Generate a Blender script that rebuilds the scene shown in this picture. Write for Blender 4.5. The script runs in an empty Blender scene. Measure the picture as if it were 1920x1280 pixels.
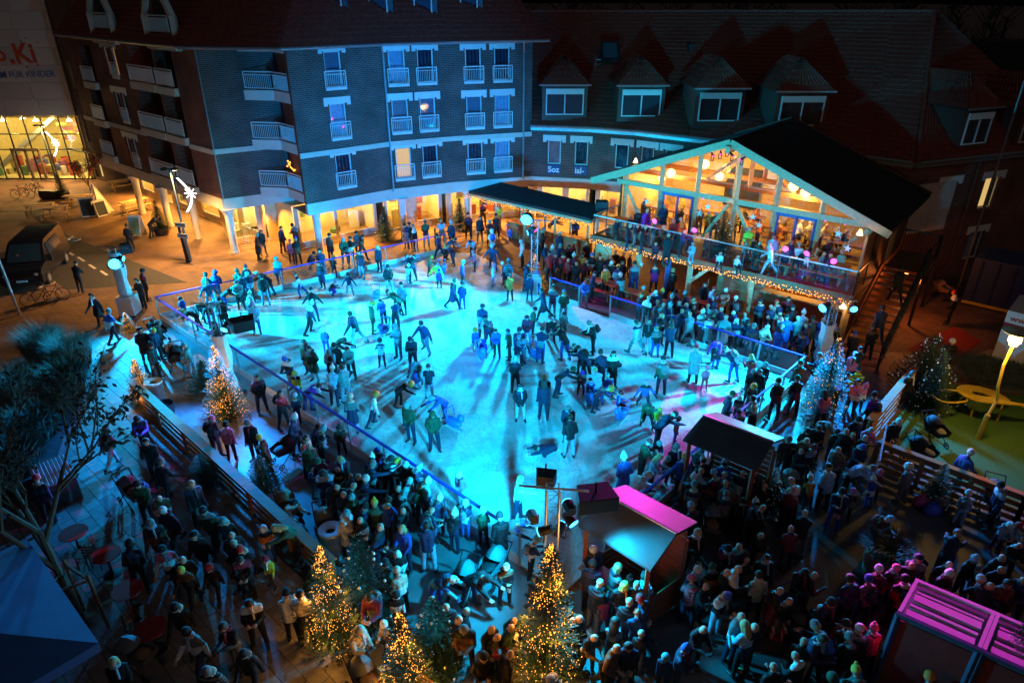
import bpy, bmesh, math, random
from mathutils import Vector, Matrix
random.seed(11)
R = math.radians
SC = bpy.context.scene
COL = SC.collection
# ---------------------------------------------------------------- camera, sky, sun, exposure
FPX = 1280.0; PITCH = R(26.9); CAMH = 14.0          # focal length in photo pixels (24 mm), pitch, height
cam = bpy.data.cameras.new('camera'); cam.lens = 24.0; cam.sensor_width = 36.0; cam.clip_end = 3000; cam.clip_start = .1
camo = bpy.data.objects.new('camera', cam); COL.objects.link(camo)
camo.location = (0, 0, CAMH); camo.rotation_euler = (R(90) - PITCH, 0, 0)
SC.camera = camo
W = bpy.data.worlds.new('World'); SC.world = W; W.use_nodes = True
nt = W.node_tree; bg = nt.nodes['Background']
sky = nt.nodes.new('ShaderNodeTexSky'); sky.sky_type = 'NISHITA'; sky.sun_disc = False
sky.sun_elevation = R(-2.5); sky.sun_rotation = R(200); sky.altitude = 50; sky.dust_density = 1.5
nt.links.new(sky.outputs[0], bg.inputs[0]); bg.inputs[1].default_value = 0.15
sun = bpy.data.lights.new('dusk_sun', 'SUN'); sun.energy = 0.06; sun.angle = R(30); sun.color = (1, .8, .74)
suno = bpy.data.objects.new('dusk_sun', sun); COL.objects.link(suno); suno.rotation_euler = (R(50), 0, R(20))
SC.view_settings.view_transform = 'Standard'; SC.view_settings.look = 'None'
SC.view_settings.exposure = 0.0; SC.view_settings.gamma = 1.0
SC.cycles.use_denoising = True
SC.cycles.max_bounces = 5; SC.cycles.diffuse_bounces = 2; SC.cycles.glossy_bounces = 2; SC.cycles.transmission_bounces = 2
SC.cycles.transparent_max_bounces = 12
SC.cycles.caustics_reflective = False; SC.cycles.caustics_refractive = False
SC.cycles.sample_clamp_indirect = 4.0; SC.cycles.sample_clamp_direct = 20.0

# ---------------------------------------------------------------- helpers
def ray(x, y):
    u = (x - 960) / FPX; v = (y - 640) / FPX
    return Vector((u, math.cos(PITCH) - v * math.sin(PITCH), -math.sin(PITCH) - v * math.cos(PITCH)))
def G(x, y, z=0.0):
    r = ray(x, y); t = (z - CAMH) / r.z
    return Vector((r.x * t, r.y * t, z))
def AT(x, y, Y):
    r = ray(x, y); t = Y / r.y
    return Vector((r.x * t, Y, CAMH + r.z * t))
V3 = Vector
MATS = {}
def nodemat(name):
    m = bpy.data.materials.new(name); m.use_nodes = True
    return m, m.node_tree, m.node_tree.nodes['Principled BSDF']
def pm(name, col, rough=.6, metal=0., var=.25, vscale=3., bump=0., bscale=20., spec=.5, emit=None, es=0., coord='Object'):
    if name in MATS: return MATS[name]
    m, t, b = nodemat(name)
    b.inputs['Roughness'].default_value = rough; b.inputs['Metallic'].default_value = metal
    b.inputs['Specular IOR Level'].default_value = spec
    tc = t.nodes.new('ShaderNodeTexCoord')
    if var > 0:
        n = t.nodes.new('ShaderNodeTexNoise'); n.inputs['Scale'].default_value = vscale; n.inputs['Detail'].default_value = 6
        n.inputs['Roughness'].default_value = .65
        t.links.new(tc.outputs[coord], n.inputs['Vector'])
        r = t.nodes.new('ShaderNodeValToRGB')
        r.color_ramp.elements[0].position = .28; r.color_ramp.elements[1].position = .72
        r.color_ramp.elements[0].color = tuple(c * (1 - var) for c in col) + (1,)
        r.color_ramp.elements[1].color = tuple(min(1, c * (1 + var)) for c in col) + (1,)
        t.links.new(n.outputs['Fac'], r.inputs[0]); t.links.new(r.outputs[0], b.inputs['Base Color'])
    else: b.inputs['Base Color'].default_value = tuple(col) + (1,)
    if bump > 0:
        n2 = t.nodes.new('ShaderNodeTexNoise'); n2.inputs['Scale'].default_value = bscale; n2.inputs['Detail'].default_value = 5
        t.links.new(tc.outputs[coord], n2.inputs['Vector'])
        bp = t.nodes.new('ShaderNodeBump'); bp.inputs['Strength'].default_value = bump; bp.inputs['Distance'].default_value = .02
        t.links.new(n2.outputs['Fac'], bp.inputs['Height']); t.links.new(bp.outputs[0], b.inputs['Normal'])
    if emit:
        b.inputs['Emission Color'].default_value = tuple(emit) + (1,); b.inputs['Emission Strength'].default_value = es
    MATS[name] = m; return m
def em(name, col, s, sample=False):
    if name in MATS: return MATS[name]
    m, t, b = nodemat(name)
    b.inputs['Base Color'].default_value = (.02, .02, .02, 1)
    b.inputs['Emission Color'].default_value = tuple(col) + (1,); b.inputs['Emission Strength'].default_value = s
    if not sample: m.cycles.emission_sampling = 'NONE'
    MATS[name] = m; return m
def glass(name, tint=(.9, .95, 1), refl=.12, rough=.03):
    if name in MATS: return MATS[name]
    m, t, b = nodemat(name); t.nodes.remove(b)
    o = t.nodes['Material Output']; mx = t.nodes.new('ShaderNodeMixShader'); a = t.nodes.new('ShaderNodeBsdfTransparent')
    g = t.nodes.new('ShaderNodeBsdfGlossy'); g.inputs['Roughness'].default_value = rough
    a.inputs[0].default_value = tuple(tint) + (1,)
    lw = t.nodes.new('ShaderNodeLayerWeight'); lw.inputs[0].default_value = .5
    pw = t.nodes.new('ShaderNodeMath'); pw.operation = 'POWER'; pw.inputs[1].default_value = 5
    ad = t.nodes.new('ShaderNodeMath'); ad.operation = 'MULTIPLY_ADD'; ad.inputs[1].default_value = .4; ad.inputs[2].default_value = refl; ad.use_clamp = True
    t.links.new(lw.outputs['Facing'], pw.inputs[0]); t.links.new(pw.outputs[0], ad.inputs[0]); t.links.new(ad.outputs[0], mx.inputs[0])
    t.links.new(a.outputs[0], mx.inputs[1]); t.links.new(g.outputs[0], mx.inputs[2]); t.links.new(mx.outputs[0], o.inputs[0])
    MATS[name] = m; return m
def bricks(name, c1, c2, mortar, bw=.24, rh=.075, ms=.012, rough=.8, bump=.5, coord='UV', scale=1., off=.5):
    if name in MATS: return MATS[name]
    m, t, b = nodemat(name); b.inputs['Roughness'].default_value = rough
    tc = t.nodes.new('ShaderNodeTexCoord'); br = t.nodes.new('ShaderNodeTexBrick')
    br.inputs['Color1'].default_value = tuple(c1) + (1,); br.inputs['Color2'].default_value = tuple(c2) + (1,)
    br.inputs['Mortar'].default_value = tuple(mortar) + (1,); br.inputs['Scale'].default_value = scale
    br.inputs['Brick Width'].default_value = bw; br.inputs['Row Height'].default_value = rh; br.inputs['Mortar Size'].default_value = ms
    br.inputs['Bias'].default_value = -.1; br.offset = off
    t.links.new(tc.outputs[coord], br.inputs['Vector'])
    n = t.nodes.new('ShaderNodeTexNoise'); n.inputs['Scale'].default_value = .7; n.inputs['Detail'].default_value = 5
    t.links.new(tc.outputs[coord], n.inputs['Vector'])
    mp = t.nodes.new('ShaderNodeMapRange'); mp.inputs[1].default_value = .3; mp.inputs[2].default_value = .7; mp.inputs[3].default_value = .6; mp.inputs[4].default_value = 1.25
    t.links.new(n.outputs['Fac'], mp.inputs[0])
    mx = t.nodes.new('ShaderNodeMix'); mx.data_type = 'RGBA'; mx.blend_type = 'MULTIPLY'; mx.inputs[0].default_value = 1
    t.links.new(br.outputs[0], mx.inputs[6]); t.links.new(mp.outputs[0], mx.inputs[7]); t.links.new(mx.outputs[2], b.inputs['Base Color'])
    if bump:
        iv = t.nodes.new('ShaderNodeMath'); iv.operation = 'SUBTRACT'; iv.inputs[0].default_value = 1
        t.links.new(br.outputs['Fac'], iv.inputs[1])
        bp = t.nodes.new('ShaderNodeBump'); bp.inputs['Strength'].default_value = bump; bp.inputs['Distance'].default_value = .01
        t.links.new(iv.outputs[0], bp.inputs['Height']); t.links.new(bp.outputs[0], b.inputs['Normal'])
    MATS[name] = m; return m
def wood(name, c1, c2, rough=.6, axis=0, sc=1.):
    if name in MATS: return MATS[name]
    m, t, b = nodemat(name); b.inputs['Roughness'].default_value = rough
    tc = t.nodes.new('ShaderNodeTexCoord'); mp = t.nodes.new('ShaderNodeMapping')
    s = [9 * sc, 9 * sc, 9 * sc]; s[axis] = .8 * sc; mp.inputs['Scale'].default_value = s
    n = t.nodes.new('ShaderNodeTexNoise'); n.inputs['Scale'].default_value = 2.2; n.inputs['Detail'].default_value = 7; n.inputs['Distortion'].default_value = .6
    r = t.nodes.new('ShaderNodeValToRGB'); r.color_ramp.elements[0].color = tuple(c1) + (1,); r.color_ramp.elements[1].color = tuple(c2) + (1,)
    r.color_ramp.elements[0].position = .3; r.color_ramp.elements[1].position = .7
    t.links.new(tc.outputs['Object'], mp.inputs[0]); t.links.new(mp.outputs[0], n.inputs['Vector']); t.links.new(n.outputs['Fac'], r.inputs[0])
    t.links.new(r.outputs[0], b.inputs['Base Color'])
    bp = t.nodes.new('ShaderNodeBump'); bp.inputs['Strength'].default_value = .25; bp.inputs['Distance'].default_value = .01
    t.links.new(n.outputs['Fac'], bp.inputs['Height']); t.links.new(bp.outputs[0], b.inputs['Normal'])
    MATS[name] = m; return m

class MB:
    def __init__(s): s.v = []; s.f = []; s.m = []; s.uv = []
    def face(s, pts, mi=0, uv=None):
        i = len(s.v); s.v += [tuple(p) for p in pts]; s.f.append(tuple(range(i, i + len(pts)))); s.m.append(mi); s.uv.append(uv)
    def idx(s, vs, fs, mi=0):
        i = len(s.v); s.v += [tuple(p) for p in vs]
        for f in fs: s.f.append(tuple(k + i for k in f)); s.m.append(mi); s.uv.append(None)
    def box(s, c, d, rz=0., mi=0, M=None):
        h = [x / 2 for x in d]; q = M if M is not None else Matrix.Rotation(rz, 3, 'Z'); c = V3(c)
        vs = [c + q @ V3((sx * h[0], sy * h[1], sz * h[2])) for sx in (-1, 1) for sy in (-1, 1) for sz in (-1, 1)]
        s.idx(vs, [(0, 1, 3, 2), (4, 6, 7, 5), (0, 4, 5, 1), (2, 3, 7, 6), (0, 2, 6, 4), (1, 5, 7, 3)], mi)
    def bar(s, a, b, w, h=None, mi=0, up=(0, 0, 1)):
        a = V3(a); b = V3(b); d = b - a; L = d.length
        if L < 1e-6: return
        x = d / L; up = V3(up)
        if abs(x.dot(up)) > .98: up = V3((1, 0, 0))
        y = up.cross(x).normalized(); z = x.cross(y)
        s.box((a + b) / 2, (L, w, h or w), M=Matrix((x, y, z)).transposed(), mi=mi)
    def tube(s, a, b, r0, r1=None, n=8, mi=0, cap=True):
        a = V3(a); b = V3(b); r1 = r0 if r1 is None else r1; d = (b - a)
        if d.length < 1e-6: return
        q = d.to_track_quat('Z', 'Y'); vs = []
        for p, r in ((a, r0), (b, r1)):
            for k in range(n):
                t = 2 * math.pi * k / n; vs.append(p + q @ V3((r * math.cos(t), r * math.sin(t), 0)))
        fs = [(k, (k + 1) % n, n + (k + 1) % n, n + k) for k in range(n)]
        if cap: fs += [tuple(range(n - 1, -1, -1)), tuple(range(n, 2 * n))]
        s.idx(vs, fs, mi)
    def path(s, pts, r, n=6, mi=0, closed=False):
        m = len(pts)
        for k in range(m if closed else m - 1): s.tube(pts[k], pts[(k + 1) % m], r, r, n, mi)
    def ball(s, c, r, nu=10, nv=6, mi=0, sc=(1, 1, 1), M=None):
        c = V3(c); vs = []; fs = []; M = M or Matrix.Identity(3)
        for j in range(1, nv):
            ph = math.pi * j / nv
            for k in range(nu):
                t = 2 * math.pi * k / nu
                vs.append(c + M @ V3((r * sc[0] * math.sin(ph) * math.cos(t), r * sc[1] * math.sin(ph) * math.sin(t), r * sc[2] * math.cos(ph))))
        top = len(vs); vs.append(c + M @ V3((0, 0, r * sc[2]))); vs.append(c + M @ V3((0, 0, -r * sc[2])))
        for j in range(nv - 2):
            for k in range(nu): fs.append((j * nu + k, (j + 1) * nu + k, (j + 1) * nu + (k + 1) % nu, j * nu + (k + 1) % nu))
        for k in range(nu): fs.append((top, k, (k + 1) % nu)); fs.append((top + 1, (nv - 2) * nu + (k + 1) % nu, (nv - 2) * nu + k))
        s.idx(vs, fs, mi)
    def prism(s, poly, z0, z1, mi=0, mtop=None):
        n = len(poly); A = [V3((p[0], p[1], z0)) for p in poly]; B = [V3((p[0], p[1], z1)) for p in poly]
        for k in range(n): s.face([A[k], A[(k + 1) % n], B[(k + 1) % n], B[k]], mi)
        s.face(B, mi if mtop is None else mtop, [(p[0], p[1]) for p in poly]); s.face(A[::-1], mi)
    def lathe(s, prof, c, n=12, mi=0, cap=True):
        c = V3(c); vs = []; fs = []
        for r, z in prof:
            for k in range(n): t = 2 * math.pi * k / n; vs.append(c + V3((r * math.cos(t), r * math.sin(t), z)))
        m = len(prof)
        for j in range(m - 1):
            for k in range(n): fs.append((j * n + k, j * n + (k + 1) % n, (j + 1) * n + (k + 1) % n, (j + 1) * n + k))
        if cap: fs += [tuple(range(n - 1, -1, -1)), tuple(range((m - 1) * n, m * n))]
        s.idx(vs, fs, mi)
    def mesh(s, name, mats, smooth=True, ang=38):
        me = bpy.data.meshes.new(name); me.from_pydata(s.v, [], s.f)
        for m in (mats if isinstance(mats, (list, tuple)) else [mats]): me.materials.append(m)
        me.polygons.foreach_set('material_index', s.m)
        if any(u for u in s.uv):
            ul = me.uv_layers.new(name='UVMap'); d = ul.data; k = 0
            for f, u in zip(s.f, s.uv):
                for j in range(len(f)):
                    if u: d[k].uv = u[j]
                    k += 1
        bm = bmesh.new(); bm.from_mesh(me); bmesh.ops.recalc_face_normals(bm, faces=bm.faces); bm.to_mesh(me); bm.free()
        if smooth:
            me.polygons.foreach_set('use_smooth', [True] * len(me.polygons)); me.set_sharp_from_angle(angle=R(ang))
        me.update(); return me
    def build(s, name, mats, parent=None, smooth=True, ang=38, local=False):
        return place(name, s.mesh(name, mats, smooth, ang), parent, local)
def place(name, data, parent=None, local=False):
    o = bpy.data.objects.new(name, data); COL.objects.link(o)
    if parent is not None:
        o.parent = parent
        if not local: o.matrix_parent_inverse = WM(parent).inverted()
    return o
def WM(o):
    m = o.matrix_basis.copy()
    return (WM(o.parent) @ o.matrix_parent_inverse @ m) if o.parent else m
def tag(o, label, cat, group=None, kind=None):
    o['label'] = label; o['category'] = cat
    if group: o['group'] = group
    if kind: o['kind'] = kind
    return o
def thing(name, label, cat, loc=(0, 0, 0), rz=0., group=None):
    o = bpy.data.objects.new(name, None); COL.objects.link(o); o.location = loc; o.rotation_euler = (0, 0, rz); o.empty_display_size = .2
    return tag(o, label, cat, group)
def struct(o, label=None):
    o['kind'] = 'structure'
    if label: o['label'] = label
    return o
def kids(o): return [c for c in o.children]
def copy_tree(o, parent=None):
    c = o.copy(); COL.objects.link(c)
    if parent is not None: c.parent = parent; c.matrix_parent_inverse = o.matrix_parent_inverse.copy()
    for ch in o.children: copy_tree(ch, c)
    return c
def dup(o, loc, rz=0., sc=1., label=None, group=None):
    c = copy_tree(o); c.location = loc; c.rotation_euler = (0, 0, rz); c.scale = (sc, sc, sc) if not isinstance(sc, tuple) else sc
    if label: c['label'] = label
    if group: c['group'] = group
    return c
def lamp(kind, loc, col, power, parent=None, size=.1, target=None, angle=None, blend=.3, name='light', sizey=None, spread=None):
    l = bpy.data.lights.new(name, kind); l.color = col; l.energy = power
    if kind == 'AREA':
        l.size = size
        if sizey: l.shape = 'RECTANGLE'; l.size_y = sizey
        if spread: l.spread = R(spread)
    else: l.shadow_soft_size = size
    if kind == 'SPOT': l.spot_size = R(angle or 90); l.spot_blend = blend
    o = bpy.data.objects.new(name, l); COL.objects.link(o); o.location = loc
    if target is not None: o.rotation_euler = (V3(target) - V3(loc)).to_track_quat('-Z', 'Y').to_euler()
    if parent is not None: o.parent = parent; o.matrix_parent_inverse = WM(parent).inverted()
    return o
def text(s, size, M, mat, parent, ext=.01, name='lettering', bold=0., spacing=1., align='LEFT'):
    c = bpy.data.curves.new(name, 'FONT'); c.body = s; c.size = size; c.extrude = ext; c.offset = bold; c.space_character = spacing; c.align_x = align
    c.materials.append(mat)
    o = bpy.data.objects.new(name, c); COL.objects.link(o)
    dg = bpy.context.evaluated_depsgraph_get(); me = bpy.data.meshes.new_from_object(o.evaluated_get(dg))
    bpy.data.objects.remove(o); bpy.data.curves.remove(c)
    me.transform(M); me.materials.clear(); me.materials.append(mat)
    return place(name, me, parent)
def face_matrix(p, u, up=(0, 0, 1)):
    u = V3(u).normalized(); up = V3(up); n = u.cross(up).normalized(); up = n.cross(u)
    M = Matrix((u, up, n)).transposed().to_4x4(); M.translation = V3(p); return M

# ---------------------------------------------------------------- palette
CY = (.0, .56, 1.0); BL = (.0, .25, 1.0); MG = (1.0, .03, .85); WARM = (1.0, .55, .13); AMB = (1.0, .42, .06)
brick_dark = bricks('brick_dark', (.105, .05, .045), (.055, .03, .03), (.16, .15, .14), .30, .10, .014)
brick_red = bricks('brick_red', (.24, .06, .035), (.13, .04, .028), (.15, .11, .09), .30, .10, .014)
cream = pm('cream_concrete', (.62, .58, .50), .75, var=.1, vscale=1.5, bump=.1)
white_paint = pm('white_paint', (.72, .72, .70), .5, var=.08)
tile_m = pm('roof_tile', (.22, .045, .03), .55, var=.45, vscale=5., bump=.2)
zinc = pm('zinc', (.35, .37, .4), .4, metal=.6, var=.15)
dark_metal = pm('dark_metal', (.03, .033, .04), .45, metal=.5, var=.2)
alu = pm('aluminium', (.55, .57, .6), .35, metal=.85, var=.12)
blackp = pm('black_plastic', (.012, .012, .014), .45, var=.2)
pane_m = glass('window_glass', (.85, .92, 1), .06)
clear_m = glass('rink_glass', (.93, .97, 1), .05)
room_dark = pm('dark_room', (.012, .013, .02), .6, var=.4, vscale=2)
curt_w = pm('white_curtain', (.55, .56, .58), .8, var=.25, vscale=6)
curt_b = pm('blind', (.4, .36, .33), .7, var=.15, vscale=8)
timber = wood('pale_timber', (.42, .27, .14), (.6, .42, .24))
timber_d = wood('brown_timber', (.13, .055, .025), (.24, .11, .05))
plank_o = wood('orange_plank', (.30, .12, .045), (.46, .2, .08))
felt = pm('roof_felt', (.014, .015, .018), .7, var=.4, vscale=2, bump=.4, bscale=60)
blue_frame = pm('blue_frame', (.03, .09, .28), .4, var=.1)
fir_m = pm('fir_needles', (.018, .055, .022), .65, var=.5, vscale=9)
bark = pm('bark', (.09, .055, .035), .9, var=.4, vscale=12, bump=.5)
bulb_m = em('warm_bulb', (1, .36, .04), 4.2)
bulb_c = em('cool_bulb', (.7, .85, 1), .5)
# ================================================================= FIGURE LIBRARY (mesh data only; placed further down)
def cloth_mat(name, col, puff=True, second=None, kind=None):
    m, t, b = nodemat(name); b.inputs['Roughness'].default_value = .62; b.inputs['Specular IOR Level'].default_value = .35
    tc = t.nodes.new('ShaderNodeTexCoord'); n = t.nodes.new('ShaderNodeTexNoise'); n.inputs['Scale'].default_value = 7; n.inputs['Detail'].default_value = 5
    r = t.nodes.new('ShaderNodeValToRGB'); r.color_ramp.elements[0].position = .3; r.color_ramp.elements[1].position = .7
    r.color_ramp.elements[0].color = tuple(c * .7 for c in col) + (1,); r.color_ramp.elements[1].color = tuple(min(1, c * 1.25) for c in col) + (1,)
    t.links.new(tc.outputs['Object'], n.inputs['Vector']); t.links.new(n.outputs[0], r.inputs[0])
    if second:
        sx = t.nodes.new('ShaderNodeSeparateXYZ'); t.links.new(tc.outputs['Object'], sx.inputs[0]); c = t.nodes.new('ShaderNodeMath')
        if kind == 'yoke': c.operation = 'GREATER_THAN'; c.inputs[1].default_value = 1.27; t.links.new(sx.outputs['Z'], c.inputs[0])
        elif kind == 'hem': c.operation = 'LESS_THAN'; c.inputs[1].default_value = 1.12; t.links.new(sx.outputs['Z'], c.inputs[0])
        else:
            f_ = t.nodes.new('ShaderNodeMath'); f_.operation = 'MULTIPLY'; f_.inputs[1].default_value = 9.; t.links.new(sx.outputs['Z'], f_.inputs[0]); f2 = t.nodes.new('ShaderNodeMath'); f2.operation = 'FRACT'; t.links.new(f_.outputs[0], f2.inputs[0]); c.operation = 'GREATER_THAN'; c.inputs[1].default_value = .55; t.links.new(f2.outputs[0], c.inputs[0])
        mx = t.nodes.new('ShaderNodeMix'); mx.data_type = 'RGBA'; mx.inputs[7].default_value = tuple(second) + (1,); t.links.new(c.outputs[0], mx.inputs[0]); t.links.new(r.outputs[0], mx.inputs[6]); t.links.new(mx.outputs[2], b.inputs['Base Color'])
    else: t.links.new(r.outputs[0], b.inputs['Base Color'])
    bp = t.nodes.new('ShaderNodeBump'); bp.inputs['Strength'].default_value = .5; bp.inputs['Distance'].default_value = .02
    if puff:
        w = t.nodes.new('ShaderNodeTexWave'); w.bands_direction = 'Z'; w.inputs['Scale'].default_value = 4.2; w.inputs['Distortion'].default_value = 2.5; w.inputs['Detail'].default_value = 2
        t.links.new(tc.outputs['Object'], w.inputs['Vector']); t.links.new(w.outputs['Fac'], bp.inputs['Height'])
    else: t.links.new(n.outputs[0], bp.inputs['Height'])
    t.links.new(bp.outputs[0], b.inputs['Normal']); return m
PAL = {'k': ('black', (.012, .012, .015)), 'n': ('navy', (.018, .028, .075)), 'b': ('blue', (.03, .09, .42)), 'g': ('grey', (.16, .165, .175)), 'w': ('white', (.66, .67, .68)), 'r': ('red', (.42, .02, .025)), 'm': ('maroon', (.17, .02, .05)), 'p': ('pink', (.68, .16, .27)), 'y': ('yellow', (.6, .45, .06)), 'o': ('orange', (.72, .20, .03)), 'e': ('dark green', (.03, .075, .04)), 'l': ('lime', (.38, .66, .05)), 't': ('teal', (.10, .30, .32)), 'c': ('cream', (.52, .43, .32)), 'v': ('purple', (.18, .03, .38)), 'd': ('brown', (.13, .065, .035)), 's': ('pale blue', (.30, .45, .60))}
JM = {k: cloth_mat('jacket_' + v[0].replace(' ', '_'), v[1]) for k, v in PAL.items()}
TM = {k: cloth_mat('trousers_' + v[0].replace(' ', '_'), tuple(c * .8 for c in v[1]), False) for k, v in PAL.items()}
HM = {k: pm('knit_' + v[0].replace(' ', '_'), v[1], .8, var=.2, vscale=30, bump=.4, bscale=60) for k, v in PAL.items()}
skin = pm('skin', (.52, .30, .21), .55, var=.08, vscale=12); shoe = pm('shoe', (.03, .03, .035), .5, var=.3); eye = pm('eye_dark', (.02, .015, .012), .3, var=0); glove = pm('glove', (.03, .03, .04), .8)
hairm = {'0': pm('dark_hair', (.025, .016, .01), .6, var=.3, vscale=30, bump=.5, bscale=70), 'B': pm('blonde_hair', (.38, .26, .11), .6, var=.3, vscale=30, bump=.5, bscale=70)}
hairm['K'] = hairm['0']
# pose: lean, (legL fwd,knee,spread),(legR), (armL pitch,out,elbow),(armR), headpitch
POSES = {'s': (3, (4, 6, 4), (-3, 3, 4), (2, 6, 22), (-4, 5, 18), 10), '1': (4, (2, 4, 6), (-4, 4, 3), (-14, 13, 62), (-12, 13, 60), 14), '2': (6, (6, 8, 3), (-2, 2, 5), (6, 6, 20), (28, 4, 95), 6), '3': (9, (3, 5, 5), (-6, 6, 3), (36, 6, 60), (30, 6, 66), 24), 'f': (5, (3, 5, 5), (-2, 2, 5), (22, 8, 85), (22, 8, 85), 28), 'w': (7, (26, 12, 2), (-22, 18, 2), (-20, 8, 15), (24, 8, 25), 8),
         'k': (14, (14, 26, 10), (-20, 12, 14), (12, 48, 12), (8, 45, 10), 6), 'b': (48, (8, 14, 5), (-8, 8, 5), (62, 8, 12), (62, 8, 12), 22), 'c': (30, (88, 120, 9), (70, 118, 9), (55, 8, 30), (50, 8, 30), 15),
         'r': (3, (3, 4, 5), (-2, 2, 5), (75, 10, 75), (75, 10, 75), 2), 'p': (6, (10, 6, 5), (-8, 4, 5), (6, 10, 20), (88, 12, 4), 4), 'q': (86, (70, 88, 8), (50, 80, 8), (88, 8, 2), (82, 8, 4), -30),
         't': (4, (82, 84, 8), (80, 82, 8), (38, 6, 45), (36, 6, 50), 14), 'l': (2, (4, 10, 7), (-3, 5, 7), (10, 14, 30), (15, 12, 40), 5), 'v': (24, (6, 8, 5), (-4, 2, 5), (50, 14, 62), (50, 14, 62), 8)}
def skeleton(ps):
    lean, lL, lR, aL, aR, hp = POSES[ps]; J = {}
    sn = lambda d: math.sin(R(d)); cs = lambda d: math.cos(R(d))
    for k, s, (a, b, sp) in (('L', 1, lL), ('R', -1, lR)):
        hip = V3((s * .095, 0, 0)); kn = hip + V3((s * sn(sp), -sn(a), -cs(a))).normalized() * .42; an = kn + V3((s * sn(sp) * .7, -sn(a - b), -cs(a - b))).normalized() * .42
        J['hip' + k], J['kn' + k], J['an' + k] = hip, kn, an; fp = min(35, max(0, (b - a) * .5)); J['toe' + k] = an + V3((s * .03, -.17 * cs(fp), -.035 - .15 * sn(fp)))
    up = V3((0, -sn(lean), cs(lean))); J['pel'] = V3(); J['wai'] = up * .17; J['che'] = up * .36; J['nek'] = up * .5
    hup = V3((0, -sn(lean + hp), cs(lean + hp))) if ps != 'q' else V3((0, -.85, .5)); J['hed'] = J['nek'] + hup * .155 + V3((0, -.02, 0)); J['hup'] = hup
    for k, s, (p, o, e) in (('L', 1, aL), ('R', -1, aR)):
        sh = J['nek'] - up * .10 + V3((s * .165, 0, 0)); el = sh + V3((s * sn(o), -sn(p), -cs(p))).normalized() * .28; inw = -.45 if ps in 'fr123' else .25 * sn(o); fo = V3((s * (inw if ps in 'frv123' else sn(o) * .8), -sn(p + e), -cs(p + e))).normalized(); J['sh' + k], J['el' + k], J['wr' + k], J['fo' + k] = sh, el, el + fo * .25, fo
    zmin = min(J['anL'].z, J['anR'].z) if ps not in 'q' else min(J['knL'].z, J['wrL'].z - .05)
    off = V3((0, 0, (.1 if ps != 'q' else .09) - zmin))
    for k in list(J):
        if k not in ('hup', 'foL', 'foR'): J[k] = J[k] + off
    return J
import numpy as np
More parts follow.
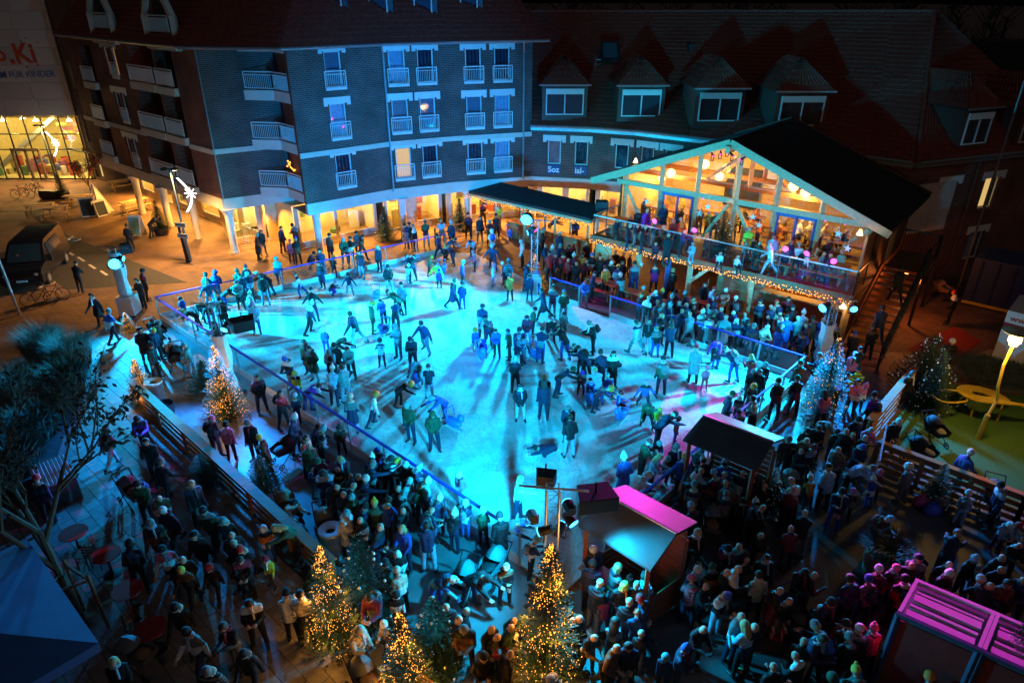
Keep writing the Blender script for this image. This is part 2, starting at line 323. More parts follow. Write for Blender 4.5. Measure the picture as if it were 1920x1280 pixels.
def body_mesh(ps, long=False, child=False, vox=.0165):
    J = skeleton(ps); pr = []   # (a, ra, b, rb, region)
    hs = 1.28 if child else 1.0
    if child: J['hed'] = J['hed'] + J['hup'] * .03
    C = lambda a, ra, b, rb, reg: pr.append((V3(a), ra, V3(b), rb, reg))
    for k in 'LR':
        C(J['hip' + k], .098, J['kn' + k], .074, 1); C(J['kn' + k], .072, J['an' + k], .054, 1); C(J['an' + k] - V3((0, 0, .035)), .052, J['toe' + k], .042, 3); C(J['an' + k] + V3((0, .03, -.04)), .045, J['an' + k] + V3((0, 0, .04)), .057, 3)
        C(J['sh' + k], .08, J['el' + k], .066, 0); C(J['el' + k], .063, J['wr' + k], .05, 0)
        f = J['fo' + k]; s = 1 if k == 'L' else -1; sd = f.cross(V3((0, 0, 1)) if abs(f.z) < .9 else V3((0, 1, 0))).normalized(); w = J['wr' + k]; C(w, .034, w + f * .07, .036, 5)
        for i in range(4): C(w + f * .07 + sd * (.03 * (i - 1.5) * .75), .0125, w + f * (.14 + (.012, .022, .018, 0)[i]) + sd * (.038 * (i - 1.5)) - V3((0, 0, .012)), .011, 5)
        C(w + f * .02 + sd * .03, .014, w + f * .075 + sd * .072, .013, 5)
    u = J['wai'] - J['pel']
    C(J['pel'] + V3((.05, 0, 0)), .125, J['wai'] + V3((.045, 0, 0)), .125, 0); C(J['pel'] - V3((.05, 0, 0)), .125, J['wai'] - V3((.045, 0, 0)), .125, 0); C(J['pel'] + V3((.055, 0, 0)) - u * .35, .125, J['pel'] + V3((-.055, 0, 0)) - u * .35, .125, 0)
    C(J['wai'] + V3((.05, 0, 0)), .125, J['che'] + V3((.075, 0, 0)), .13, 0); C(J['wai'] - V3((.05, 0, 0)), .125, J['che'] - V3((.075, 0, 0)), .13, 0); C(J['shL'], .08, J['nek'] - u * .12, .075, 0); C(J['shR'], .08, J['nek'] - u * .12, .075, 0); C(J['shL'], .085, J['che'], .12, 0); C(J['shR'], .085, J['che'], .12, 0); C(J['che'], .13, J['nek'] - u * .2, .1, 0)
    C(J['nek'] + V3((.03, .02, 0)), .072, J['nek'] + V3((-.03, .02, 0)), .072, 0); C(J['nek'], .055, J['hed'], .055, 2)
    if long:
        kc = (J['knL'] + J['knR']) / 2
        C(J['pel'] + V3((.05, 0, 0)), .14, kc + V3((.075, 0, .05)), .155, 0); C(J['pel'] - V3((.05, 0, 0)), .14, kc + V3((-.075, 0, .05)), .155, 0)
    h = J['hed']; hu = J['hup']; fwd = V3((1, 0, 0)).cross(hu) * -1; fwd = fwd if fwd.y < 0 or ps == 'q' else -fwd
    if ps == 'q': fwd = V3((0, -.5, -.85))
    C(h + hu * .02 * hs - fwd * .012, .092 * hs, h + hu * .035 * hs + fwd * .0, .09 * hs, 2); C(h - hu * .05 * hs + fwd * .02, .062 * hs, h + fwd * .015, .078 * hs, 2); C(h + fwd * .09 * hs + hu * .01, .013 * hs, h + fwd * .108 * hs - hu * .018, .016 * hs, 2)
    for s in (-1, 1): C(h + V3((s * .092 * hs, 0, 0)) - hu * .01, .016, h + V3((s * .094 * hs, 0, 0)) + hu * .025, .017, 2)
    q = MB()
    for a, ra, b, rb, reg in pr:
        q.tube(a, b, ra, rb, 12); q.ball(a, ra, 12, 8); q.ball(b, rb, 12, 8)
    me = bpy.data.meshes.new('tmp'); me.from_pydata(q.v, [], q.f); o = bpy.data.objects.new('tmp', me); COL.objects.link(o); md = o.modifiers.new('r', 'REMESH'); md.mode = 'VOXEL'; md.voxel_size = vox
    dg = bpy.context.evaluated_depsgraph_get(); out = bpy.data.meshes.new_from_object(o.evaluated_get(dg)); bpy.data.objects.remove(o); bpy.data.meshes.remove(me)
    bm = bmesh.new(); bm.from_mesh(out)
    for _ in range(2): bmesh.ops.smooth_vert(bm, verts=bm.verts, factor=.45, use_axis_x=True, use_axis_y=True, use_axis_z=True)
    bm.to_mesh(out); bm.free(); nf = len(out.polygons)
    P_ = np.empty(nf * 3); out.polygons.foreach_get('center', P_); P_ = P_.reshape(-1, 3); best = np.full(nf, 9.); reg = np.zeros(nf, int)
    for a, ra, b, rb, rg in pr:
        A = np.array(a); D = np.array(b) - A; t = np.clip((P_ - A) @ D / max(D @ D, 1e-9), 0, 1); v = np.linalg.norm(P_ - A - t[:, None] * D, axis=1) - (ra + (rb - ra) * t); k = v < best; best[k] = v[k]; reg[k] = rg
    for s in (-1, 1):
        e = np.array(h + hu * .018 * hs + fwd * .09 * hs + V3((s * .034 * hs, 0, 0))); reg[(reg == 2) & (np.linalg.norm(P_ - e, axis=1) < .015 * hs)] = 4
    out.polygons.foreach_set('material_index', reg.astype(int)); out.polygons.foreach_set('use_smooth', [True] * nf); out.name = 'person_body'
    for m in (JM['k'], TM['k'], skin, shoe, eye, glove): out.materials.append(m)
    return out, h, hu, fwd, hs
BODY = {}
def get_body(ps, child, vox=.0165):
    long = ps in 'LW'; p = {'L': '1', 'W': 'w'}.get(ps, ps); k = (p, long, child, vox)
    if k not in BODY: BODY[k] = body_mesh(p, long, child, vox)
    return BODY[k]
def hat_mesh(kind):
    q = MB()
    if kind == 'beanie': q.lathe([(.1, .0), (.108, .0), (.11, .045), (.104, .05), (.1, .085), (.082, .125), (.05, .15), (.008, .158)], (0, .008, .0), 14)
    elif kind == 'pom': q.lathe([(.1, .0), (.108, .0), (.11, .045), (.104, .05), (.1, .085), (.082, .125), (.05, .15), (.008, .158)], (0, .008, .0), 14); q.ball((0, .01, .185), .042, 8, 6)
    elif kind == 'helmet': q.lathe([(.108, .0), (.128, .0), (.132, .05), (.118, .11), (.085, .15), (.03, .168), (.005, .17)], (0, .008, .005), 16); q.ball((0, -.115, .03), .04, 8, 5, sc=(1.8, 1, .35)); q.path([V3((.1, -.02, 0)), V3((.06, -.06, -.1)), V3((-.06, -.06, -.1)), V3((-.1, -.02, 0))], .006, 4)
    elif kind == 'hood':
        vs = []; fs = []; N = 12
        for j in range(8):
            a = R(-70 + 200 * j / 7)
            for k in range(N + 1): t = math.pi * k / N - math.pi / 2; vs.append(V3((.125 * math.sin(t), .01 + .13 * math.cos(t) * -math.cos(a + .55) * .95 if False else .015 - .125 * math.cos(t) * math.cos(a), .01 + .14 * math.cos(t) * math.sin(a))))
        for j in range(7):
            for k in range(N): fs.append((j * 13 + k, j * 13 + k + 1, (j + 1) * 13 + k + 1, (j + 1) * 13 + k))
        q = MB(); q.ball((0, .03, .025), .128, 14, 9, sc=(1, 1, 1.08)); q2 = MB()
        # keep everything but the face opening
        fs2 = [f for f in q.f if not (sum(q.v[i][1] for i in f) / len(f) < -.035 and sum(q.v[i][2] for i in f) / len(f) < .1)]
        q.f = fs2; q.m = [0] * len(fs2); q.uv = [None] * len(fs2); q.ball((0, .09, -.1), .09, 10, 6, sc=(1.2, .8, .6))
    elif kind == 'hair':
        q.ball((0, .018, .028), .112, 14, 9, sc=(.98, 1.02, 1.02)); fs2 = [f for f in q.f if not (sum(q.v[i][1] for i in f) / len(f) < -.03 and sum(q.v[i][2] for i in f) / len(f) < .085) and sum(q.v[i][2] for i in f) / len(f) > -.06]; q.f = fs2; q.m = [0] * len(fs2); q.uv = [None] * len(fs2)
    elif kind == 'long':
        q.ball((0, .018, .028), .116, 14, 9, sc=(1, 1.02, 1.02)); fs2 = [f for f in q.f if not (sum(q.v[i][1] for i in f) / len(f) < -.03 and sum(q.v[i][2] for i in f) / len(f) < .085)]; q.f = fs2; q.m = [0] * len(fs2); q.uv = [None] * len(fs2)
        q.ball((0, .085, -.12), .1, 12, 8, sc=(1.05, .5, 1.9)); q.ball((.085, .02, -.07), .045, 8, 6, sc=(.7, 1, 2.2)); q.ball((-.085, .02, -.07), .045, 8, 6, sc=(.7, 1, 2.2))
    elif kind == 'pack': q.ball((0, 0, 0), .2, 14, 10, sc=(.78, .5, 1.05)); q.ball((0, .08, -.06), .12, 10, 7, sc=(.9, .5, .7)); q.path([V3((-.1, -.05, .16)), V3((-.11, -.2, .2)), V3((-.11, -.24, -.05))], .016, 5); q.path([V3((.1, -.05, .16)), V3((.11, -.2, .2)), V3((.11, -.24, -.05))], .016, 5)
    elif kind == 'collar': q.ball((0, .075, .0), .11, 12, 7, sc=(1.15, .75, .55), M=Matrix.Rotation(.5, 3, 'X')); q.path([V3((.1 * math.cos(a), .02 + .085 * math.sin(a), .015 * math.sin(a))) for a in [R(-60 + 300 * k / 9) for k in range(10)]], .033, 6)
    elif kind == 'scarf':
        q.path([V3((.085 * math.cos(k * .628), .07 * math.sin(k * .628) + .0, .01 * math.sin(k))) for k in range(10)], .04, 7, closed=True); q.bar((.03, -.1, 0), (.05, -.15, -.3), .07, .03)
    return q.mesh(kind, HM['k'], ang=80)
HATM = {k: hat_mesh(k) for k in ('beanie', 'pom', 'helmet', 'hood', 'hair', 'long', 'pack', 'scarf', 'collar')}
def slotmat(o, mats):
    for i, m in enumerate(mats):
        o.material_slots[i].link = 'OBJECT'; o.material_slots[i].material = m
JV = {}
def jacket(jc, x, y):
    k = (int(x) * 13 + int(y) * 29) % 100
    if k < 58: return JM[jc]
    kind = 'yoke' if k < 78 else 'hem' if k < 97 else 'stripe'; sec = {'k': 'gndwm', 'n': 'gswtk', 'b': 'nkw', 'g': 'kwn', 'w': 'gsn', 'r': 'kn', 'm': 'kg', 'p': 'vwg', 'e': 'kdg', 't': 'nwk', 'c': 'dkw', 's': 'wnb', 'o': 'kn', 'd': 'kc', 'v': 'kn', 'y': 'kn', 'l': 'kn'}[jc]; sec = sec[(int(x) + int(y)) % len(sec)]
    if (jc, sec, kind) not in JV: JV[(jc, sec, kind)] = cloth_mat('jacket_%s_%s_%s' % (jc, sec, kind), PAL[jc][1], True, PAL[sec][1], kind)
    return JV[(jc, sec, kind)]
def person(x, y, ps, h, jc, tc, hat, face, fz, extra='', far=False):
    child = h < 1.42
    if ps == 's': ps = 's123'[(int(x) * 3 + int(y) * 5) % 4]
    me, hd, hu, fw, hs = get_body(ps, child, .034 if far else .0165); sc = h / 1.75; rz = R(face)
    o = bpy.data.objects.new('person', me); COL.objects.link(o)
    M = Matrix.Rotation(rz, 3, 'Z')
    if ps == 'l':
        p = G(x, y, fz + .12); o.location = p + V3((0, 0, .02)); o.rotation_euler = (R(-90), 0, R(80)); hz = .1
        o.location = G(x, y, fz) + Matrix.Rotation(R(80), 3, 'Z') @ V3((0, -hd.z * sc, 0)) * -1 + V3((0, 0, .12)); o.location = V3((G(x, y, fz).x + 1.5 * sc * math.sin(R(100)), G(x, y, fz).y + .3, fz + .13)); o.rotation_euler = (R(90), 0, R(80))
    else:
        p = G(x, y, fz + (hd.z + .03) * sc); q = M @ (hd * sc); o.location = (p.x - q.x, p.y - q.y, fz - (.55 * sc - .45 if ps == 't' else 0)); o.rotation_euler = (0, 0, rz)
        if ps == 't': o.location.z = fz
    o.scale = (sc * random.uniform(.97, 1.06), sc * random.uniform(.97, 1.06), sc)
    jm = jacket(jc, x, y); slotmat(o, [jm, TM[tc], skin, shoe, eye, JM[jc] if random.random() < .25 else (glove if random.random() < .6 else skin)])
    def add(kind, name, mat, pos, up=None, fwd=None, s=1.):
        c = bpy.data.objects.new(name, HATM[kind]); COL.objects.link(c); c.parent = o; up = up or V3((0, 0, 1)); fwd = fwd or V3((0, -1, 0)); yv = -fwd.normalized(); xv = yv.cross(up).normalized(); zv = xv.cross(yv); mm = Matrix((xv, yv, zv)).transposed().to_4x4(); mm.translation = pos; c.matrix_local = mm @ Matrix.Scale(s, 4); slotmat(c, [mat]); return c
    if hat in hairm: add('hair' if hat == '0' else 'long', 'hair', hairm[hat], hd, hu, fw, hs)
    elif hat == 'h': add('hood', 'hood', JM[jc], hd, hu, fw, hs)
    elif hat.isupper(): add('helmet', 'helmet', pm('helmet_' + PAL[hat.lower()][0], PAL[hat.lower()][1], .25, var=.05), hd + hu * .01, hu, fw, hs)
    else:
        add('pom' if (int(x) * 7 + int(y)) % 5 < 2 and hat not in 'kdg' else 'beanie', 'knitted_hat', HM[hat], hd + hu * .012, hu, fw, hs)
        if (int(x) + int(y)) % 3 == 0: add('hair', 'hair', hairm['0' if (int(x) % 2) else 'B'], hd - hu * .005, hu, fw, hs * .97)
    if not far and 'S' not in extra and (int(x) * 11 + int(y) * 3) % 10 < 3: extra += 'S'
    if not far and ps in 's123wL' and (int(x) * 5 + int(y) * 7) % 17 < 2: extra += 'P'
    if ps in 's123wfLW' and hat != 'h' and 'S' not in extra and (int(x) * 3 + int(y) * 11) % 10 < 6: J = skeleton({'L': '1', 'W': 'w'}.get(ps, ps)); add('collar', 'collar', (HM['c'], HM['g'], jm, jm, HM['d'])[(int(x) + int(y)) % 5], J['nek'] + V3((0, 0, .02)))
    if 'P' in extra:
        J = skeleton({'L': '1', 'W': 'w'}.get(ps, ps)); up = (J['che'] - J['pel']).normalized(); bk = V3((1, 0, 0)).cross(up) * 1; bk = bk if bk.y > 0 else -bk; add('pack', 'backpack', JM[random.choice('knbg')], J['che'] * .75 + J['wai'] * .25 + bk * .22, up, -bk)
    if 'S' in extra: J = skeleton({'L': '1', 'W': 'w'}.get(ps, ps)); add('scarf', 'scarf', HM['o' if 'O' in extra else random.choice('gswm')], J['nek'] + V3((0, -.02, .02)))
    return o

for ps_ in 's123fwkbcrpqtlLW': get_body(ps_, False)
for ps_ in 's123kbctr': get_body(ps_, True)
for ps_ in 's123fwkbctrpLW':
    get_body(ps_, False, .034)
    if ps_ not in 'rp': get_body(ps_, True, .034)
# ================================================================= SETTING
def sheet(name, poly, z, mat, parent=None):
    mb = MB(); mb.face([(p[0], p[1], z) for p in poly], 0, [(p[0], p[1]) for p in poly]); return mb.build(name, mat, parent, smooth=False)
pave_far = bricks('brick_paving', (.22, .13, .09), (.17, .10, .07), (.07, .05, .04), .42, .21, .012, .7, .4, coord='Object')
g = sheet('ground', [(-700, -60), (700, -60), (700, 1400), (-700, 1400)], 0, pave_far); struct(g, 'brown brick paved town square')
asph = pm('asphalt', (.045, .045, .05), .8, var=.3, vscale=4, bump=.4, bscale=90)
rd = [G(-40, 520), G(95, 452), G(118, 438), G(170, 452), G(345, 520), G(120, 548), G(-60, 640), G(-700, 800), G(-400, 560)]
road = sheet('road', [G(95, 453), G(118, 438), G(352, 530), G(126, 543), G(90, 520), G(0, 560), G(-320, 700), G(-320, 540)], .004, asph); struct(road, 'asphalt lane with bicycle marking')
wpaint = pm('road_paint', (.55, .55, .52), .7, var=.3, vscale=15)
for (x, y) in ((96, 452), (113, 463), (132, 475), (152, 486), (173, 500), (195, 512)):
    a = G(x - 6, y - 4); b = G(x + 6, y + 4); d = (b - a).normalized(); n = V3((-d.y, d.x, 0)) * .07
    sheet('dash_marking', [a + n, b + n, b - n, a - n], .008, wpaint, road)
mb = MB()
c0 = G(121, 452); du = V3((.85, .5, 0)).normalized(); dv = V3((-.5, .85, 0)).normalized()
def bp(a, b): return c0 + du * a + dv * b + V3((0, 0, .006))
for cx in (-.55, .55): mb.path([bp(cx + .33 * math.cos(t * math.pi / 8), .33 * math.sin(t * math.pi / 8)) for t in range(16)], .03, 4, closed=True)
mb.path([bp(-.55, 0), bp(-.2, .55), bp(.35, .55), bp(.05, 0), bp(-.55, 0)], .03, 4); mb.path([bp(.55, 0), bp(.35, .6), bp(.5, .8)], .03, 4); mb.path([bp(.05, 0), bp(-.2, .7)], .03, 4)
mb.build('bicycle_marking', wpaint, road)
for P_ in ((G(-20, 397), G(57, 396), .16), (G(57, 396), G(118, 441), .3)):
    a, b, w = P_; d = (b - a).normalized(); n = V3((-d.y, d.x, 0)) * w
    struct(sheet('drain_path', [a + n, b + n, b - n, a - n], .006 + w / 500, asph), 'dark strip set in the brick paving')
# ---- rink
RA, RB, RC, RD = V3((-17.0, 29.94, 0)), V3((1.31, 12.95, 0)), V3((11.67, 23.96, 0)), V3((-4.0, 39.6, 0))
ICE = [RA, RB, RC, V3((1.95, 32.5, 0)), V3((.4, 35.6, 0)), V3((-2.2, 39.2, 0)), RD]
m, t, b = nodemat('ice')
b.inputs['Roughness'].default_value = .6; b.inputs['Specular IOR Level'].default_value = .25
tc = t.nodes.new('ShaderNodeTexCoord')
n1 = t.nodes.new('ShaderNodeTexNoise'); n1.inputs['Scale'].default_value = .55; n1.inputs['Detail'].default_value = 8; n1.inputs['Roughness'].default_value = .7; n1.inputs['Distortion'].default_value = 1.6
mpn = t.nodes.new('ShaderNodeMapping'); mpn.inputs['Scale'].default_value = (1, 4.5, 1); mpn.inputs['Rotation'].default_value = (0, 0, R(-20))
n2 = t.nodes.new('ShaderNodeTexNoise'); n2.inputs['Scale'].default_value = 3.2; n2.inputs['Detail'].default_value = 9; n2.inputs['Roughness'].default_value = .8; n2.inputs['Distortion'].default_value = 3
t.links.new(tc.outputs['Object'], n1.inputs[0]); t.links.new(tc.outputs['Object'], mpn.inputs[0]); t.links.new(mpn.outputs[0], n2.inputs[0])
ad = t.nodes.new('ShaderNodeMath'); ad.operation = 'ADD'; t.links.new(n1.outputs[0], ad.inputs[0]); t.links.new(n2.outputs[0], ad.inputs[1])
rp = t.nodes.new('ShaderNodeValToRGB'); rp.color_ramp.elements[0].position = .78; rp.color_ramp.elements[1].position = 1.22
rp.color_ramp.elements[0].color = (.36, .42, .46, 1); rp.color_ramp.elements[1].color = (.80, .84, .86, 1)
hf = t.nodes.new('ShaderNodeMath'); hf.operation = 'MULTIPLY'; hf.inputs[1].default_value = .5; t.links.new(ad.outputs[0], hf.inputs[0])
rp.color_ramp.elements[0].position = .40; rp.color_ramp.elements[1].position = .60
t.links.new(hf.outputs[0], rp.inputs[0]); t.links.new(rp.outputs[0], b.inputs['Base Color'])
mxs = t.nodes.new('ShaderNodeMix'); mxs.data_type = 'RGBA'; mxs.blend_type = 'MULTIPLY'; mxs.inputs[0].default_value = 1
prev = None
for sc_, mul, wd, rot in ((.42, 26, .10, .4), (.7, 22, .09, 2.0), (.25, 44, .10, 1.1)):
    mpp = t.nodes.new('ShaderNodeMapping'); mpp.inputs['Rotation'].default_value = (0, 0, rot); mpp.inputs['Scale'].default_value = (1, .55, 1); mpp.inputs['Location'].default_value = (rot * 7, sc_ * 31, 0)
    nn_ = t.nodes.new('ShaderNodeTexNoise'); nn_.inputs['Scale'].default_value = sc_; nn_.inputs['Detail'].default_value = 1.2; nn_.inputs['Distortion'].default_value = .8
    t.links.new(tc.outputs['Object'], mpp.inputs[0]); t.links.new(mpp.outputs[0], nn_.inputs['Vector'])
    m1 = t.nodes.new('ShaderNodeMath'); m1.operation = 'MULTIPLY'; m1.inputs[1].default_value = mul; t.links.new(nn_.outputs[0], m1.inputs[0])
    m2 = t.nodes.new('ShaderNodeMath'); m2.operation = 'FRACT'; t.links.new(m1.outputs[0], m2.inputs[0])
    m3 = t.nodes.new('ShaderNodeMath'); m3.operation = 'LESS_THAN'; m3.inputs[1].default_value = wd; t.links.new(m2.outputs[0], m3.inputs[0])
    n4 = t.nodes.new('ShaderNodeTexNoise'); n4.inputs['Scale'].default_value = 1.7; t.links.new(tc.outputs['Object'], n4.inputs['Vector'])
    m5 = t.nodes.new('ShaderNodeMath'); m5.operation = 'MULTIPLY'; t.links.new(m3.outputs[0], m5.inputs[0]); t.links.new(n4.outputs[0], m5.inputs[1])
    if prev is None: prev = m5
    else:
        m6 = t.nodes.new('ShaderNodeMath'); m6.operation = 'MAXIMUM'; t.links.new(prev.outputs[0], m6.inputs[0]); t.links.new(m5.outputs[0], m6.inputs[1]); prev = m6
inv = t.nodes.new('ShaderNodeMapRange'); inv.inputs[3].default_value = 1; inv.inputs[4].default_value = .62; t.links.new(prev.outputs[0], inv.inputs[0])
t.links.new(rp.outputs[0], mxs.inputs[6]); t.links.new(inv.outputs[0], mxs.inputs[7]); t.links.new(mxs.outputs[2], b.inputs['Base Color'])
bpn = t.nodes.new('ShaderNodeBump'); bpn.inputs['Strength'].default_value = .35; bpn.inputs['Distance'].default_value = .015
t.links.new(n2.outputs[0], bpn.inputs['Height']); t.links.new(bpn.outputs[0], b.inputs['Normal'])
mb = MB(); mb.prism([(p.x, p.y) for p in ICE], .01, .06); ice = mb.build('ice', m, smooth=False); struct(ice, 'scratched ice surface of the skating rink')
# platform beside the rink (wet dark boards), playground
plat = pm('wet_board', (.17, .18, .20), .4, var=.35, vscale=1.2, bump=.15, bscale=30)
po = [G(250, 740), G(300, 600), RA, RB, G(1060, 1100), G(1300, 1400), G(560, 1250), G(610, 1085)]
struct(sheet('platform', po, .008, plat), 'blue lit wet board floor beside the rink')
pav2 = pm('dark_paving', (.10, .10, .11), .55, var=.4, vscale=.8, bump=.2, bscale=25)
struct(sheet('court_pavement', [RB + V3((0, -.3, 0)), V3((3, 4, 0)), V3((24, 4, 0)), V3((24, 12, 0)), G(1920, 945), G(1640, 850), G(1625, 800), G(1740, 680), V3((17.3, 26.4, 0)), V3((12.5, 27.5, 0)), V3((2.4, 36.5, 0)), V3((1.2, 35, 0)), V3((2.2, 32.6, 0)), RC + V3((.3, 0, 0))], .012, pav2), 'dark paved court around the rink and huts')
greenm = pm('play_surface', (.045, .12, .02), .85, var=.2, vscale=25, bump=.3, bscale=120)
pts = [G(1668, 800), G(1690, 770), G(1740, 745), G(1780, 712), G(1795, 722), G(1830, 738), G(1900, 742), G(2050, 742), V3((26, 14, 0)), V3((17.5, 12.6, 0)), G(1690, 845)]
struct(sheet('playground', pts, .016, greenm), 'green soft playground surface')
# ---- pavers of the near walkway
pav_cols = [pm('paver_%s' % k, c, .6, var=.25, vscale=5, bump=.25, bscale=40) for k, c in (('a', (.25, .22, .20)), ('b', (.21, .18, .165)), ('c', (.29, .25, .225)))]
ang = R(-42); ca, sa = math.cos(ang), math.sin(ang)
wk = sheet('walkway', [(-21, 28.5), (-16.0, 29.2), (-14.6, 22.6), (-4.9, 13.3), (-1.5, 8), (-1.0, 4), (-14, 4), (-14.5, 12)], .005, pm('joint_sand', (.05, .045, .04), .9)); struct(wk, 'grey paved walkway left of the wooden fence')
def inside(x, y, poly):
    c = False; n = len(poly)
    for i in range(n):
        x1, y1 = poly[i][:2]; x2, y2 = poly[(i + 1) % n][:2]
        if (y1 > y) != (y2 > y) and x < (x2 - x1) * (y - y1) / (y2 - y1) + x1: c = not c
    return c
wpoly = [(-20.6, 28.2), (-16.2, 28.9), (-14.9, 22.5), (-5.1, 13.2), (-1.9, 8), (-1.3, 4.3), (-13.6, 4.3), (-14.1, 12)]
pv = []
for j in range(-40, 120):
    for i in range(-60, 60):
        lx = i * .62 + (.31 if j % 2 else 0); ly = j * .41
        x = -10 + lx * ca - ly * sa; y = 5 + lx * sa + ly * ca
        if inside(x, y, wpoly):
            dep = y * math.cos(PITCH) + 14 * math.sin(PITCH); px = 960 + FPX * x / dep; py = 640 - FPX * (y * math.sin(PITCH) - 14 * math.cos(PITCH)) / dep
            if -30 < px < 1950 and py < 1310: pv.append((dep + (0 if 185 < px < 620 else 30), x, y))
pv.sort()
pmesh = []
for k in range(3):
    q = MB(); q.box((0, 0, .014), (.605, .395, .022)); pmesh.append(q.mesh('paver', pav_cols[k], smooth=False))
for d, x, y in pv[:300]:
    o = place('paver', random.choice(pmesh), wk, True); o.location = (x, y, random.uniform(-.002, .003)); o.rotation_euler = (random.uniform(-.006, .006), random.uniform(-.006, .006), ang)
q = MB()
for d, x, y in pv[300:]: q.box((x, y, .014 + random.uniform(-.002, .003)), (.605, .395, .022), ang, random.randrange(3))
o = q.build('paver_field', pav_cols, wk, smooth=False); o['kind'] = 'stuff'
# ---- rink barriers
rail_blue = pm('blue_rail', (.02, .05, .45), .35, var=.1)
kick_w = pm('kickboard', (.7, .72, .74), .4, var=.1)
def barrier(label, a, b, n, skip=()):
    a = V3(a); b = V3(b); t0 = thing('rink_barrier', label, 'barrier', a, group='glass barriers around the ice'); u = (b - a) / n; d = u.normalized(); nn = V3((-d.y, d.x, 0))
    for k in range(n + 1):
        if k in skip and k - 1 in skip: continue
        p = a + u * k; q = MB(); q.box(p + V3((0, 0, .6)), (.06, .05, 1.2), math.atan2(d.y, d.x)); q.build('post', alu, t0)
    for k in range(n):
        if k in skip: continue
        p = a + u * k + d * .04; r = a + u * (k + 1) - d * .04
        q = MB(); q.bar(p + V3((0, 0, .17)), r + V3((0, 0, .17)), .045, .32); q.build('kickboard', kick_w, t0)
        q = MB(); q.bar(p + V3((0, 0, .74)), r + V3((0, 0, .74)), .012, .8); q.build('pane', clear_m, t0)
        q = MB(); q.bar(p + V3((0, 0, 1.17)) - d * .04, r + V3((0, 0, 1.17)) + d * .04, .075, .06); q.build('top_rail', rail_blue, t0)
    return t0
barrier('glass rink barrier with blue rail in front of the dense spectators', RA, RB + (RA - RB) * .06, 12)
barrier('glass rink barrier running behind the two black roofed huts', RB, RC, 8, (0,))
barrier('glass rink barrier with blue rail below the timber lodge deck', RC, V3((1.95, 32.5, 0)), 7, (5,))
barrier('glass rink barrier along the amber lit square and shops', RA, RD, 8)
# brick sockets etc. ------------------------------------------------ BUILDINGS
def inn(A, B):
    u = (V3(B) - V3(A)).normalized(); n = V3((-u.y, u.x, 0)); mid = (V3(A) + V3(B)) / 2
    return n if n.x * mid.x + n.y * mid.y > 0 else -n
def wall_mb(mb, A, B, z0, z1, ops=(), mi=0, depth=.2, s0=0., mrev=None):
    A = V3((A[0], A[1], 0)); B = V3((B[0], B[1], 0)); L = (B - A).length; u = (B - A) / L; n = inn(A, B)
    ss = sorted({0, L} | {min(L, max(0, v)) for o in ops for v in o[:2]}); zs = sorted({z0, z1} | {min(z1, max(z0, v)) for o in ops for v in o[2:4]})
    def P(s, z, d=0): return A + u * s + n * d + V3((0, 0, z))
    for i in range(len(ss) - 1):
        for j in range(len(zs) - 1):
            cs = (ss[i] + ss[i + 1]) / 2; cz = (zs[j] + zs[j + 1]) / 2
            if any(o[0] < cs < o[1] and o[2] < cz < o[3] for o in ops): continue
            mb.face([P(ss[i], zs[j]), P(ss[i + 1], zs[j]), P(ss[i + 1], zs[j + 1]), P(ss[i], zs[j + 1])], mi, [(s0 + ss[i], zs[j]), (s0 + ss[i + 1], zs[j]), (s0 + ss[i + 1], zs[j + 1]), (s0 + ss[i], zs[j + 1])])
    for o in ops:
        a, c, e, f = o[:4]; d = o[4] if len(o) > 4 else depth; mr = mi if mrev is None else mrev
        for q in ((P(a, e), P(a, e, d), P(a, f, d), P(a, f)), (P(c, e), P(c, e, d), P(c, f, d), P(c, f)), (P(a, f), P(a, f, d), P(c, f, d), P(c, f)), (P(a, e), P(a, e, d), P(c, e, d), P(c, e))):
            mb.face(q, mr, [(0, 0), (d, 0), (d, 1), (0, 1)])
CURT = {'w': curt_w, 'b': curt_b, 'k': room_dark, 'y': em('lit_room', (1, .55, .16), 1.1), 'o': em('lit_curtain', (1, .35, .08), .5),
        'p': pm('pink_blind', (.5, .32, .28), .7, var=.1), 'g': pm('grey_blind', (.22, .23, .25), .7, var=.15), 'l': em('dim_room', (.5, .65, 1), .10), 'm': em('magenta_glow', (.9, .05, .5), .25)}
frame_w = pm('window_frame', (.70, .70, .68), .45, var=.06)
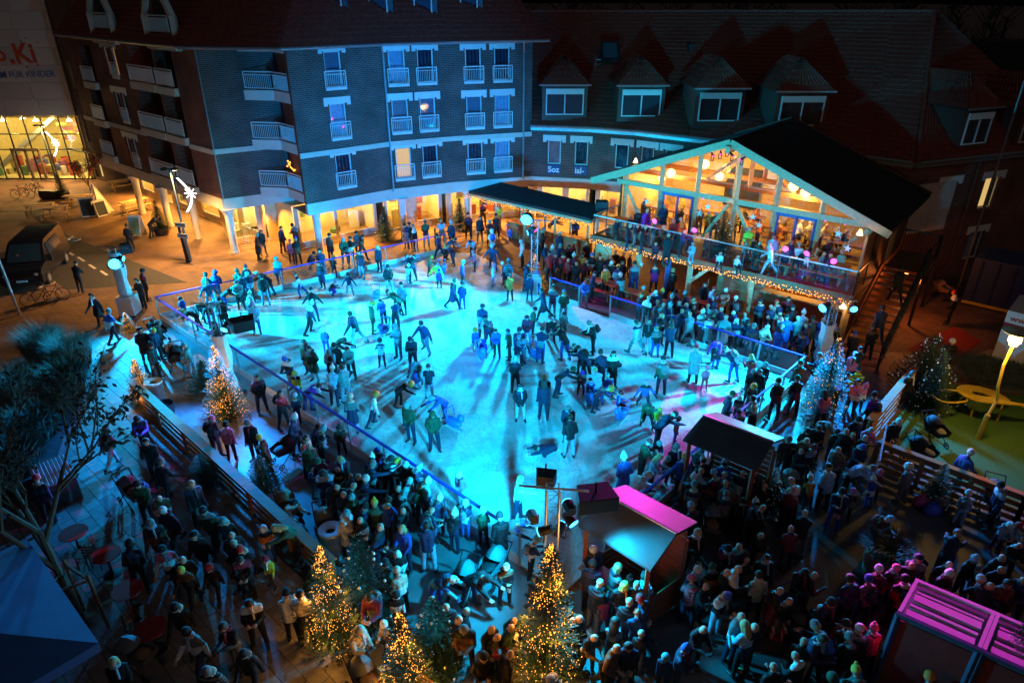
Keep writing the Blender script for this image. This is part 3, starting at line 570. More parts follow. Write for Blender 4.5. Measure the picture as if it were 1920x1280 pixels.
def window(b, A, B, s, z, w, h, cur='k', rail=True, lintel=True, mull=False, d=.12, box=0., frame=frame_w, half=None):
    """window part with frame, pane(s), curtain; lintel and railing are parts of the building"""
    A = V3((A[0], A[1], 0)); B = V3((B[0], B[1], 0)); u = (B - A).normalized(); n = inn(A, B); rz = math.atan2(u.y, u.x)
    def P(ss, zz, dd): return A + u * ss + n * dd + V3((0, 0, zz))
    q = MB(); t = .07
    for ss in (s - w / 2 + t / 2, s + w / 2 - t / 2) + ((s,) if mull else ()): q.box(P(ss, z + h / 2, d), (t, .07, h), rz)
    for zz in (z + t / 2, z + h - t / 2): q.box(P(s, zz, d), (w - .01, .062, t), rz)
    if box: q.box(P(s, z + h - box / 2, d - .02), (w - .02, .1, box), rz)
    f = q.build('window', frame, b)
    halves = ((s - w / 4, w / 2), (s + w / 4, w / 2)) if mull else ((s, w),)
    for c, ww in halves:
        q = MB(); q.box(P(c, z + h / 2, d), (ww - t, .012, h - t), rz); q.build('pane', pane_m, f)
    q = MB()
    if cur in 'wk':   # folds
        k = 9
        pts = [(s - w / 2 + w * i / k, .30 + (.03 if i % 2 else 0)) for i in range(k + 1)]
        for i in range(k): q.face([P(pts[i][0], z, d + pts[i][1] - .1), P(pts[i + 1][0], z, d + pts[i + 1][1] - .1), P(pts[i + 1][0], z + h, d + pts[i + 1][1] - .1), P(pts[i][0], z + h, d + pts[i][1] - .1)])
    elif cur in 'bpg':
        k = 14
        for i in range(k): q.face([P(s - w / 2, z + h * i / k, d + .16), P(s + w / 2, z + h * i / k, d + .16), P(s + w / 2, z + h * (i + 1) / k, d + .13), P(s - w / 2, z + h * (i + 1) / k, d + .13)])
    else: q.box(P(s, z + h / 2, d + .45), (w + .3, .02, h + .1), rz)
    q.build('curtain' if cur not in 'ylmo' else 'lit_room', CURT[cur], f)
    if lintel:
        q = MB(); q.box(P(s, z + h + .17, -.02), (w + .62, .06, .34), rz)
        for k in (-1, 1): q.box(P(s + k * (w / 2 + .2), z + h - .05, -.02), (.22, .058, .12), rz)
        q.build('lintel', white_paint, b)
    if rail: railing(b, P(s - w / 2 - .12, z - .08, -.14), P(s + w / 2 + .12, z - .08, -.14), .9, base=True)
    return f
def railing(b, p, q, h, base=False, panel=False, name='railing'):
    m = MB(); d = (q - p); L = d.length; d = d / L; Z = V3((0, 0, 1))
    m.bar(p + Z * h, q + Z * h, .05, .06); m.bar(p + Z * .1, q + Z * .1, .04, .04); m.bar(p + Z * (h - .16), q + Z * (h - .16), .03, .03)
    k = max(3, int(L / .11))
    for i in range(k + 1):
        x = p + d * (L * i / k); m.bar(x + Z * .08, x + Z * (h - .1 if 0 < i < k else h), .022 if 0 < i < k else .045)
    if base: m.bar(p + Z * .0, q + Z * .0, .1, .13)
    if panel: m.bar(p + Z * (h / 2), q + Z * (h / 2), .02, h - .2)
    return m.build(name, white_paint, b, smooth=False)
def tiles(b, name, E0, E1, R0, R1, mat=tile_m, tw=.26, th=.36):
    E0, E1, R0, R1 = map(V3, (E0, E1, R0, R1)); nu = max(2, int((E1 - E0).length / tw)); nv = max(2, int(((R0 + R1) / 2 - (E0 + E1) / 2).length / th))
    N = (E1 - E0).cross(R0 - E0 if (R0 - E0).length > .1 else R1 - E0).normalized(); N = N if N.z > 0 else -N
    vs = []; fs = []
    def S(a, c): return (E0.lerp(E1, a)).lerp(R0.lerp(R1, a), c)
    for j in range(nv):
        base = len(vs)
        for i in range(2 * nu + 1):
            hgt = (.055 if i % 2 else 0)
            for c, o in ((j / nv, .05), ((j + 1) / nv, .01)): vs.append(S(i / (2 * nu), c) + N * (o + hgt))
            vs.append(S(i / (2 * nu), j / nv) + N * (.0 + hgt))
        for i in range(2 * nu):
            k = base + 3 * i; fs.append((k, k + 3, k + 4, k + 1)); fs.append((k + 2, k + 5, k + 3, k))
    mb = MB(); mb.idx(vs, fs); mb.face([E0 - N * .03, E1 - N * .03, R1 - N * .03, R0 - N * .03])
    o = mb.build(name, mat, b, ang=60); o['kind'] = 'stuff'; return o
# ---- apartment block ------------------------------------------------
K1 = V3((-16.95, 39.37, 0)); ud = V3((-.752, .66, 0)).normalized(); K0 = K1 + ud * 19
K2 = V3((-13.4, 41.5, 0)); K3 = V3((-11.71, 38.24, 0)); K4 = V3((-7.39, 41.7, 0)); K5 = V3((-3.75, 43.44, 0)); K6 = V3((1.25, 45.05, 0))
apt = thing('apartment_building', 'tall dark brick apartment block with white balcony railings above lit shops', 'building', K1)
ZC = 3.3; ZE = 11.6; ROWS = (9.4, 6.72, 3.95)
def fac(A, B, wins, z0=ZC, z1=ZE, mat=brick_dark, extra=(), s0=0., name='wall'):
    q = MB(); wall_mb(q, A, B, z0, z1, [(s - w / 2, s + w / 2, z, z + h) for (s, z, w, h) in wins] + list(extra), s0=s0); return q.build(name, mat, apt, smooth=False)
H_ = 1.82
# facade 1 (corner to balcony notch)
fac(K1, K2, [])
fac(K2, K3, [], mat=brick_red)
S1 = [(2.55, z + .08, .98, H_) for z in ROWS]; S2 = [(s, z, .98, H_) for z in ROWS for s in (.88, 2.6)]; S3 = [(s, z - .04, .98, H_) for z in ROWS for s in (1.5, 3.31)]
fac(K3, K4, S1); fac(K4, K5, S2, s0=5.5); fac(K5, K6, S3, s0=9.5)
for w, c in zip(S1, 'gwk'): window(apt, K3, K4, *w, cur=c)
for w, c in zip(S2, 'wkpgyk'): window(apt, K4, K5, *w, cur=c)
for w, c in zip(S3, 'kkgwkw'): window(apt, K5, K6, *w, cur=c)
# street facade
SW = []; LG = []
for z in (9.35, 6.6, 3.72):
    SW += [(10.95, z, .7, 1.75), (12.05, z + .0, .7, 1.75)]; LG += [(5.3, 8.65, z - .1, z + 2.25, 1.4), (2.75, 4.95, z - .1, z + 2.25, 1.4)]
LG += [(14.6, 16.6, z - .1, z + 2.2, 1.3) for z in (8.8, 6.3, 3.9)]
fac(K1, K0, SW, extra=LG, z0=3.3, z1=11.45, mat=brick_red)
for i, w in enumerate(SW): window(apt, K1, K0, *w, cur='kokkkk'[i % 6], rail=(i % 2 == 0))
u = (K0 - K1).normalized(); n = inn(K1, K0)
def PS(s, z, d=0): return K1 + u * s + n * d + V3((0, 0, z))
for i, (a, c, e, f, d) in enumerate(LG):
    q = MB(); wall_mb(q, PS(a - .1, 0, d), PS(c + .1, 0, d), e, f, [((c - a) * .15, (c - a) * .6, e + .05, e + 2.0, .1)]); q.build('loggia_wall', brick_red, apt, smooth=False)
    q = MB(); q.bar(PS(a + (c - a) * .15, e + 1, d + .1), PS(a + (c - a) * .62, e + 1, d + .1), .02, 2.0); q.build('loggia_window', CURT['o'] if i == 0 else room_dark, apt)
    q = MB(); q.bar(PS(a - .02, e - .22, -.12), PS(c + .02, e - .22, -.12), .3, .42); q.build('balcony_slab', cream, apt)
    railing(apt, PS(a, e + .02, -.2), PS(c, e + .02, -.2), .95, panel=i in (1, 7))
for z, h in ((6.05, .28),):
    for a, c in ((0, 2.75), (8.65, 19)):
        q = MB(); q.bar(PS(a, z, -.03), PS(c, z, -.03), .08, h); q.build('cream_band', cream, apt)
    for A, B in ((K1, K2), (K3, K4), (K4, K5), (K5, K6)):
        m_ = inn(A, B) * -.03; q = MB(); q.bar(A + m_ + V3((0, 0, z)), B + m_ + V3((0, 0, z)), .08, h); q.build('cream_band', cream, apt)
# cornice over the arcade
for A, B in ((K0, K1), (K1, K2), (K3, K4), (K4, K5), (K5, K6)):
    m_ = inn(A, B); q = MB(); q.bar(A + m_ * .1 + V3((0, 0, 3.02)), B + m_ * .1 + V3((0, 0, 3.02)), .3, .66); q.build('cornice', cream, apt)
# stacked balconies in the notch
b0, b1, b2 = V3((-15.0, 40.35, 0)), V3((-13.24, 40.05, 0)), V3((-12.0, 38.75, 0))
for z, st in ((9.15, 0), (6.45, 0), (3.7, 1)):
    q = MB(); q.prism([(p.x, p.y) for p in (b0, b1, b2, K3 + V3((.0, .25, 0)), K2)], z - .42, z + .12); q.build('balcony_slab', cream, apt, smooth=False)
    Z = V3((0, 0, z + .12)); railing(apt, b0 + Z + V3((.1, .05, 0)), b1 + Z + V3((0, .08, 0)), .95); railing(apt, b1 + Z + V3((0, .08, 0)), b2 + Z + V3((-.0, .1, 0)), .95)
    q = MB(); q.box((b1.x + .2, b1.y + .9, z + 1.2), (.9, .06, 2.1), R(-50)); q.build('balcony_door', room_dark, apt)
q = MB(); q.prism([(p.x, p.y) for p in (b0, b1, b2, K3 + V3((0, .25, 0)), K2)], 11.25, 11.6); q.build('balcony_roof', cream, apt, smooth=False)
# star lights on the lowest notch balcony
q = MB()
for i in range(9): q.ball((-12.75 + random.uniform(-.25, .25), 39.75 + random.uniform(-.1, .1), 4.9 + i * .07), .05, 6, 4)
tag(q.build('star_garland', bulb_m), 'small amber light garland hanging on the lowest corner balcony', 'garland')
# roof, gutter, dormers
def eave(A, B, o=.55): m_ = inn(A, B) * -o; return A + m_, B + m_
EP = [K0 + ud * 0 - n * .5, K1 - n * .3 + V3((-.2, -.45, 0)), K3 + V3((-.1, -.6, 0)), K4 + V3((.3, -.5, 0)), K5 + V3((.15, -.55, 0)), K6 + V3((1.0, -.35, 0))]
RO = [n * 4.5, V3((2.2, 4.5, 0)), V3((.6, 4.6, 0)), V3((-1.2, 4.3, 0)), V3((-1.6, 4.2, 0)), V3((-3.8, 3.8, 0))]
for i in range(5):
    A, B = EP[i], EP[i + 1]; mm = inn(A, B)
    tiles(apt, 'roof_tiles', A + V3((0, 0, ZE)), B + V3((0, 0, ZE)), A + RO[i] + V3((0, 0, ZE + 4.6)), B + RO[i + 1] + V3((0, 0, ZE + 4.6)))
    q = MB(); q.tube(A + V3((0, 0, ZE - .06)) - mm * .05, B + V3((0, 0, ZE - .06)) - mm * .05, .085, n=8); q.build('gutter', zinc, apt)
    q = MB(); q.face([A + V3((0, 0, ZE - .02)), B + V3((0, 0, ZE - .02)), B + mm * .8 + V3((0, 0, ZE - .02)), A + mm * .8 + V3((0, 0, ZE - .02))]); q.build('soffit', dark_metal, apt)
for p0, p1 in (((716, 82), (734, 352)), ((977, 76), (974, 340))):
    A, B = (K4, K5) if p0[0] < 900 else (K5, K6)
    q = MB(); x = (A + (B - A) * (.02 if p0[0] < 900 else .89)) - inn(A, B) * .1
    q.path([x + V3((0, -.35, ZE - .1)), x + V3((0, 0, ZE - .7)), x + V3((0, 0, 3.2))], .055, 8); q.build('downpipe', zinc, apt)
x = K1 + V3((.12, -.12, 0)); q = MB(); q.path([x + V3((0, 0, ZE)), x + V3((0, 0, 3.3))], .035, 6); q.build('downpipe', zinc, apt)
for px in (627, 712, 795, 880):     # roof windows standing above the gutter
    p = AT(px, 40, 41.5 if px < 700 else 42.9 if px < 760 else 44.0 if px < 850 else 45.2); c = 'kkwg'[(627, 712, 795, 880).index(px)]
    A = p + V3((-.75, 0, 0)); B = p + V3((.75, 0, 0)); z = p.z
    q = MB(); q.box(p + V3((0, .95, .9)), (1.62, 1.9, 2.1)); o = q.build('dormer', pm('dormer_slate', (.05, .06, .075), .5), apt)
    window(apt, (A.x, A.y - .1), (B.x, B.y - .1), .75, z + .05, 1.05, 1.6, cur=c, rail=False, lintel=False, d=-.02)
# gables over the street facade
for s, w in ((2.9, 3.4), (10.9, 3.2)):
    q = MB(); q.face([PS(s - w / 2, 11.45, -.1), PS(s + w / 2, 11.45, -.1), PS(s + w / 2, 12.9, -.1), PS(s, 15.2, -.1), PS(s - w / 2, 12.9, -.1)], 0, [(0, 0), (w, 0), (w, 1.5), (w / 2, 3.7), (0, 1.5)]); q.build('gable', brick_red, apt, smooth=False)
    q = MB(); q.bar(PS(s - w / 2, 11.3, -.2), PS(s - w / 2, 13.0, -.2), .3, .3); q.bar(PS(s + w / 2, 11.3, -.2), PS(s + w / 2, 13.0, -.2), .3, .3)
    q.bar(PS(s - w / 2, 12.9, -.2), PS(s, 15.3, -.2), .28, .3); q.bar(PS(s + w / 2, 12.9, -.2), PS(s, 15.3, -.2), .28, .3); q.bar(PS(s - w / 2 - .1, 11.5, -.25), PS(s + w / 2 + .1, 11.5, -.25), .3, .45); q.build('gable_trim', cream, apt)
    q = MB(); q.bar(PS(s - .6, 13, -.12), PS(s + .6, 13, -.12), .05, 1.7); q.build('gable_window', room_dark, apt)
    railing(apt, PS(s - 1.2, 12.1, -.3), PS(s + 1.2, 12.1, -.3), .9)
# arcade: columns, soffit, shop rooms ---------------------------------
def column(p, top=2.72, r=.22, mat=white_paint):
    q = MB(); q.lathe([(r * 1.08, 0), (r * 1.08, .1), (r, .12), (r, top - .5), (r * 1.25, top - .25), (r * 1.9, top)], (p.x, p.y, 0), 16); return q.build('column', mat, apt)
for p in (V3((-26.54, 47.94, 0)), V3((-23.2, 44.9, 0)), V3((-20.19, 42.27, 0)), V3((-16.85, 39.55, 0)), V3((-11.85, 40.2, 0)) * .98, V3((-6.9, 42.15, 0)), V3((-2.9, 44.0, 0)), V3((1.4, 45.2, 0))): column(p)
wall_in = pm('shop_plaster', (.62, .5, .34), .8, var=.15, vscale=2)
shop_y = pm('shop_wall', (.75, .62, .35), .8, var=.2, vscale=1.5)
floor_in = wood('shop_floor', (.3, .18, .09), (.42, .28, .14))
goods = [pm('goods_%d' % i, c, .6, var=.3, vscale=10) for i, c in enumerate(((.5, .1, .06), (.1, .25, .12), (.6, .5, .2), (.12, .15, .4), (.7, .65, .55), (.3, .12, .2)))]
def shop(A, B, rec, segs, depth=3.0, power=260, col=WARM, room=shop_y, soffit=True, zt=2.7):
    """recessed shop front between A and B with glazing, room, furniture and ceiling lamps"""
    A = V3(A); B = V3(B); nn = inn(A, B); uu = (B - A).normalized(); L = (B - A).length
    a = A + nn * rec; ops = [(s0 * L, s1 * L, .35, zt - .1, .12) for s0, s1, k in segs if k == 'w'] + [(s0 * L, s1 * L, .02, 2.3, .12) for s0, s1, k in segs if k == 'd']
    q = MB(); wall_mb(q, a, a + uu * L, 0.02, zt, ops); q.build('shopfront_wall', wall_in, apt, smooth=False)
    if soffit:
        q = MB(); q.face([A + V3((0, 0, zt)), B + V3((0, 0, zt)), B + nn * (rec + .02) + V3((0, 0, zt)), A + nn * (rec + .02) + V3((0, 0, zt))]); q.build('soffit', cream, apt)
    p, r_ = a + nn * .13, a + uu * L + nn * .13
    q = MB(); q.face([p + nn * depth + V3((0, 0, 0)), r_ + nn * depth, r_ + nn * depth + V3((0, 0, zt)), p + nn * depth + V3((0, 0, zt))]); q.face([p, p + nn * depth, p + nn * depth + V3((0, 0, zt)), p + V3((0, 0, zt))]); q.face([r_, r_ + nn * depth, r_ + nn * depth + V3((0, 0, zt)), r_ + V3((0, 0, zt))]); q.face([p + V3((0, 0, zt)), r_ + V3((0, 0, zt)), r_ + nn * depth + V3((0, 0, zt)), p + nn * depth + V3((0, 0, zt))]); q.build('shop_room', room, apt, smooth=False)
    q = MB(); q.face([p + V3((0, 0, .03)), r_ + V3((0, 0, .03)), r_ + nn * depth + V3((0, 0, .03)), p + nn * depth + V3((0, 0, .03))]); q.build('shop_floor', floor_in, apt, smooth=False)
    for s0, s1, k in segs:
        z0, z1 = (.35, zt - .1) if k == 'w' else (.02, 2.3)
        q = MB(); c0_, c1_ = a + uu * (s0 * L) + nn * .06, a + uu * (s1 * L) + nn * .06; nm = max(1, int((c1_ - c0_).length / 1.6))
        for i in range(nm + 1): x = c0_.lerp(c1_, i / nm); q.bar(x + V3((0, 0, z0)), x + V3((0, 0, z1)), .07)
        q.bar(c0_ + V3((0, 0, z0 + .03)), c1_ + V3((0, 0, z0 + .03)), .08, .06); q.bar(c0_ + V3((0, 0, z1 - .03)), c1_ + V3((0, 0, z1 - .03)), .08, .06)
        f = q.build('shop_window' if k == 'w' else 'shop_door', white_paint, apt)
        for i in range(nm):
            x0, x1 = c0_.lerp(c1_, i / nm), c0_.lerp(c1_, (i + 1) / nm); q = MB(); q.bar(x0 + uu * .04 + V3((0, 0, (z0 + z1) / 2)), x1 - uu * .04 + V3((0, 0, (z0 + z1) / 2)), .012, z1 - z0 - .12); q.build('pane', pane_m, f)
    rnd = random.Random(int(L * 100))
    q = [MB() for _ in range(int(L * 2.2))]; gk = []
    for i in range(int(L * 2.2)):
        k_ = i; gk.append(rnd.randrange(len(goods))); k = i; rnd.random()
        x = p + uu * rnd.uniform(.3, L - .3) + nn * rnd.uniform(.4, depth - .3); h = rnd.uniform(.25, 1.2)
        if rnd.random() < .5: q[k].box(x + V3((0, 0, .04 + h / 2)), (rnd.uniform(.3, .9), rnd.uniform(.2, .5), h), rnd.uniform(0, 3))
        else:
            zz = rnd.uniform(1.0, 2.2); x = p + uu * rnd.uniform(.3, L - .3) + nn * (depth - .04); q[k].box(x + V3((0, 0, zz)), (rnd.uniform(.3, .8), .05, rnd.uniform(.3, .6)), math.atan2(uu.y, uu.x))
    for k, mbx in enumerate(q):
        if mbx.f: mbx.build('shop_display', goods[gk[k]], apt)
    nl = max(1, int(L / 3.2))
    for i in range(nl):
        c = p + uu * (L * (i + .5) / nl) + nn * (depth * .45)
        q = MB(); q.lathe([(.16, 0), (.16, .04), (.1, .06)], c + V3((0, 0, zt - .08)), 12); q.build('ceiling_lamp', em('lamp_disc', (1, .7, .3), 6), apt)
        lamp('POINT', c + V3((0, 0, zt - .3)), col, power / nl, apt, .15, name='shop_light')
        if soffit:
            c = A + uu * (L * (i + .5) / nl) + nn * (rec * .5); q = MB(); q.lathe([(.11, 0), (.11, .05)], c + V3((0, 0, zt - .06)), 12); q.build('soffit_lamp', em('lamp_disc', (1, .7, .3), 6), apt)
            lamp('SPOT', c + V3((0, 0, zt - .1)), AMB, power * 2.8 / nl, apt, .08, target=c - nn * 1.6, angle=125, blend=.5, name='soffit_light')
shop(K3, K4, 2.3, [(.05, .48, 'w'), (.5, .97, 'w')], power=800)
shop(K4, K5, 2.3, [(.05, .25, 'd'), (.55, .95, 'w')], power=800)
shop(K5, K6, 2.3, [(.06, .45, 'w'), (.55, .95, 'w')], power=800)
shop(K1 + V3((.2, .2, 0)), K2, 1.6, [(.08, .45, 'w'), (.5, .9, 'd')], power=600)
shop(K0, K1 + V3((-.3, .3, 0)), 2.6, [(.03, .14, 'w'), (.18, .30, 'd'), (.36, .5, 'w'), (.55, .68, 'w'), (.72, .82, 'd'), (.86, .97, 'w')], power=2600, depth=2.5)
# ---- low row with tiled roof, dormers ------------------------------
low = thing('brick_row_building', 'low curved brick row with dark red tiled roof and wide dormers', 'building', (1.25, 45.05, 0))
apt_keep = apt
F = [V3((1.25, 45.05, 0)), V3((4.84, 44.3, 0)), V3((7.7, 43.1, 0)), V3((10.5, 41.1, 0)), V3((18.4, 35.7, 0)), V3((20.0, 34.3, 0)), V3((30, 38.2, 0))]
RG = [V3((.8, 52.0, 12.97)), V3((5.5, 51.8, 12.98)), V3((9.5, 51.2, 12.99)), V3((13, 50.0, 13.02)), V3((22.0, 43.6, 13.14)), V3((23.6, 42.3, 13.17))]
ZG = 6.45
apt = low
low_w = {0: [(1.5, 4.2, .85, 1.5), (3.25, 4.2, .85, 1.5)], 1: [(2.2, 4.2, .85, 1.5)], 2: [(.75, 4.2, .85, 1.5), (2.3, 4.2, .85, 1.5)]}
for i in range(6):
    A, B = F[i], F[i + 1]; ws = low_w.get(i, [])
    if i == 5: ws = [(3.0, 3.6, 1.1, 1.7), (6.2, 3.6, 1.1, 1.7), (6.3, .7, 1.1, 1.6)]
    q = MB(); wall_mb(q, A, B, 0 if i > 3 else 3.3, ZG, [(s - w / 2, s + w / 2, z, z + h) for s, z, w, h in ws]); q.build('wall', brick_dark if i < 3 else brick_red, low, smooth=False)
    for j, w in enumerate(ws): window(low, A, B, *w, cur=('lkkllk' if i < 4 else 'ywylwy')[(i + j) % 6], rail=False, lintel=True, box=.0)
    m_ = inn(A, B)
    if i < 4: q = MB(); q.bar(A + m_ * .1 + V3((0, 0, 3.02)), B + m_ * .1 + V3((0, 0, 3.02)), .3, .66); q.build('cornice', cream, low)
    q = MB(); q.bar(A - m_ * .12 + V3((0, 0, ZG + .05)), B - m_ * .12 + V3((0, 0, ZG + .05)), .3, .34); q.build('zinc_fascia', zinc, low)
    q = MB(); q.tube(A - m_ * .35 + V3((0, 0, ZG + .16)), B - m_ * .35 + V3((0, 0, ZG + .16)), .08); q.build('gutter', zinc, low)
    E0_, E1_ = A - m_ * .3 + V3((0, 0, ZG + .2)), B - m_ * .3 + V3((0, 0, ZG + .2))
    if i < 5: tiles(low, 'roof_tiles', E0_, E1_, RG[i], RG[i + 1])
    else: tiles(low, 'roof_tiles', F[5] + V3((0, -.25, ZG + .2)), E1_ + V3((1, .3, 0)), RG[5], RG[5] + V3((.1, 0, 0)))
shop(F[0], F[1], 2.3, [(.1, .5, 'w'), (.6, .95, 'w')], power=800)
shop(F[1], F[2], 2.3, [(.1, .9, 'w')], power=600)
shop(F[2], F[3], 2.3, [(.1, .5, 'w'), (.6, .8, 'd')], power=600)
shop(F[3], F[4], 1.2, [(.1, .3, 'w'), (.4, .6, 'w')], power=120)
apt = apt_keep
q = MB(); q.tube(RG[5], F[5] + V3((0, -.2, ZG + .25)), .12); q.build('hip_ridge', tile_m, low)
q = MB()
for i in range(5): q.tube(RG[i], RG[i + 1], .13)
q.build('ridge_cap', tile_m, low)
def wpl(A, B, px, py):  # pixel -> s,z on a vertical facade
    A = V3(A); n_ = inn(A, B); u_ = (V3(B) - A).normalized(); r = ray(px, py); tt = (A.x * n_.x + A.y * n_.y) / (r.x * n_.x + r.y * n_.y); P_ = V3((0, 0, CAMH)) + r * tt
    return (P_ - A).dot(u_), P_.z
sgn = pm('sign_blue', (.02, .05, .2), .5); sgw = pm('sign_white', (.75, .8, .85), .5, var=.05)
for s, tx in ((1.5, 'Soz'), (3.25, 'ial-')):
    A, B = F[0], F[1]; u_ = (B - A).normalized(); n_ = inn(A, B); c = A + u_ * s - n_ * .03 + V3((0, 0, 3.87))
    q = MB(); q.bar(c - u_ * .43, c + u_ * .43, .04, .58); o = q.build('window_sign', sgn, low)
    text(tx, .52, face_matrix(c - u_ * .37 - n_ * .03 + V3((0, 0, -.17)), u_), sgw, low, .004, bold=.012)
def dormer(px, py, w, Yd, cur, facing=None):
    """px,py = bottom centre of the window in the photo; Yd = roof segment"""
    i_ = Yd; m_ = inn(F[i_], F[i_ + 1]); e0 = F[i_] - m_ * .3 + V3((0, 0, ZG + .2)); e1 = F[i_ + 1] - m_ * .3 + V3((0, 0, ZG + .2))
    N_ = (e1 - e0).cross(RG[min(i_, 5)] - e0).normalized(); r_ = ray(px, py); o_ = V3((0, 0, CAMH)); tt = (e0 - o_).dot(N_) / r_.dot(N_)
    p = o_ + r_ * (tt * .993); fx = facing or V3((0, -1, 0)); rt = V3((-fx.y, fx.x, 0)); h = 1.55
    q = MB(); c = p - fx * 1.6 + V3((0, 0, .75))
    q.box(c - fx * 0.0, (w + .45, 3.2, h + .5) , math.atan2(rt.y, rt.x)); d0 = q.build('dormer', pm('dormer_wood', (.12, .04, .03), .6, var=.2), low)
    top = p.z + h + .28; e = w / 2 + .42
    f0 = p + fx * .25; f0.z = top
    a, b_ = f0 - rt * e, f0 + rt * e; apex = f0 - fx * 1.5 + V3((0, 0, 1.55)); bk = f0 - fx * 4.0
    tiles(low, 'dormer_tiles', a, b_, apex, apex + rt * .02)
    tiles(low, 'dormer_tiles', bk - rt * e, a, apex - fx * 2.2, apex); tiles(low, 'dormer_tiles', b_, bk + rt * e, apex, apex - fx * 2.2)
    q = MB(); q.tube(a, b_, .06); q.build('gutter', zinc, low)
    A = p - rt * (w / 2) + fx * .02; B = p + rt * (w / 2) + fx * .02
    window(low, A, B, w / 2, p.z + .05, w, h, cur=cur, rail=False, lintel=False, mull=True, d=-.03, box=.32)
dormer(1058, 217, 2.35, 0, 'l'); dormer(1200, 220, 2.35, 1, 'k'); dormer(1345, 229, 2.35, 2, 'l'); dormer(1497, 238, 2.35, 3, 'y')
dormer(1822, 272, 1.75, 5, 'k', V3((.36, -.93, 0)).normalized())
dormer(1925, 268, 1.5, 5, 'k', V3((.36, -.93, 0)).normalized())
skyg = pm('skylight_pane', (.05, .08, .10), .25, var=.1)
for px, py, Y0 in ((1143, 100, 48.0), (1305, 103, 47.2), (1493, 108, 46.0), (1662, 116, 43.2)):
    p = AT(px, py, Y0); i = 0 if px < 1200 else 1 if px < 1400 else 3
    up = V3((.15, 7.0, 6.3)).normalized(); rt = V3((1, -.05 if px < 1400 else -.62, 0)).normalized(); nn = rt.cross(up).normalized(); Mx = Matrix((rt, up, nn)).transposed()
    q = MB(); q.box(p + nn * .15, (1.15, 1.5, .2), M=Mx); f = q.build('skylight', dark_metal, low); q = MB(); q.box(p + nn * .26, (.9, 1.2, .03), M=Mx); q.build('pane', skyg, f)
for px, py, Y0, hh in ((1288, 48, 50.3, .6), (1444, 100, 45.9, .6), (1695, 112, 43, .7), (1733, 70, 42.4, .5)):
    p = AT(px, py, Y0); q = MB(); q.tube(p - V3((0, 0, .9)), p + V3((0, 0, hh * .5)), .1); q.tube(p + V3((0, 0, hh * .5)), p + V3((0, 0, hh * .7)), .17, .15); q.build('vent_pipe', zinc, low)
p = AT(1722, 92, 42.3); q = MB(); q.tube(p - V3((0, 0, 1)), p + V3((0, 0, .2)), .3); q.tube(p + V3((0, 0, .2)), p + V3((0, 0, .5)), .5, .42, 12); q.build('roof_cowl', zinc, low)
# roof ladder
q = MB(); p = AT(1105, 212, 45.6); pt = AT(1118, 108, 48.2)
rt = V3((.5, 0, 0))
q.bar(p, pt, .05); q.bar(p + rt, pt + rt, .05)
for k in range(12): c = p.lerp(pt, (k + .5) / 12); q.bar(c, c + rt, .04)
q.build('roof_ladder', zinc, low)
# white rendered patch and downpipe on the right wing, small annexe
A, B = F[5], F[6]; u_ = (B - A).normalized(); n_ = inn(A, B)
q = MB(); q.bar(A + u_ * .6 - n_ * .04 + V3((0, 0, 4.1)), A + u_ * 3.4 - n_ * .04 + V3((0, 0, 4.1)), .06, 2.6); q.build('render_panel', pm('pale_render', (.5, .4, .36), .8, var=.15), low)
q = MB(); x = A + u_ * 4.6 - n_ * .15; q.path([x + V3((0, 0, 6.4)), x + V3((0, 0, .8)), x + V3((-.5, -.4, .3))], .06); q.build('downpipe', pm('copper_pipe', (.35, .2, .14), .35, metal=.7), low)
# ---- white museum-like house -----------------------------------------
mus = thing('museum_building', 'white panelled hall with glowing yellow glass ground floor', 'building', (-38, 58, 0))
MX0, MX1, MY = -52.0, -35.6, 58.0
q = MB(); q.box(((MX0 + MX1) / 2, MY + 6.1, 14.1), (MX1 - MX0, 12, 17.9)); q.build('hall_body', pm('panel_back', (.2, .19, .18), .8), mus)
panm = [pm('white_panel_%d' % i, (c, c * .985, c * .95), .6, var=.06, vscale=.8) for i, c in enumerate((.50, .46, .54))]
pmes = []
for k in range(3): q = MB(); q.box((0, 0, 0), (2.72, .08, 1.26)); pmes.append(q.mesh('panel', panm[k], smooth=False))
for j in range(9):
    for i in range(6):
        x = MX1 - 1.37 - i * 2.74 - (.26 if j % 2 else 0)
        if x + 1.37 > MX1 + .02: x = None
        if x is None: continue
        o = place('panel', random.choice(pmes), mus); o.matrix_parent_inverse = WM(mus).inverted(); o.location = (x, MY + .04, 5.83 + j * 1.28)
    if j % 2:
        q = MB(); q.box((MX1 - .12, MY + .04, 5.83 + j * 1.28), (.24, .08, 1.26)); q.build('panel', panm[0], mus)
redp = pm('red_letter', (.55, .07, .03), .5, var=.05); bluep = pm('blue_letter', (.05, .12, .32), .5, var=.05)
def on_mus(px, py): return AT(px, py, MY - .03)
text('o', 1.5, face_matrix(on_mus(-6, 114), (1, 0, 0)), redp, mus, .01, bold=.05)
q = MB(); q.ball(on_mus(24, 116), .2, 10, 6, sc=(1, .2, 1)); q.build('lettering', redp, mus)
text('Ki', 2.0, face_matrix(on_mus(31, 119), (1, 0, .06)), redp, mus, .01, bold=.05)
text('IM', .66, face_matrix(on_mus(-2, 146), (1, 0, .02)), bluep, mus, .01, bold=.025)
text('F\u00dcR KINDER', .66, face_matrix(on_mus(18, 146), (1, 0, .02)), bluep, mus, .01)
q = MB()
for px, py in ((40, 78), (48, 72), (55, 86), (70, 80), (71, 122), (50, 126)): q.ball(on_mus(px, py), random.uniform(.05, .1), 6, 4, sc=(1, .2, 1))
q.build('paint_splash', redp, mus)
q = MB()
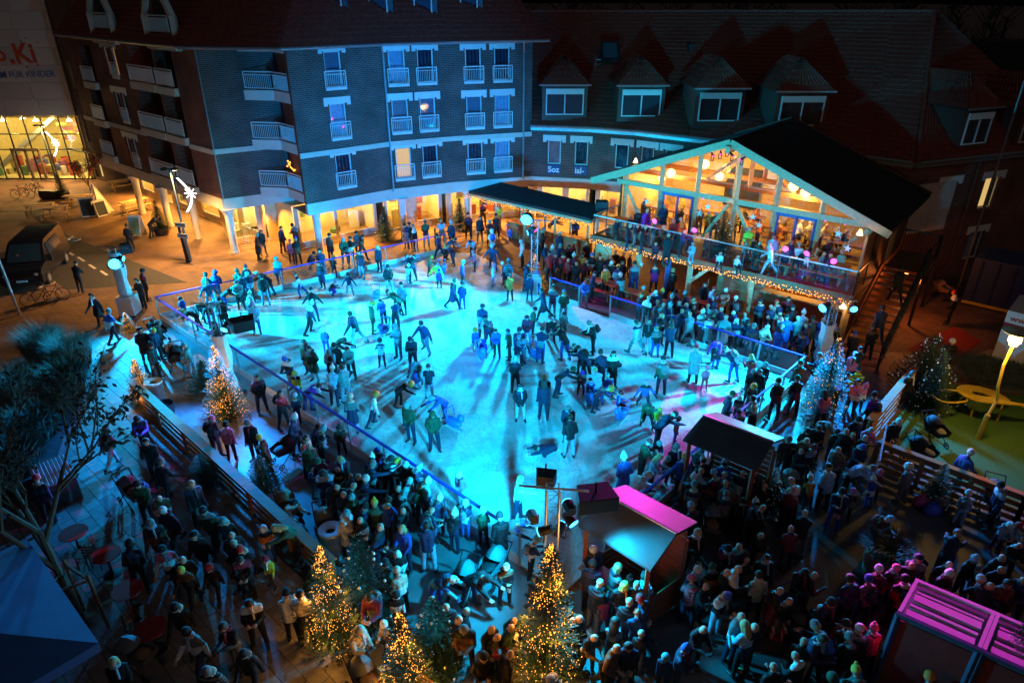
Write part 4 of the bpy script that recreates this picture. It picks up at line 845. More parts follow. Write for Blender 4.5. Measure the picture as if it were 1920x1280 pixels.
for i in range(10):
    x = MX1 - .06 - i * 1.45; q.bar((x, MY, 0), (x, MY, 5.15), .09)
for z in (.08, 2.5, 3.75, 5.1): q.bar((MX0, MY, z), (MX1, MY, z), .08)
fr = q.build('glazing_frame', dark_metal, mus)
for i in range(9):
    for z0, z1 in ((.12, 2.46), (2.54, 3.71), (3.79, 5.06)):
        x = MX1 - .06 - i * 1.45; q = MB(); q.box((x - .725, MY, (z0 + z1) / 2), (1.34, .015, z1 - z0)); q.build('pane', pane_m, fr)
q = MB(); x = MX1 - 5.0
for dx in (-1.1, 0, 1.1): q.bar((x + dx, MY - .06, 0), (x + dx, MY - .06, 2.5), .16)
q.bar((x - 1.2, MY - .06, 2.5), (x + 1.2, MY - .06, 2.5), .16, .25); q.build('entrance_door', pm('grey_door', (.18, .15, .12), .5), mus)
hall_y = pm('hall_wall', (.8, .66, .3), .8, var=.15)
q = MB(); q.face([(MX0, MY + 6, 0), (MX1 - .1, MY + 6, 0), (MX1 - .1, MY + 6, 5.1), (MX0, MY + 6, 5.1)]); q.face([(MX1 - .1, MY + .1, 0), (MX1 - .1, MY + 6, 0), (MX1 - .1, MY + 6, 5.1), (MX1 - .1, MY + .1, 5.1)]); q.face([(MX0, MY + .1, .02), (MX1 - .1, MY + .1, .02), (MX1 - .1, MY + 6, .02), (MX0, MY + 6, .02)]); q.build('hall_room', hall_y, mus, smooth=False)
q = MB(); q.bar((-45, MY + 2.5, .5), (-39, MY + 3.5, 5.0), 1.2, .3); q.build('staircase', white_paint, mus)
q = [MB() for _ in goods]
for i in range(40):
    k = random.randrange(6); q[k].box((random.uniform(MX1 - 9, MX1 - .5), MY + random.uniform(.8, 4), random.uniform(.2, 1.0)), (random.uniform(.3, .7), .4, random.uniform(.4, 1.2)), random.uniform(0, 3))
for i in range(24): k = random.choice((0, 2, 5)); q[k].box((random.uniform(MX1 - 3.5, MX1 - .3), MY + 3, random.uniform(2.7, 4.3)), (random.uniform(.4, .9), .1, .25), .3)
for k in range(6): q[k].build('hall_furniture', goods[k], mus)
for x in (-50, -46, -42.5, -39.8, -37):
    for yy, zz in ((1.2, 4.6), (3.6, 4.4)):
        q = MB(); q.lathe([(.02, .55), (.03, .25), (.24, 0), (.2, .0)], (x, MY + yy, zz), 10); q.build('pendant_lamp', em('pendant', (1, .75, .35), 9), mus)
    lamp('POINT', (x, MY + 2.2, 4.2), (1, .62, .16), 420, mus, .25, name='hall_light')
# connecting stair tower with lit windows
lnk = thing('link_building', 'dark narrow link building with tall lit windows beside white hall', 'building', (-33.5, 57, 0))
q = MB(); wall_mb(q, (-35.6, 58.2), (-30.8, 55.2), 0, 16, [(.5, 1.3, 7.2, 9.4), (1.5, 2.1, 7.2, 9.4), (.7, 1.6, 3.2, 5.3), (1.8, 2.9, 3.2, 5.3), (.4, 1.6, .2, 2.5)]); q.build('wall', brick_dark, lnk, smooth=False)
for a, c in (((.9, 7.2, .8, 2.2), 'y'), ((1.8, 7.2, .6, 2.2), 'y'), ((1.15, 3.2, .9, 2.1), 'y'), ((2.35, 3.2, 1.1, 2.1), 'y'), ((1.0, .2, 1.2, 2.3), 'y')): window(lnk, (-35.6, 58.2), (-30.8, 55.2), *a, cur=c, rail=False, lintel=False, frame=dark_metal)
q = MB()
for k in range(9):
    a = V3((-35.0 + .55 * k, 57.2 - .38 * k, 2.75)); q.bar(a, a + V3((-.9, -1.3, .25)), .06)
q.bar((-35.9, 56.0, 3.0), (-31.5, 53.0, 3.0), .08); q.bar((-35.0, 57.2, 2.75), (-30.6, 54.2, 2.75), .08); q.build('canopy_frame', zinc, lnk)
q = MB(); q.face([(-35.9, 56.0, 3.06), (-31.5, 53.0, 3.06), (-30.6, 54.2, 2.82), (-35.0, 57.2, 2.82)]); q.build('canopy_glass', glass('canopy_glass', (.8, .8, .7), .1), lnk)
# ---- far dark trees behind the roofs, as one wood
fw = MB(); leafd = pm('winter_twigs', (.03, .028, .026), .9)
for i in range(46):
    x = -10 + i * 2.6 + random.uniform(-1, 1); y = random.uniform(85, 120); h = random.uniform(13.5, 16.5) + max(0, (x - 30)) * .05
    fw.tube((x, y, 0), (x, y, h * .6), .35, .2, 6)
    for k in range(26):
        a = random.uniform(0, 6.28); z0 = h * random.uniform(.3, .85); L = random.uniform(1.5, 3.2); p = V3((x, y, z0)); e = p + V3((math.cos(a) * L, math.sin(a) * L, L * random.uniform(.5, 1.1)))
        fw.tube(p, e, .09, .03, 3, cap=False)
        for j in range(6):
            b_ = p.lerp(e, random.uniform(.3, 1)); f_ = b_ + V3((random.uniform(-1, 1), random.uniform(-1, 1), random.uniform(.2, 1.2))); fw.tube(b_, f_, .035, .01, 3, cap=False)
o = fw.build('treeline', leafd); o['kind'] = 'stuff'; o['label'] = 'dark bare treeline behind the tiled roofs'
hm = MB(); hm.box((40, 100, 4), (220, 8, 9)); o = hm.build('tree_backdrop', pm('backdrop_dark', (.015, .018, .015), .9, var=.5)); struct(o)  # plain dark box added behind the treeline to hide the sky
# ================================================================= TIMBER LODGE
P0 = V3((4.27, 35.05, 0)); LU = V3((.775, -.632, 0)).normalized(); LN = V3((.632, .775, 0)).normalized(); LA = math.atan2(LU.y, LU.x)
def LP(s, d, z=0.): return P0 + LU * s + LN * d + V3((0, 0, z))
def LS(px, py, d):
    r = ray(px, py); Q = P0 + LN * d; t_ = (Q.x * LN.x + Q.y * LN.y) / (r.x * LN.x + r.y * LN.y); p = V3((0, 0, CAMH)) + r * t_
    return (p - P0).dot(LU), p.z
ldg = thing('timber_lodge', 'two storey timber lodge with black gable roof and glowing glass front', 'building', P0)
ZD = 2.6; GD = 2.5; AS, AZ, EZ, S0, S1_ = 6.5, 8.06, 5.22, -.83, 13.82; DB = 8.9
def lbar(n_, a, b, w, h, mat, par=None): q = MB(); q.bar(a, b, w, h); return q.build(n_, mat, par or ldg)
for sa_, sb_ in ((S0, AS), (S1_, AS)):
    q = MB(); A, B, C, D = LP(sa_, 1.0, EZ), LP(sa_, DB, EZ), LP(sb_, DB, AZ), LP(sb_, 1.0, AZ); T = V3((0, 0, .1))
    q.face([A + T, B + T, C + T, D + T]); q.face([A - T, B - T, C - T, D - T])
    for a, b in ((A, B), (B, C), (C, D), (D, A)): q.face([a - T, b - T, b + T, a + T])
    q.build('roof', felt, ldg, smooth=False)
    q = MB(); q.bar(LP(sa_, .95, EZ - .05), LP(sb_, .95, AZ - .05), .07, .34); q.build('bargeboard', timber, ldg)
    q = MB(); q.bar(LP(sa_, DB + .05, EZ), LP(sb_, DB + .05, AZ), .05, .28); q.build('bargeboard', timber_d, ldg)
    for k in range(1, 7):
        d = 1.0 + (DB - 1) * k / 7; lbar('seam', LP(sa_, d, EZ + .115), LP(sb_, d, AZ + .115), .03, .02, felt)
lbar('ridge_beam', LP(AS, .7, AZ - .32), LP(AS, DB, AZ - .32), .2, .3, timber)
def zroof(s): return EZ + (AZ - EZ) * (1 - abs(s - AS) / (S1_ - AS)) - .15
POST = (.4, 2.5, 4.5, 6.5, 8.5, 10.6, 12.75)
for s in POST: lbar('post', LP(s, GD, ZD), LP(s, GD, zroof(s)), .2 if s != 6.5 else .42, .2, timber)
lbar('cross_beam', LP(-.1, GD - .02, 5.02), LP(13.2, GD - .02, 5.02), .2, .26, timber)
lbar('rafter', LP(S0 + .5, GD, zroof(S0 + .5) - .05), LP(AS, GD, zroof(AS)), .2, .26, timber); lbar('rafter', LP(S1_ - .5, GD, zroof(S1_ - .5) - .05), LP(AS, GD, zroof(AS)), .2, .26, timber)
for a, b in (((5.1, 2.9), (6.3, 4.85)), ((7.9, 2.9), (6.7, 4.85)), ((11.3, 3.2), (12.7, 4.85)), ((1.6, 3.2), (.5, 4.85))): lbar('brace', LP(a[0], GD - .12, a[1]), LP(b[0], GD - .12, b[1]), .14, .16, timber)
for i in range(6):
    s0, s1 = POST[i] + .11, POST[i + 1] - .11
    q = MB(); q.face([LP(s0, GD, 5.16), LP(s1, GD, 5.16), LP(s1, GD, max(5.17, zroof(s1) - .14)), LP(s0, GD, max(5.17, zroof(s0) - .14))]); q.build('gable_pane', pane_m, ldg)
    if i in (1, 4):
        q = MB(); sm = (s0 + s1) / 2
        for ss in (s0 + .08, sm, s1 - .08): q.bar(LP(ss, GD, ZD), LP(ss, GD, 4.85), .13 if ss != sm else .2, .09)
        q.bar(LP(s0, GD, 4.8), LP(s1, GD, 4.8), .1, .16); q.bar(LP(s0, GD, ZD + .1), LP(s1, GD, ZD + .1), .1, .2)
        dr = q.build('double_door', blue_frame, ldg)
        for a, b in ((s0 + .15, sm - .1), (sm + .1, s1 - .15)): q = MB(); q.bar(LP(a, GD, 3.75), LP(b, GD, 3.75), .012, 1.9); q.build('pane', pane_m, dr)
    else: q = MB(); q.bar(LP(s0, GD, 3.75), LP(s1, GD, 3.75), .012, 2.25); q.build('pane', pane_m, ldg)
# floors, room
q = MB()
for k in range(12):
    q = MB(); q.bar(LP(0, .1 + k * .205, ZD - .04), LP(13.15, .1 + k * .205, ZD - .04), .195, .05); q.build('deck_board', timber_d, ldg)
q = MB(); q.face([LP(.2, GD + .05, ZD), LP(13, GD + .05, ZD), LP(13, DB - .3, ZD), LP(.2, DB - .3, ZD)]); q.face([LP(.2, 0, ZD - .25), LP(13, 0, ZD - .25), LP(13, DB - .3, ZD - .25), LP(.2, DB - .3, ZD - .25)]); q.build('upper_floor', timber, ldg, smooth=False)
lbar('deck_fascia', LP(-.05, -.03, 2.42), LP(13.2, -.03, 2.42), .08, .4, timber_d)
inn_w = wood('lodge_panelling', (.58, .38, .16), (.74, .54, .27))
q = MB(); B4 = [(.2, DB - .4), (13, DB - .4)]
q.face([LP(.2, DB - .4, ZD), LP(13, DB - .4, ZD), LP(13, DB - .4, zroof(13)), LP(AS, DB - .4, AZ - .2), LP(.2, DB - .4, zroof(.2))])
q.face([LP(.2, GD, ZD), LP(.2, DB - .4, ZD), LP(.2, DB - .4, zroof(.2)), LP(.2, GD, zroof(.2))]); q.face([LP(12.95, GD, ZD), LP(12.95, DB - .4, ZD), LP(12.95, DB - .4, zroof(12.95)), LP(12.95, GD, zroof(12.95))])
for sa_ in (S0 + .3, S1_ - .3): q.face([LP(sa_, GD - .2, zroof(sa_)), LP(sa_, DB - .3, zroof(sa_)), LP(AS, DB - .3, zroof(AS)), LP(AS, GD - .2, zroof(AS))])
q.build('room_lining', inn_w, ldg, smooth=False)
for d in (4.2, 6.2): lbar('tie_beam', LP(.3, d, 5.3), LP(12.9, d, 5.3), .18, .24, plank_o); lbar('king_post', LP(AS, d, 5.3), LP(AS, d, AZ - .3), .18, .18, plank_o); lbar('strut', LP(AS - 2.3, d, 5.4), LP(AS - .2, d, 7.2), .14, .14, plank_o); lbar('strut', LP(AS + 2.3, d, 5.4), LP(AS + .2, d, 7.2), .14, .14, plank_o)
q = MB(); q.bar(LP(3.6, DB - .55, 4.2), LP(5.6, DB - .55, 4.2), .1, 2.2); q.build('bar_recess', room_dark, ldg)
# planked side and lower walls, each board its own part
for k in range(24):
    z = .12 + k * .213
    if z < 5.1: lbar('plank', LP(13.12, .35, z), LP(13.12, DB - .4, z), .05, .2, timber_d)
    if z < 5.1 and k > 11: lbar('plank', LP(.1, GD, z), LP(.1, DB - .4, z), .05, .2, timber_d)
    if z < 2.2:
        lbar('plank', LP(6.2, 2.55, z), LP(8.7, 2.55, z), .05, .2, timber); 
        if z < 1.0: lbar('plank', LP(8.7, 2.2, z), LP(12.9, 2.2, z), .05, .2, timber_d)
        lbar('plank', LP(.2, .3, z), LP(1.1, .3, z), .05, .2, timber)
lbar('side_window', LP(13.15, 1.7, 4.2), LP(13.15, 2.9, 4.2), .06, 1.3, room_dark); lbar('side_door', LP(13.15, 5.2, 3.65), LP(13.15, 6.2, 3.65), .07, 2.1, timber)
for s in (.2, 2.7, 4.4, 5.6, 8.7, 13.0): lbar('lower_post', LP(s, .35, .01), LP(s, .35, 2.3), .22, .22, timber if s != 4.4 else blue_frame)
for a, b in ((.3, 1.3), (5.6, 6.6)): lbar('brace', LP(b if a > 3 else a, .3, 2.2 if a < 3 else 2.2), LP(a if a > 3 else b, .3, 1.2), .14, .16, timber)
q = MB(); q.face([LP(.2, 5.5, 0.02), LP(6.2, 5.5, .02), LP(6.2, 5.5, 2.35), LP(.2, 5.5, 2.35)]); q.face([LP(6.2, 2.5, 0), LP(6.2, 5.5, 0), LP(6.2, 5.5, 2.35), LP(6.2, 2.5, 2.35)]); q.face([LP(8.75, 4.8, 0), LP(12.95, 4.8, 0), LP(12.95, 4.8, 2.35), LP(8.75, 4.8, 2.35)]); q.face([LP(8.72, 2.5, 0), LP(8.72, 4.8, 0), LP(8.72, 4.8, 2.35), LP(8.72, 2.5, 2.35)]); q.build('lower_room', pm('orange_lining', (.45, .16, .05), .7, var=.2), ldg, smooth=False)
lbar('bar_counter', LP(8.7, 2.1, 1.05), LP(12.9, 2.1, 1.05), .55, .08, timber)
q = MB()
for k in range(40): q.tube(LP(8.9 + random.uniform(0, 3.8), 4.7, 1.1 + .4 * random.randrange(3)), LP(8.9 + random.uniform(0, 3.8), 4.7, 1.35 + .4 * random.randrange(3)), .04, .03, 6) if False else q.box(LP(8.9 + k * .1, 4.68, 1.2 + .45 * (k % 3)), (.07, .07, random.uniform(.18, .3)), LA)
o = q.build('bottle_shelf', goods[2], ldg); o['kind'] = 'stuff'
lamp('AREA', LP(10.8, 3.4, 2.25), WARM, 70, ldg, 2.8, target=LP(10.8, 3.4, 0), sizey=1.4, name='bar_light'); lamp('POINT', LP(3.2, 2.8, 2.1), (1, .3, .05), 45, ldg, .2, name='lower_room_light')
q = MB(); q.bar(LP(9, 3.4, 2.3), LP(12.6, 3.4, 2.3), .15, .06); q.build('bar_lamp', em('lamp_disc', (1, .7, .3), 6), ldg); q = MB(); q.ball(LP(3.2, 2.8, 2.2), .12); q.build('ceiling_lamp', em('orange_lamp', (1, .35, .08), 8), ldg)
# deck railing
Z = V3((0, 0, 1))
def glassrail(a, b, n_, h=1.08):
    for k in range(n_ + 1): x = a.lerp(b, k / n_); lbar('rail_post', x, x + Z * h, .05, .05, dark_metal)
    for k in range(n_):
        d = (b - a).normalized(); x, y = a.lerp(b, k / n_) + d * .04, a.lerp(b, (k + 1) / n_) - d * .04; lbar('rail_pane', x + Z * (h / 2), y + Z * (h / 2), .012, h - .2, clear_m)
    lbar('handrail', a + Z * h, b + Z * h, .07, .05, alu)
glassrail(LP(.05, .04, ZD), LP(13.15, .04, ZD), 8); glassrail(LP(.05, .1, ZD), LP(.05, GD, ZD), 2); glassrail(LP(13.15, .1, ZD), LP(13.15, 1.6, ZD), 1)
# outside stair
for k in range(14): lbar('stair_tread', LP(13.35, -.9 + k * .4, .18 + k * .18), LP(14.85, -.9 + k * .4, .18 + k * .18), .3, .05, plank_o)
for s in (13.32, 14.9): lbar('stair_stringer', LP(s, -1.2, -.05), LP(s, 4.75, 2.62), .06, .3, timber_d)
q = MB(); q.bar(LP(13.3, 6.2, 2.55), LP(15.0, 6.2, 2.55), 3.0, .12); q.build('stair_landing', timber_d, ldg)
q = MB()
for k in range(9): x = LP(14.92, -1.0 + k * .7, .1 + k * .315); q.bar(x, x + Z * 1.05, .05)
q.bar(LP(14.92, -1.1, 1.15), LP(14.92, 4.75, 3.78), .07, .06); q.bar(LP(14.92, -1.1, .65), LP(14.92, 4.75, 3.28), .05, .05); q.bar(LP(14.95, 4.75, 3.7), LP(14.95, 7.6, 3.7), .06, .05); q.bar(LP(14.95, 7.6, 3.7), LP(13.3, 7.6, 3.7), .06, .05)
for k in range(14): x = LP(14.95 - k * .12, 7.6, 2.6); q.bar(x, x + Z * 1.1, .025)
for d in (4.7, 7.55): q.bar(LP(14.95, d, 0), LP(14.95, d, 3.7), .1)
q.build('stair_railing', dark_metal, ldg, smooth=False)
q = MB()
for k in range(900):
    t_ = random.random(); x = LP(14.98 + random.uniform(-.07, .07), -1.1 + 5.85 * t_, 1.1 + 2.63 * t_ - random.random() ** 2 * 1.0); d = V3((random.uniform(-1, 1), random.uniform(-1, 1), random.uniform(-1, 1))).normalized() * .12; w_ = d.orthogonal().normalized() * .012
    q.face([x - w_, x + w_, x + d])
o = tag(q.build('fir_garland', fir_m, smooth=False), 'dark fir garland wound along the outside stair railing', 'garland')
q = MB(); q.ball(LP(14.2, 5.2, 2.35), .1); o = tag(q.build('stair_lamp', em('orange_lamp', (1, .35, .08), 8)), 'small orange lamp under the outside stair landing', 'lamp'); lamp('POINT', LP(14.6, 5.0, 2.1), (1, .25, .05), 120, o, .1)
# hanging globes inside, wall lamp, stars
gl = MB(); gl.ball((0, 0, 0), .24, 14, 9); gl_m = gl.mesh('globe', em('globe_glow', (1, .72, .28), 5))
rg = MB()
for k in range(60):
    ph = math.acos(1 - 2 * (k + .5) / 60); th = k * 2.39996; c = V3((math.sin(ph) * math.cos(th), math.sin(ph) * math.sin(th), math.cos(ph))); a = c.orthogonal().normalized(); b_ = c.cross(a)
    rg.path([c * .25 + (a * math.cos(t_ * 1.0472) + b_ * math.sin(t_ * 1.0472)) * .055 for t_ in range(6)], .008, 3, closed=True)
rg.tube((0, 0, .24), (0, 0, 1.3), .008, n=4); rg_m = rg.mesh('lattice', pm('globe_lattice', (.5, .3, .12), .6))
for px, py, d, w in ((1258, 325, 3.6, 'low beside the left blue door'), (1322, 308, 4.2, 'highest near the centre post'), (1349, 331, 5.2, 'just left of the centre post'), (1488, 349, 3.4, 'upper one near the right eave'), (1511, 361, 3.9, 'lower one near the right eave'), (1241, 333, 6.0, 'small one far at the left window'), (1362, 316, 6.6, 'partly hidden behind the centre post')):
    s, z = LS(px, py, d); p = LP(s, d, z); t0 = thing('pendant_globe', 'glowing lattice globe lamp in lodge gable, ' + w, 'lamp', p, group='globe lamps in the lodge')
    place('globe', gl_m, t0, True); place('lattice', rg_m, t0, True); lamp('POINT', (p.x, p.y, p.z - .3), (1, .52, .10), 330, t0, .24, name='globe_light')
s, z = LS(1372, 358, GD - .25); q = MB(); q.tube(LP(s, GD - .33, z - .14), LP(s, GD - .33, z + .14), .07); wl = tag(q.build('wall_lamp', dark_metal), 'black up and down wall lamp on the centre gable post', 'lamp')
lamp('SPOT', LP(s, GD - .35, z + .16), WARM, 12, wl, .03, target=LP(s, GD - .3, z + 2), angle=80); lamp('SPOT', LP(s, GD - .35, z - .16), WARM, 12, wl, .03, target=LP(s, GD - .3, z - 2), angle=80)
for px, py, lb in ((1160, 312, 'left'), (1617, 432, 'right')):
    s, z = LS(px, py, .6); q = MB(); q.lathe([(.05, .22), (.08, .1), (.13, 0)], LP(s, 2.3 if px < 1200 else .25, z - .1), 10); o = tag(q.build('corner_lamp', em('lamp_disc', (1, .7, .3), 6)), 'small warm lamp under the %s eave of the lodge' % lb, 'lamp'); lamp('POINT', LP(s, 2.0 if px < 1200 else .1, z - .2), WARM, 18, o, .08, name='corner_light')
q = MB(); q.lathe([(.03, .2), (.06, .12), (.16, 0)], LP(12.9, -.05, 2.0), 10); o = tag(q.build('bar_shade_lamp', em('lamp_disc', (1, .7, .3), 6)), 'shaded warm lamp at the right end of the bar', 'lamp'); lamp('POINT', LP(12.9, -.15, 1.9), WARM, 15, o, .08)
st = MB()
for sg in (-.02, .02):
    pts = [V3(((.2 if k % 2 == 0 else .085) * math.sin(k * math.pi / 5), 0, (.2 if k % 2 == 0 else .085) * math.cos(k * math.pi / 5))) for k in range(10)]
    for k in range(10): st.face([(0, sg, 0), pts[k], pts[(k + 1) % 10]])
st.tube((0, 0, .2), (0, 0, .7), .006, n=4); st_m = st.mesh('paper_star', pm('star_white', (.8, .78, .7), .7, var=.05), smooth=False)
for px, py, d, w in ((1312, 400, 2.3, 'left of the deck fir'), (1327, 388, 2.2, 'close above the deck fir'), (1423, 422, 2.2, 'above the lime jacket'), (1412, 407, 2.35, 'just right of the deck fir'), (1572, 438, 2.2, 'near the right lodge window'), (1589, 466, .9, 'lowest by the right corner post'), (1213, 378, 2.3, 'beside the left blue door'), (1297, 522, .3, 'under deck near the blue posts'), (1326, 546, .25, 'under deck above the tables'), (1202, 495, .3, 'under deck near the left brace'), (1312, 512, .6, 'under deck, the smallest')):
    s, z = LS(px, py, d); o = place('paper_star', st_m); o.location = LP(s, d, z); o.rotation_euler = (0, 0, LA + random.uniform(-.4, .4)); k = .6 if 'smallest' in w else random.uniform(.85, 1.1); o.scale = (k,) * 3; tag(o, 'white paper star hanging ' + w, 'star', 'paper stars at the lodge')
bl = MB(); bl.ball((0, 0, 0), 1, 6, 4)
def bulbs(name, label, pts, r, mat=bulb_m, cat='lights'):
    t0 = thing(name, label, cat, pts[0]); q = MB()
    for p in pts: q.ball(p, r, 5, 4)
    q.build('bulbs', mat, t0)['kind'] = 'stuff'; q = MB(); q.tube(pts[0], pts[-1], .012, n=5); q.build('cable', blackp, t0); return t0
fa, fb = LP(-.1, -.12, 2.3), LP(13.25, -.12, 2.3)
sl = bulbs('string_lights', 'amber string lights along the edge of the lodge deck', [fa.lerp(fb, k / 330) + V3((random.uniform(-.05, .05), random.uniform(-.05, .05), random.uniform(-.13, .13))) for k in range(331)], .021)
for k in range(5): lamp('POINT', fa.lerp(fb, (k + .5) / 5) + V3((0, 0, -.1)) - LN * .2, AMB, 7, sl, .3)
# deck spotlights
def spotlight(p, aim, label, col, lens_m, power, angle=55, r=.13, on=True, blend=.25):
    t0 = thing('spotlight', label, 'spotlight', p, group='stage spotlights'); d = (V3(aim) - p).normalized()
    q = MB(); q.tube(p - d * .32, p, r * .85, r, 12); q.build('housing', blackp, t0)
    y = d.cross(Z).normalized(); q = MB(); q.bar(p - d * .12 + y * r * 1.15, p - d * .12 + y * r * 1.15 - Z * .25, .03); q.bar(p - d * .12 - y * r * 1.15, p - d * .12 - y * r * 1.15 - Z * .25, .03); q.bar(p - d * .12 + y * r * 1.15 - Z * .25, p - d * .12 - y * r * 1.15 - Z * .25, .04); q.build('yoke', dark_metal, t0)
    q = MB(); q.tube(p + d * .002, p + d * .02, r * .95, r * .95, 16); q.build('lens', lens_m, t0)
    if on: lamp('SPOT', p + d * .06, col, power, t0, .2 if power > 2000 and col != MG else .06, target=p + d * 5, angle=angle, blend=blend, name='beam')
    return t0
mg_l = em('magenta_lens', (1, .09, .75), 3.2); cy_l = em('cyan_lens', (.04, .5, 1), 8); off_l = em('dark_lens', (.05, .1, .15), .2)
for px, py, aim, pw, an, w in ((1230, 413, (-10, 16.5, .8), 700, 22, 'leftmost on the lodge deck rail'), (1305, 430, (1.5, 22, 0), 500, 26, 'dim one left of the deck fir'), (1475, 465, (3.6, 12.6, 3), 900, 26, 'left one of the three by the deck tables'), (1515, 473, (6.3, 21.8, 0), 1100, 26, 'middle one of the three by the deck tables'), (1565, 488, (9.6, 9.9, 2.4), 900, 24, 'brightest at the right end of the deck rail')):
    s, z = LS(px, py, .1); sp_ = spotlight(LP(s, -.05, z), aim, 'magenta spotlight ' + w, MG, mg_l, pw, an, on=True); lamp('POINT', LP(s, -.25, z + .05), MG, 28, sp_, .1, name='lens_spill')
ap = LP(AS, .75, AZ - .45)
for k, (aim, pw, an, w) in enumerate((((9.4, 9.9, 2.4), 60000, 11, 'aimed at the container stall'), ((3.5, 12.6, 3), 6000, 13, 'aimed at the front hut'), ((7.0, 20.6, 0), 3500, 18, 'aimed at the ice'), ((16.3, 14.2, 1), 9000, 13, 'aimed at the playground fence'), ((-10.9, 17.0, .8), 9000, 14, 'aimed at the walkway'))):
    spotlight(ap + LU * (k - 2) * .32 + V3((0, 0, -.12 * abs(k - 2))), aim, 'small effect lamp at the lodge gable apex ' + w, MG, em('magenta_dim', (1, .05, .45), 2), pw, an, .055, blend=.3)
# deck furniture and lodge tables
def beer_table(p, rz, label, mat=plank_o):
    t0 = thing('picnic_table', label, 'table', p, rz, group='timber tables'); q = MB(); q.box((0, 0, .75), (1.9, .6, .05)); q.build('table_top', mat, t0, local=True)
    for y in (-.6, .6): q = MB(); q.box((0, y, .45), (1.9, .26, .045)); q.build('bench', mat, t0, local=True)
    for x in (-.75, .75): q = MB(); q.bar((x, -.6, .42), (x, .6, .42), .06); q.bar((x, -.35, 0), (x, -.15, .74), .06); q.bar((x, .35, 0), (x, .15, .74), .06); q.bar((x, -.6, 0), (x, -.6, .43), .05); q.bar((x, .6, 0), (x, .6, .43), .05); q.build('leg_frame', mat, t0, local=True)
    return t0
for s, d, z, w in ((1.5, 1.3, ZD, 'at the left end of the lodge deck'), (3.2, 1.3, ZD, 'on the deck below the leftmost magenta spotlight'), (9.3, 1.2, ZD, 'on the deck before the right blue door'), (11.6, 1.2, ZD, 'at the right end of the lodge deck'), (1.7, 4.6, ZD, 'inside the lodge at the left window'), (3.6, 5.8, ZD, 'inside the lodge behind the left blue door'), (7.6, 5.0, ZD, 'inside the lodge right of the centre post'), (9.8, 5.0, ZD, 'inside the lodge behind the right blue door'), (11.7, 4.6, ZD, 'inside the lodge at the right window'), (1.6, -1.3, 0, 'below the deck near the string light end'), (6.9, -.5, 0, 'against the planked wall below the deck'), (4.1, -1.5, 0, 'behind the rink barrier near the blue posts')):
    beer_table(LP(s, d, z + .01), LA, 'timber picnic table ' + w)
# ================================================================= LONG BAR CANOPY
bar = thing('bar_canopy', 'long open bar shelter with black sloping roof and light chain', 'shelter', G(990, 430))
ca_, cb_ = G(868, 358, 2.65), G(1107, 412, 2.65); cc_, cd_ = G(1135, 388, 3.05), G(935, 343, 3.05)
q = MB(); T = V3((0, 0, .07)); cs = [ca_, cb_, cc_, cd_]
q.face([c + T for c in cs]); q.face([c - T for c in cs])
for k in range(4): q.face([cs[k] - T, cs[(k + 1) % 4] - T, cs[(k + 1) % 4] + T, cs[k] + T])
q.build('roof', felt, bar, smooth=False)
for k in range(5): x = ca_.lerp(cb_, .03 + .94 * k / 4) + (cd_ - ca_) * .06; q = MB(); q.bar((x.x, x.y, 0), (x.x, x.y, 2.6), .13); q.build('post', timber, bar); 
for k in range(5): x = cd_.lerp(cc_, .03 + .94 * k / 4) * 1; x = x + (ca_ - cd_) * .08; q = MB(); q.bar((x.x, x.y, 0), (x.x, x.y, 2.95), .13); q.build('post', timber, bar)
q = MB(); q.bar(ca_ - V3((0, 0, .15)), cb_ - V3((0, 0, .15)), .1, .16); q.build('eave_beam', timber, bar)
q = MB(); q.bar(cb_ - V3((0, 0, .15)), cc_ - V3((0, 0, .15)), .1, .16); q.build('eave_beam', timber, bar)
a, b_ = ca_.lerp(cd_, .55), cb_.lerp(cc_, .55)
q = MB(); q.bar(V3((a.x, a.y, 1.05)).lerp(V3((b_.x, b_.y, 1.05)), .25), V3((a.x, a.y, 1.05)).lerp(V3((b_.x, b_.y, 1.05)), .95), .55, .07); q.bar(V3((a.x, a.y, .52)).lerp(V3((b_.x, b_.y, .52)), .25), V3((a.x, a.y, .52)).lerp(V3((b_.x, b_.y, .52)), .95), .4, 1.0); q.build('counter', plank_o, bar)
sl2 = bulbs('string_lights', 'amber light chain hanging from the front eave of the bar shelter', [ca_.lerp(cb_, k / 210) + V3((random.uniform(-.04, .04), random.uniform(-.08, .02), -.2 - random.random() * .22)) for k in range(211)], .02)
for k in range(4): lamp('POINT', ca_.lerp(cb_, (k + .5) / 4) + V3((0, -.15, -.4)), AMB, 9, sl2, .3)
# wooden rail fence behind the rink end
def rail_fence(pts, label, h=1.1, nr=3, mat=plank_o, top=.16, name='rail_fence', group='timber rail fences', step=1.6, boards=True):
    t0 = thing(name, label, 'fence', pts[0], group=group)
    for k in range(len(pts) - 1):
        a, b = V3(pts[k]), V3(pts[k + 1]); n_ = max(1, round((b - a).length / step)); d = (b - a).normalized(); y = V3((-d.y, d.x, 0))
        for i in range(n_ + 1):
            x = a.lerp(b, i / n_); q = MB(); q.bar(x, x + Z * (h - .03), .1); q.build('post', mat, t0)
        for j in range(nr):
            z = h * (j + .6) / (nr + .35); off = y * (.07 if boards else 0)
            for i in range(n_):
                q = MB(); q.bar(a.lerp(b, i / n_) + d * .01 + off + Z * z, a.lerp(b, (i + 1) / n_) - d * .01 + off + Z * z, .028, .17 if boards else .06); q.build('slat', mat, t0)
        for i in range(n_): q = MB(); q.bar(a.lerp(b, i / n_) + d * .005 + Z * h, a.lerp(b, (i + 1) / n_) - d * .005 + Z * h, top, .04); q.build('top_board', mat, t0)
    return t0
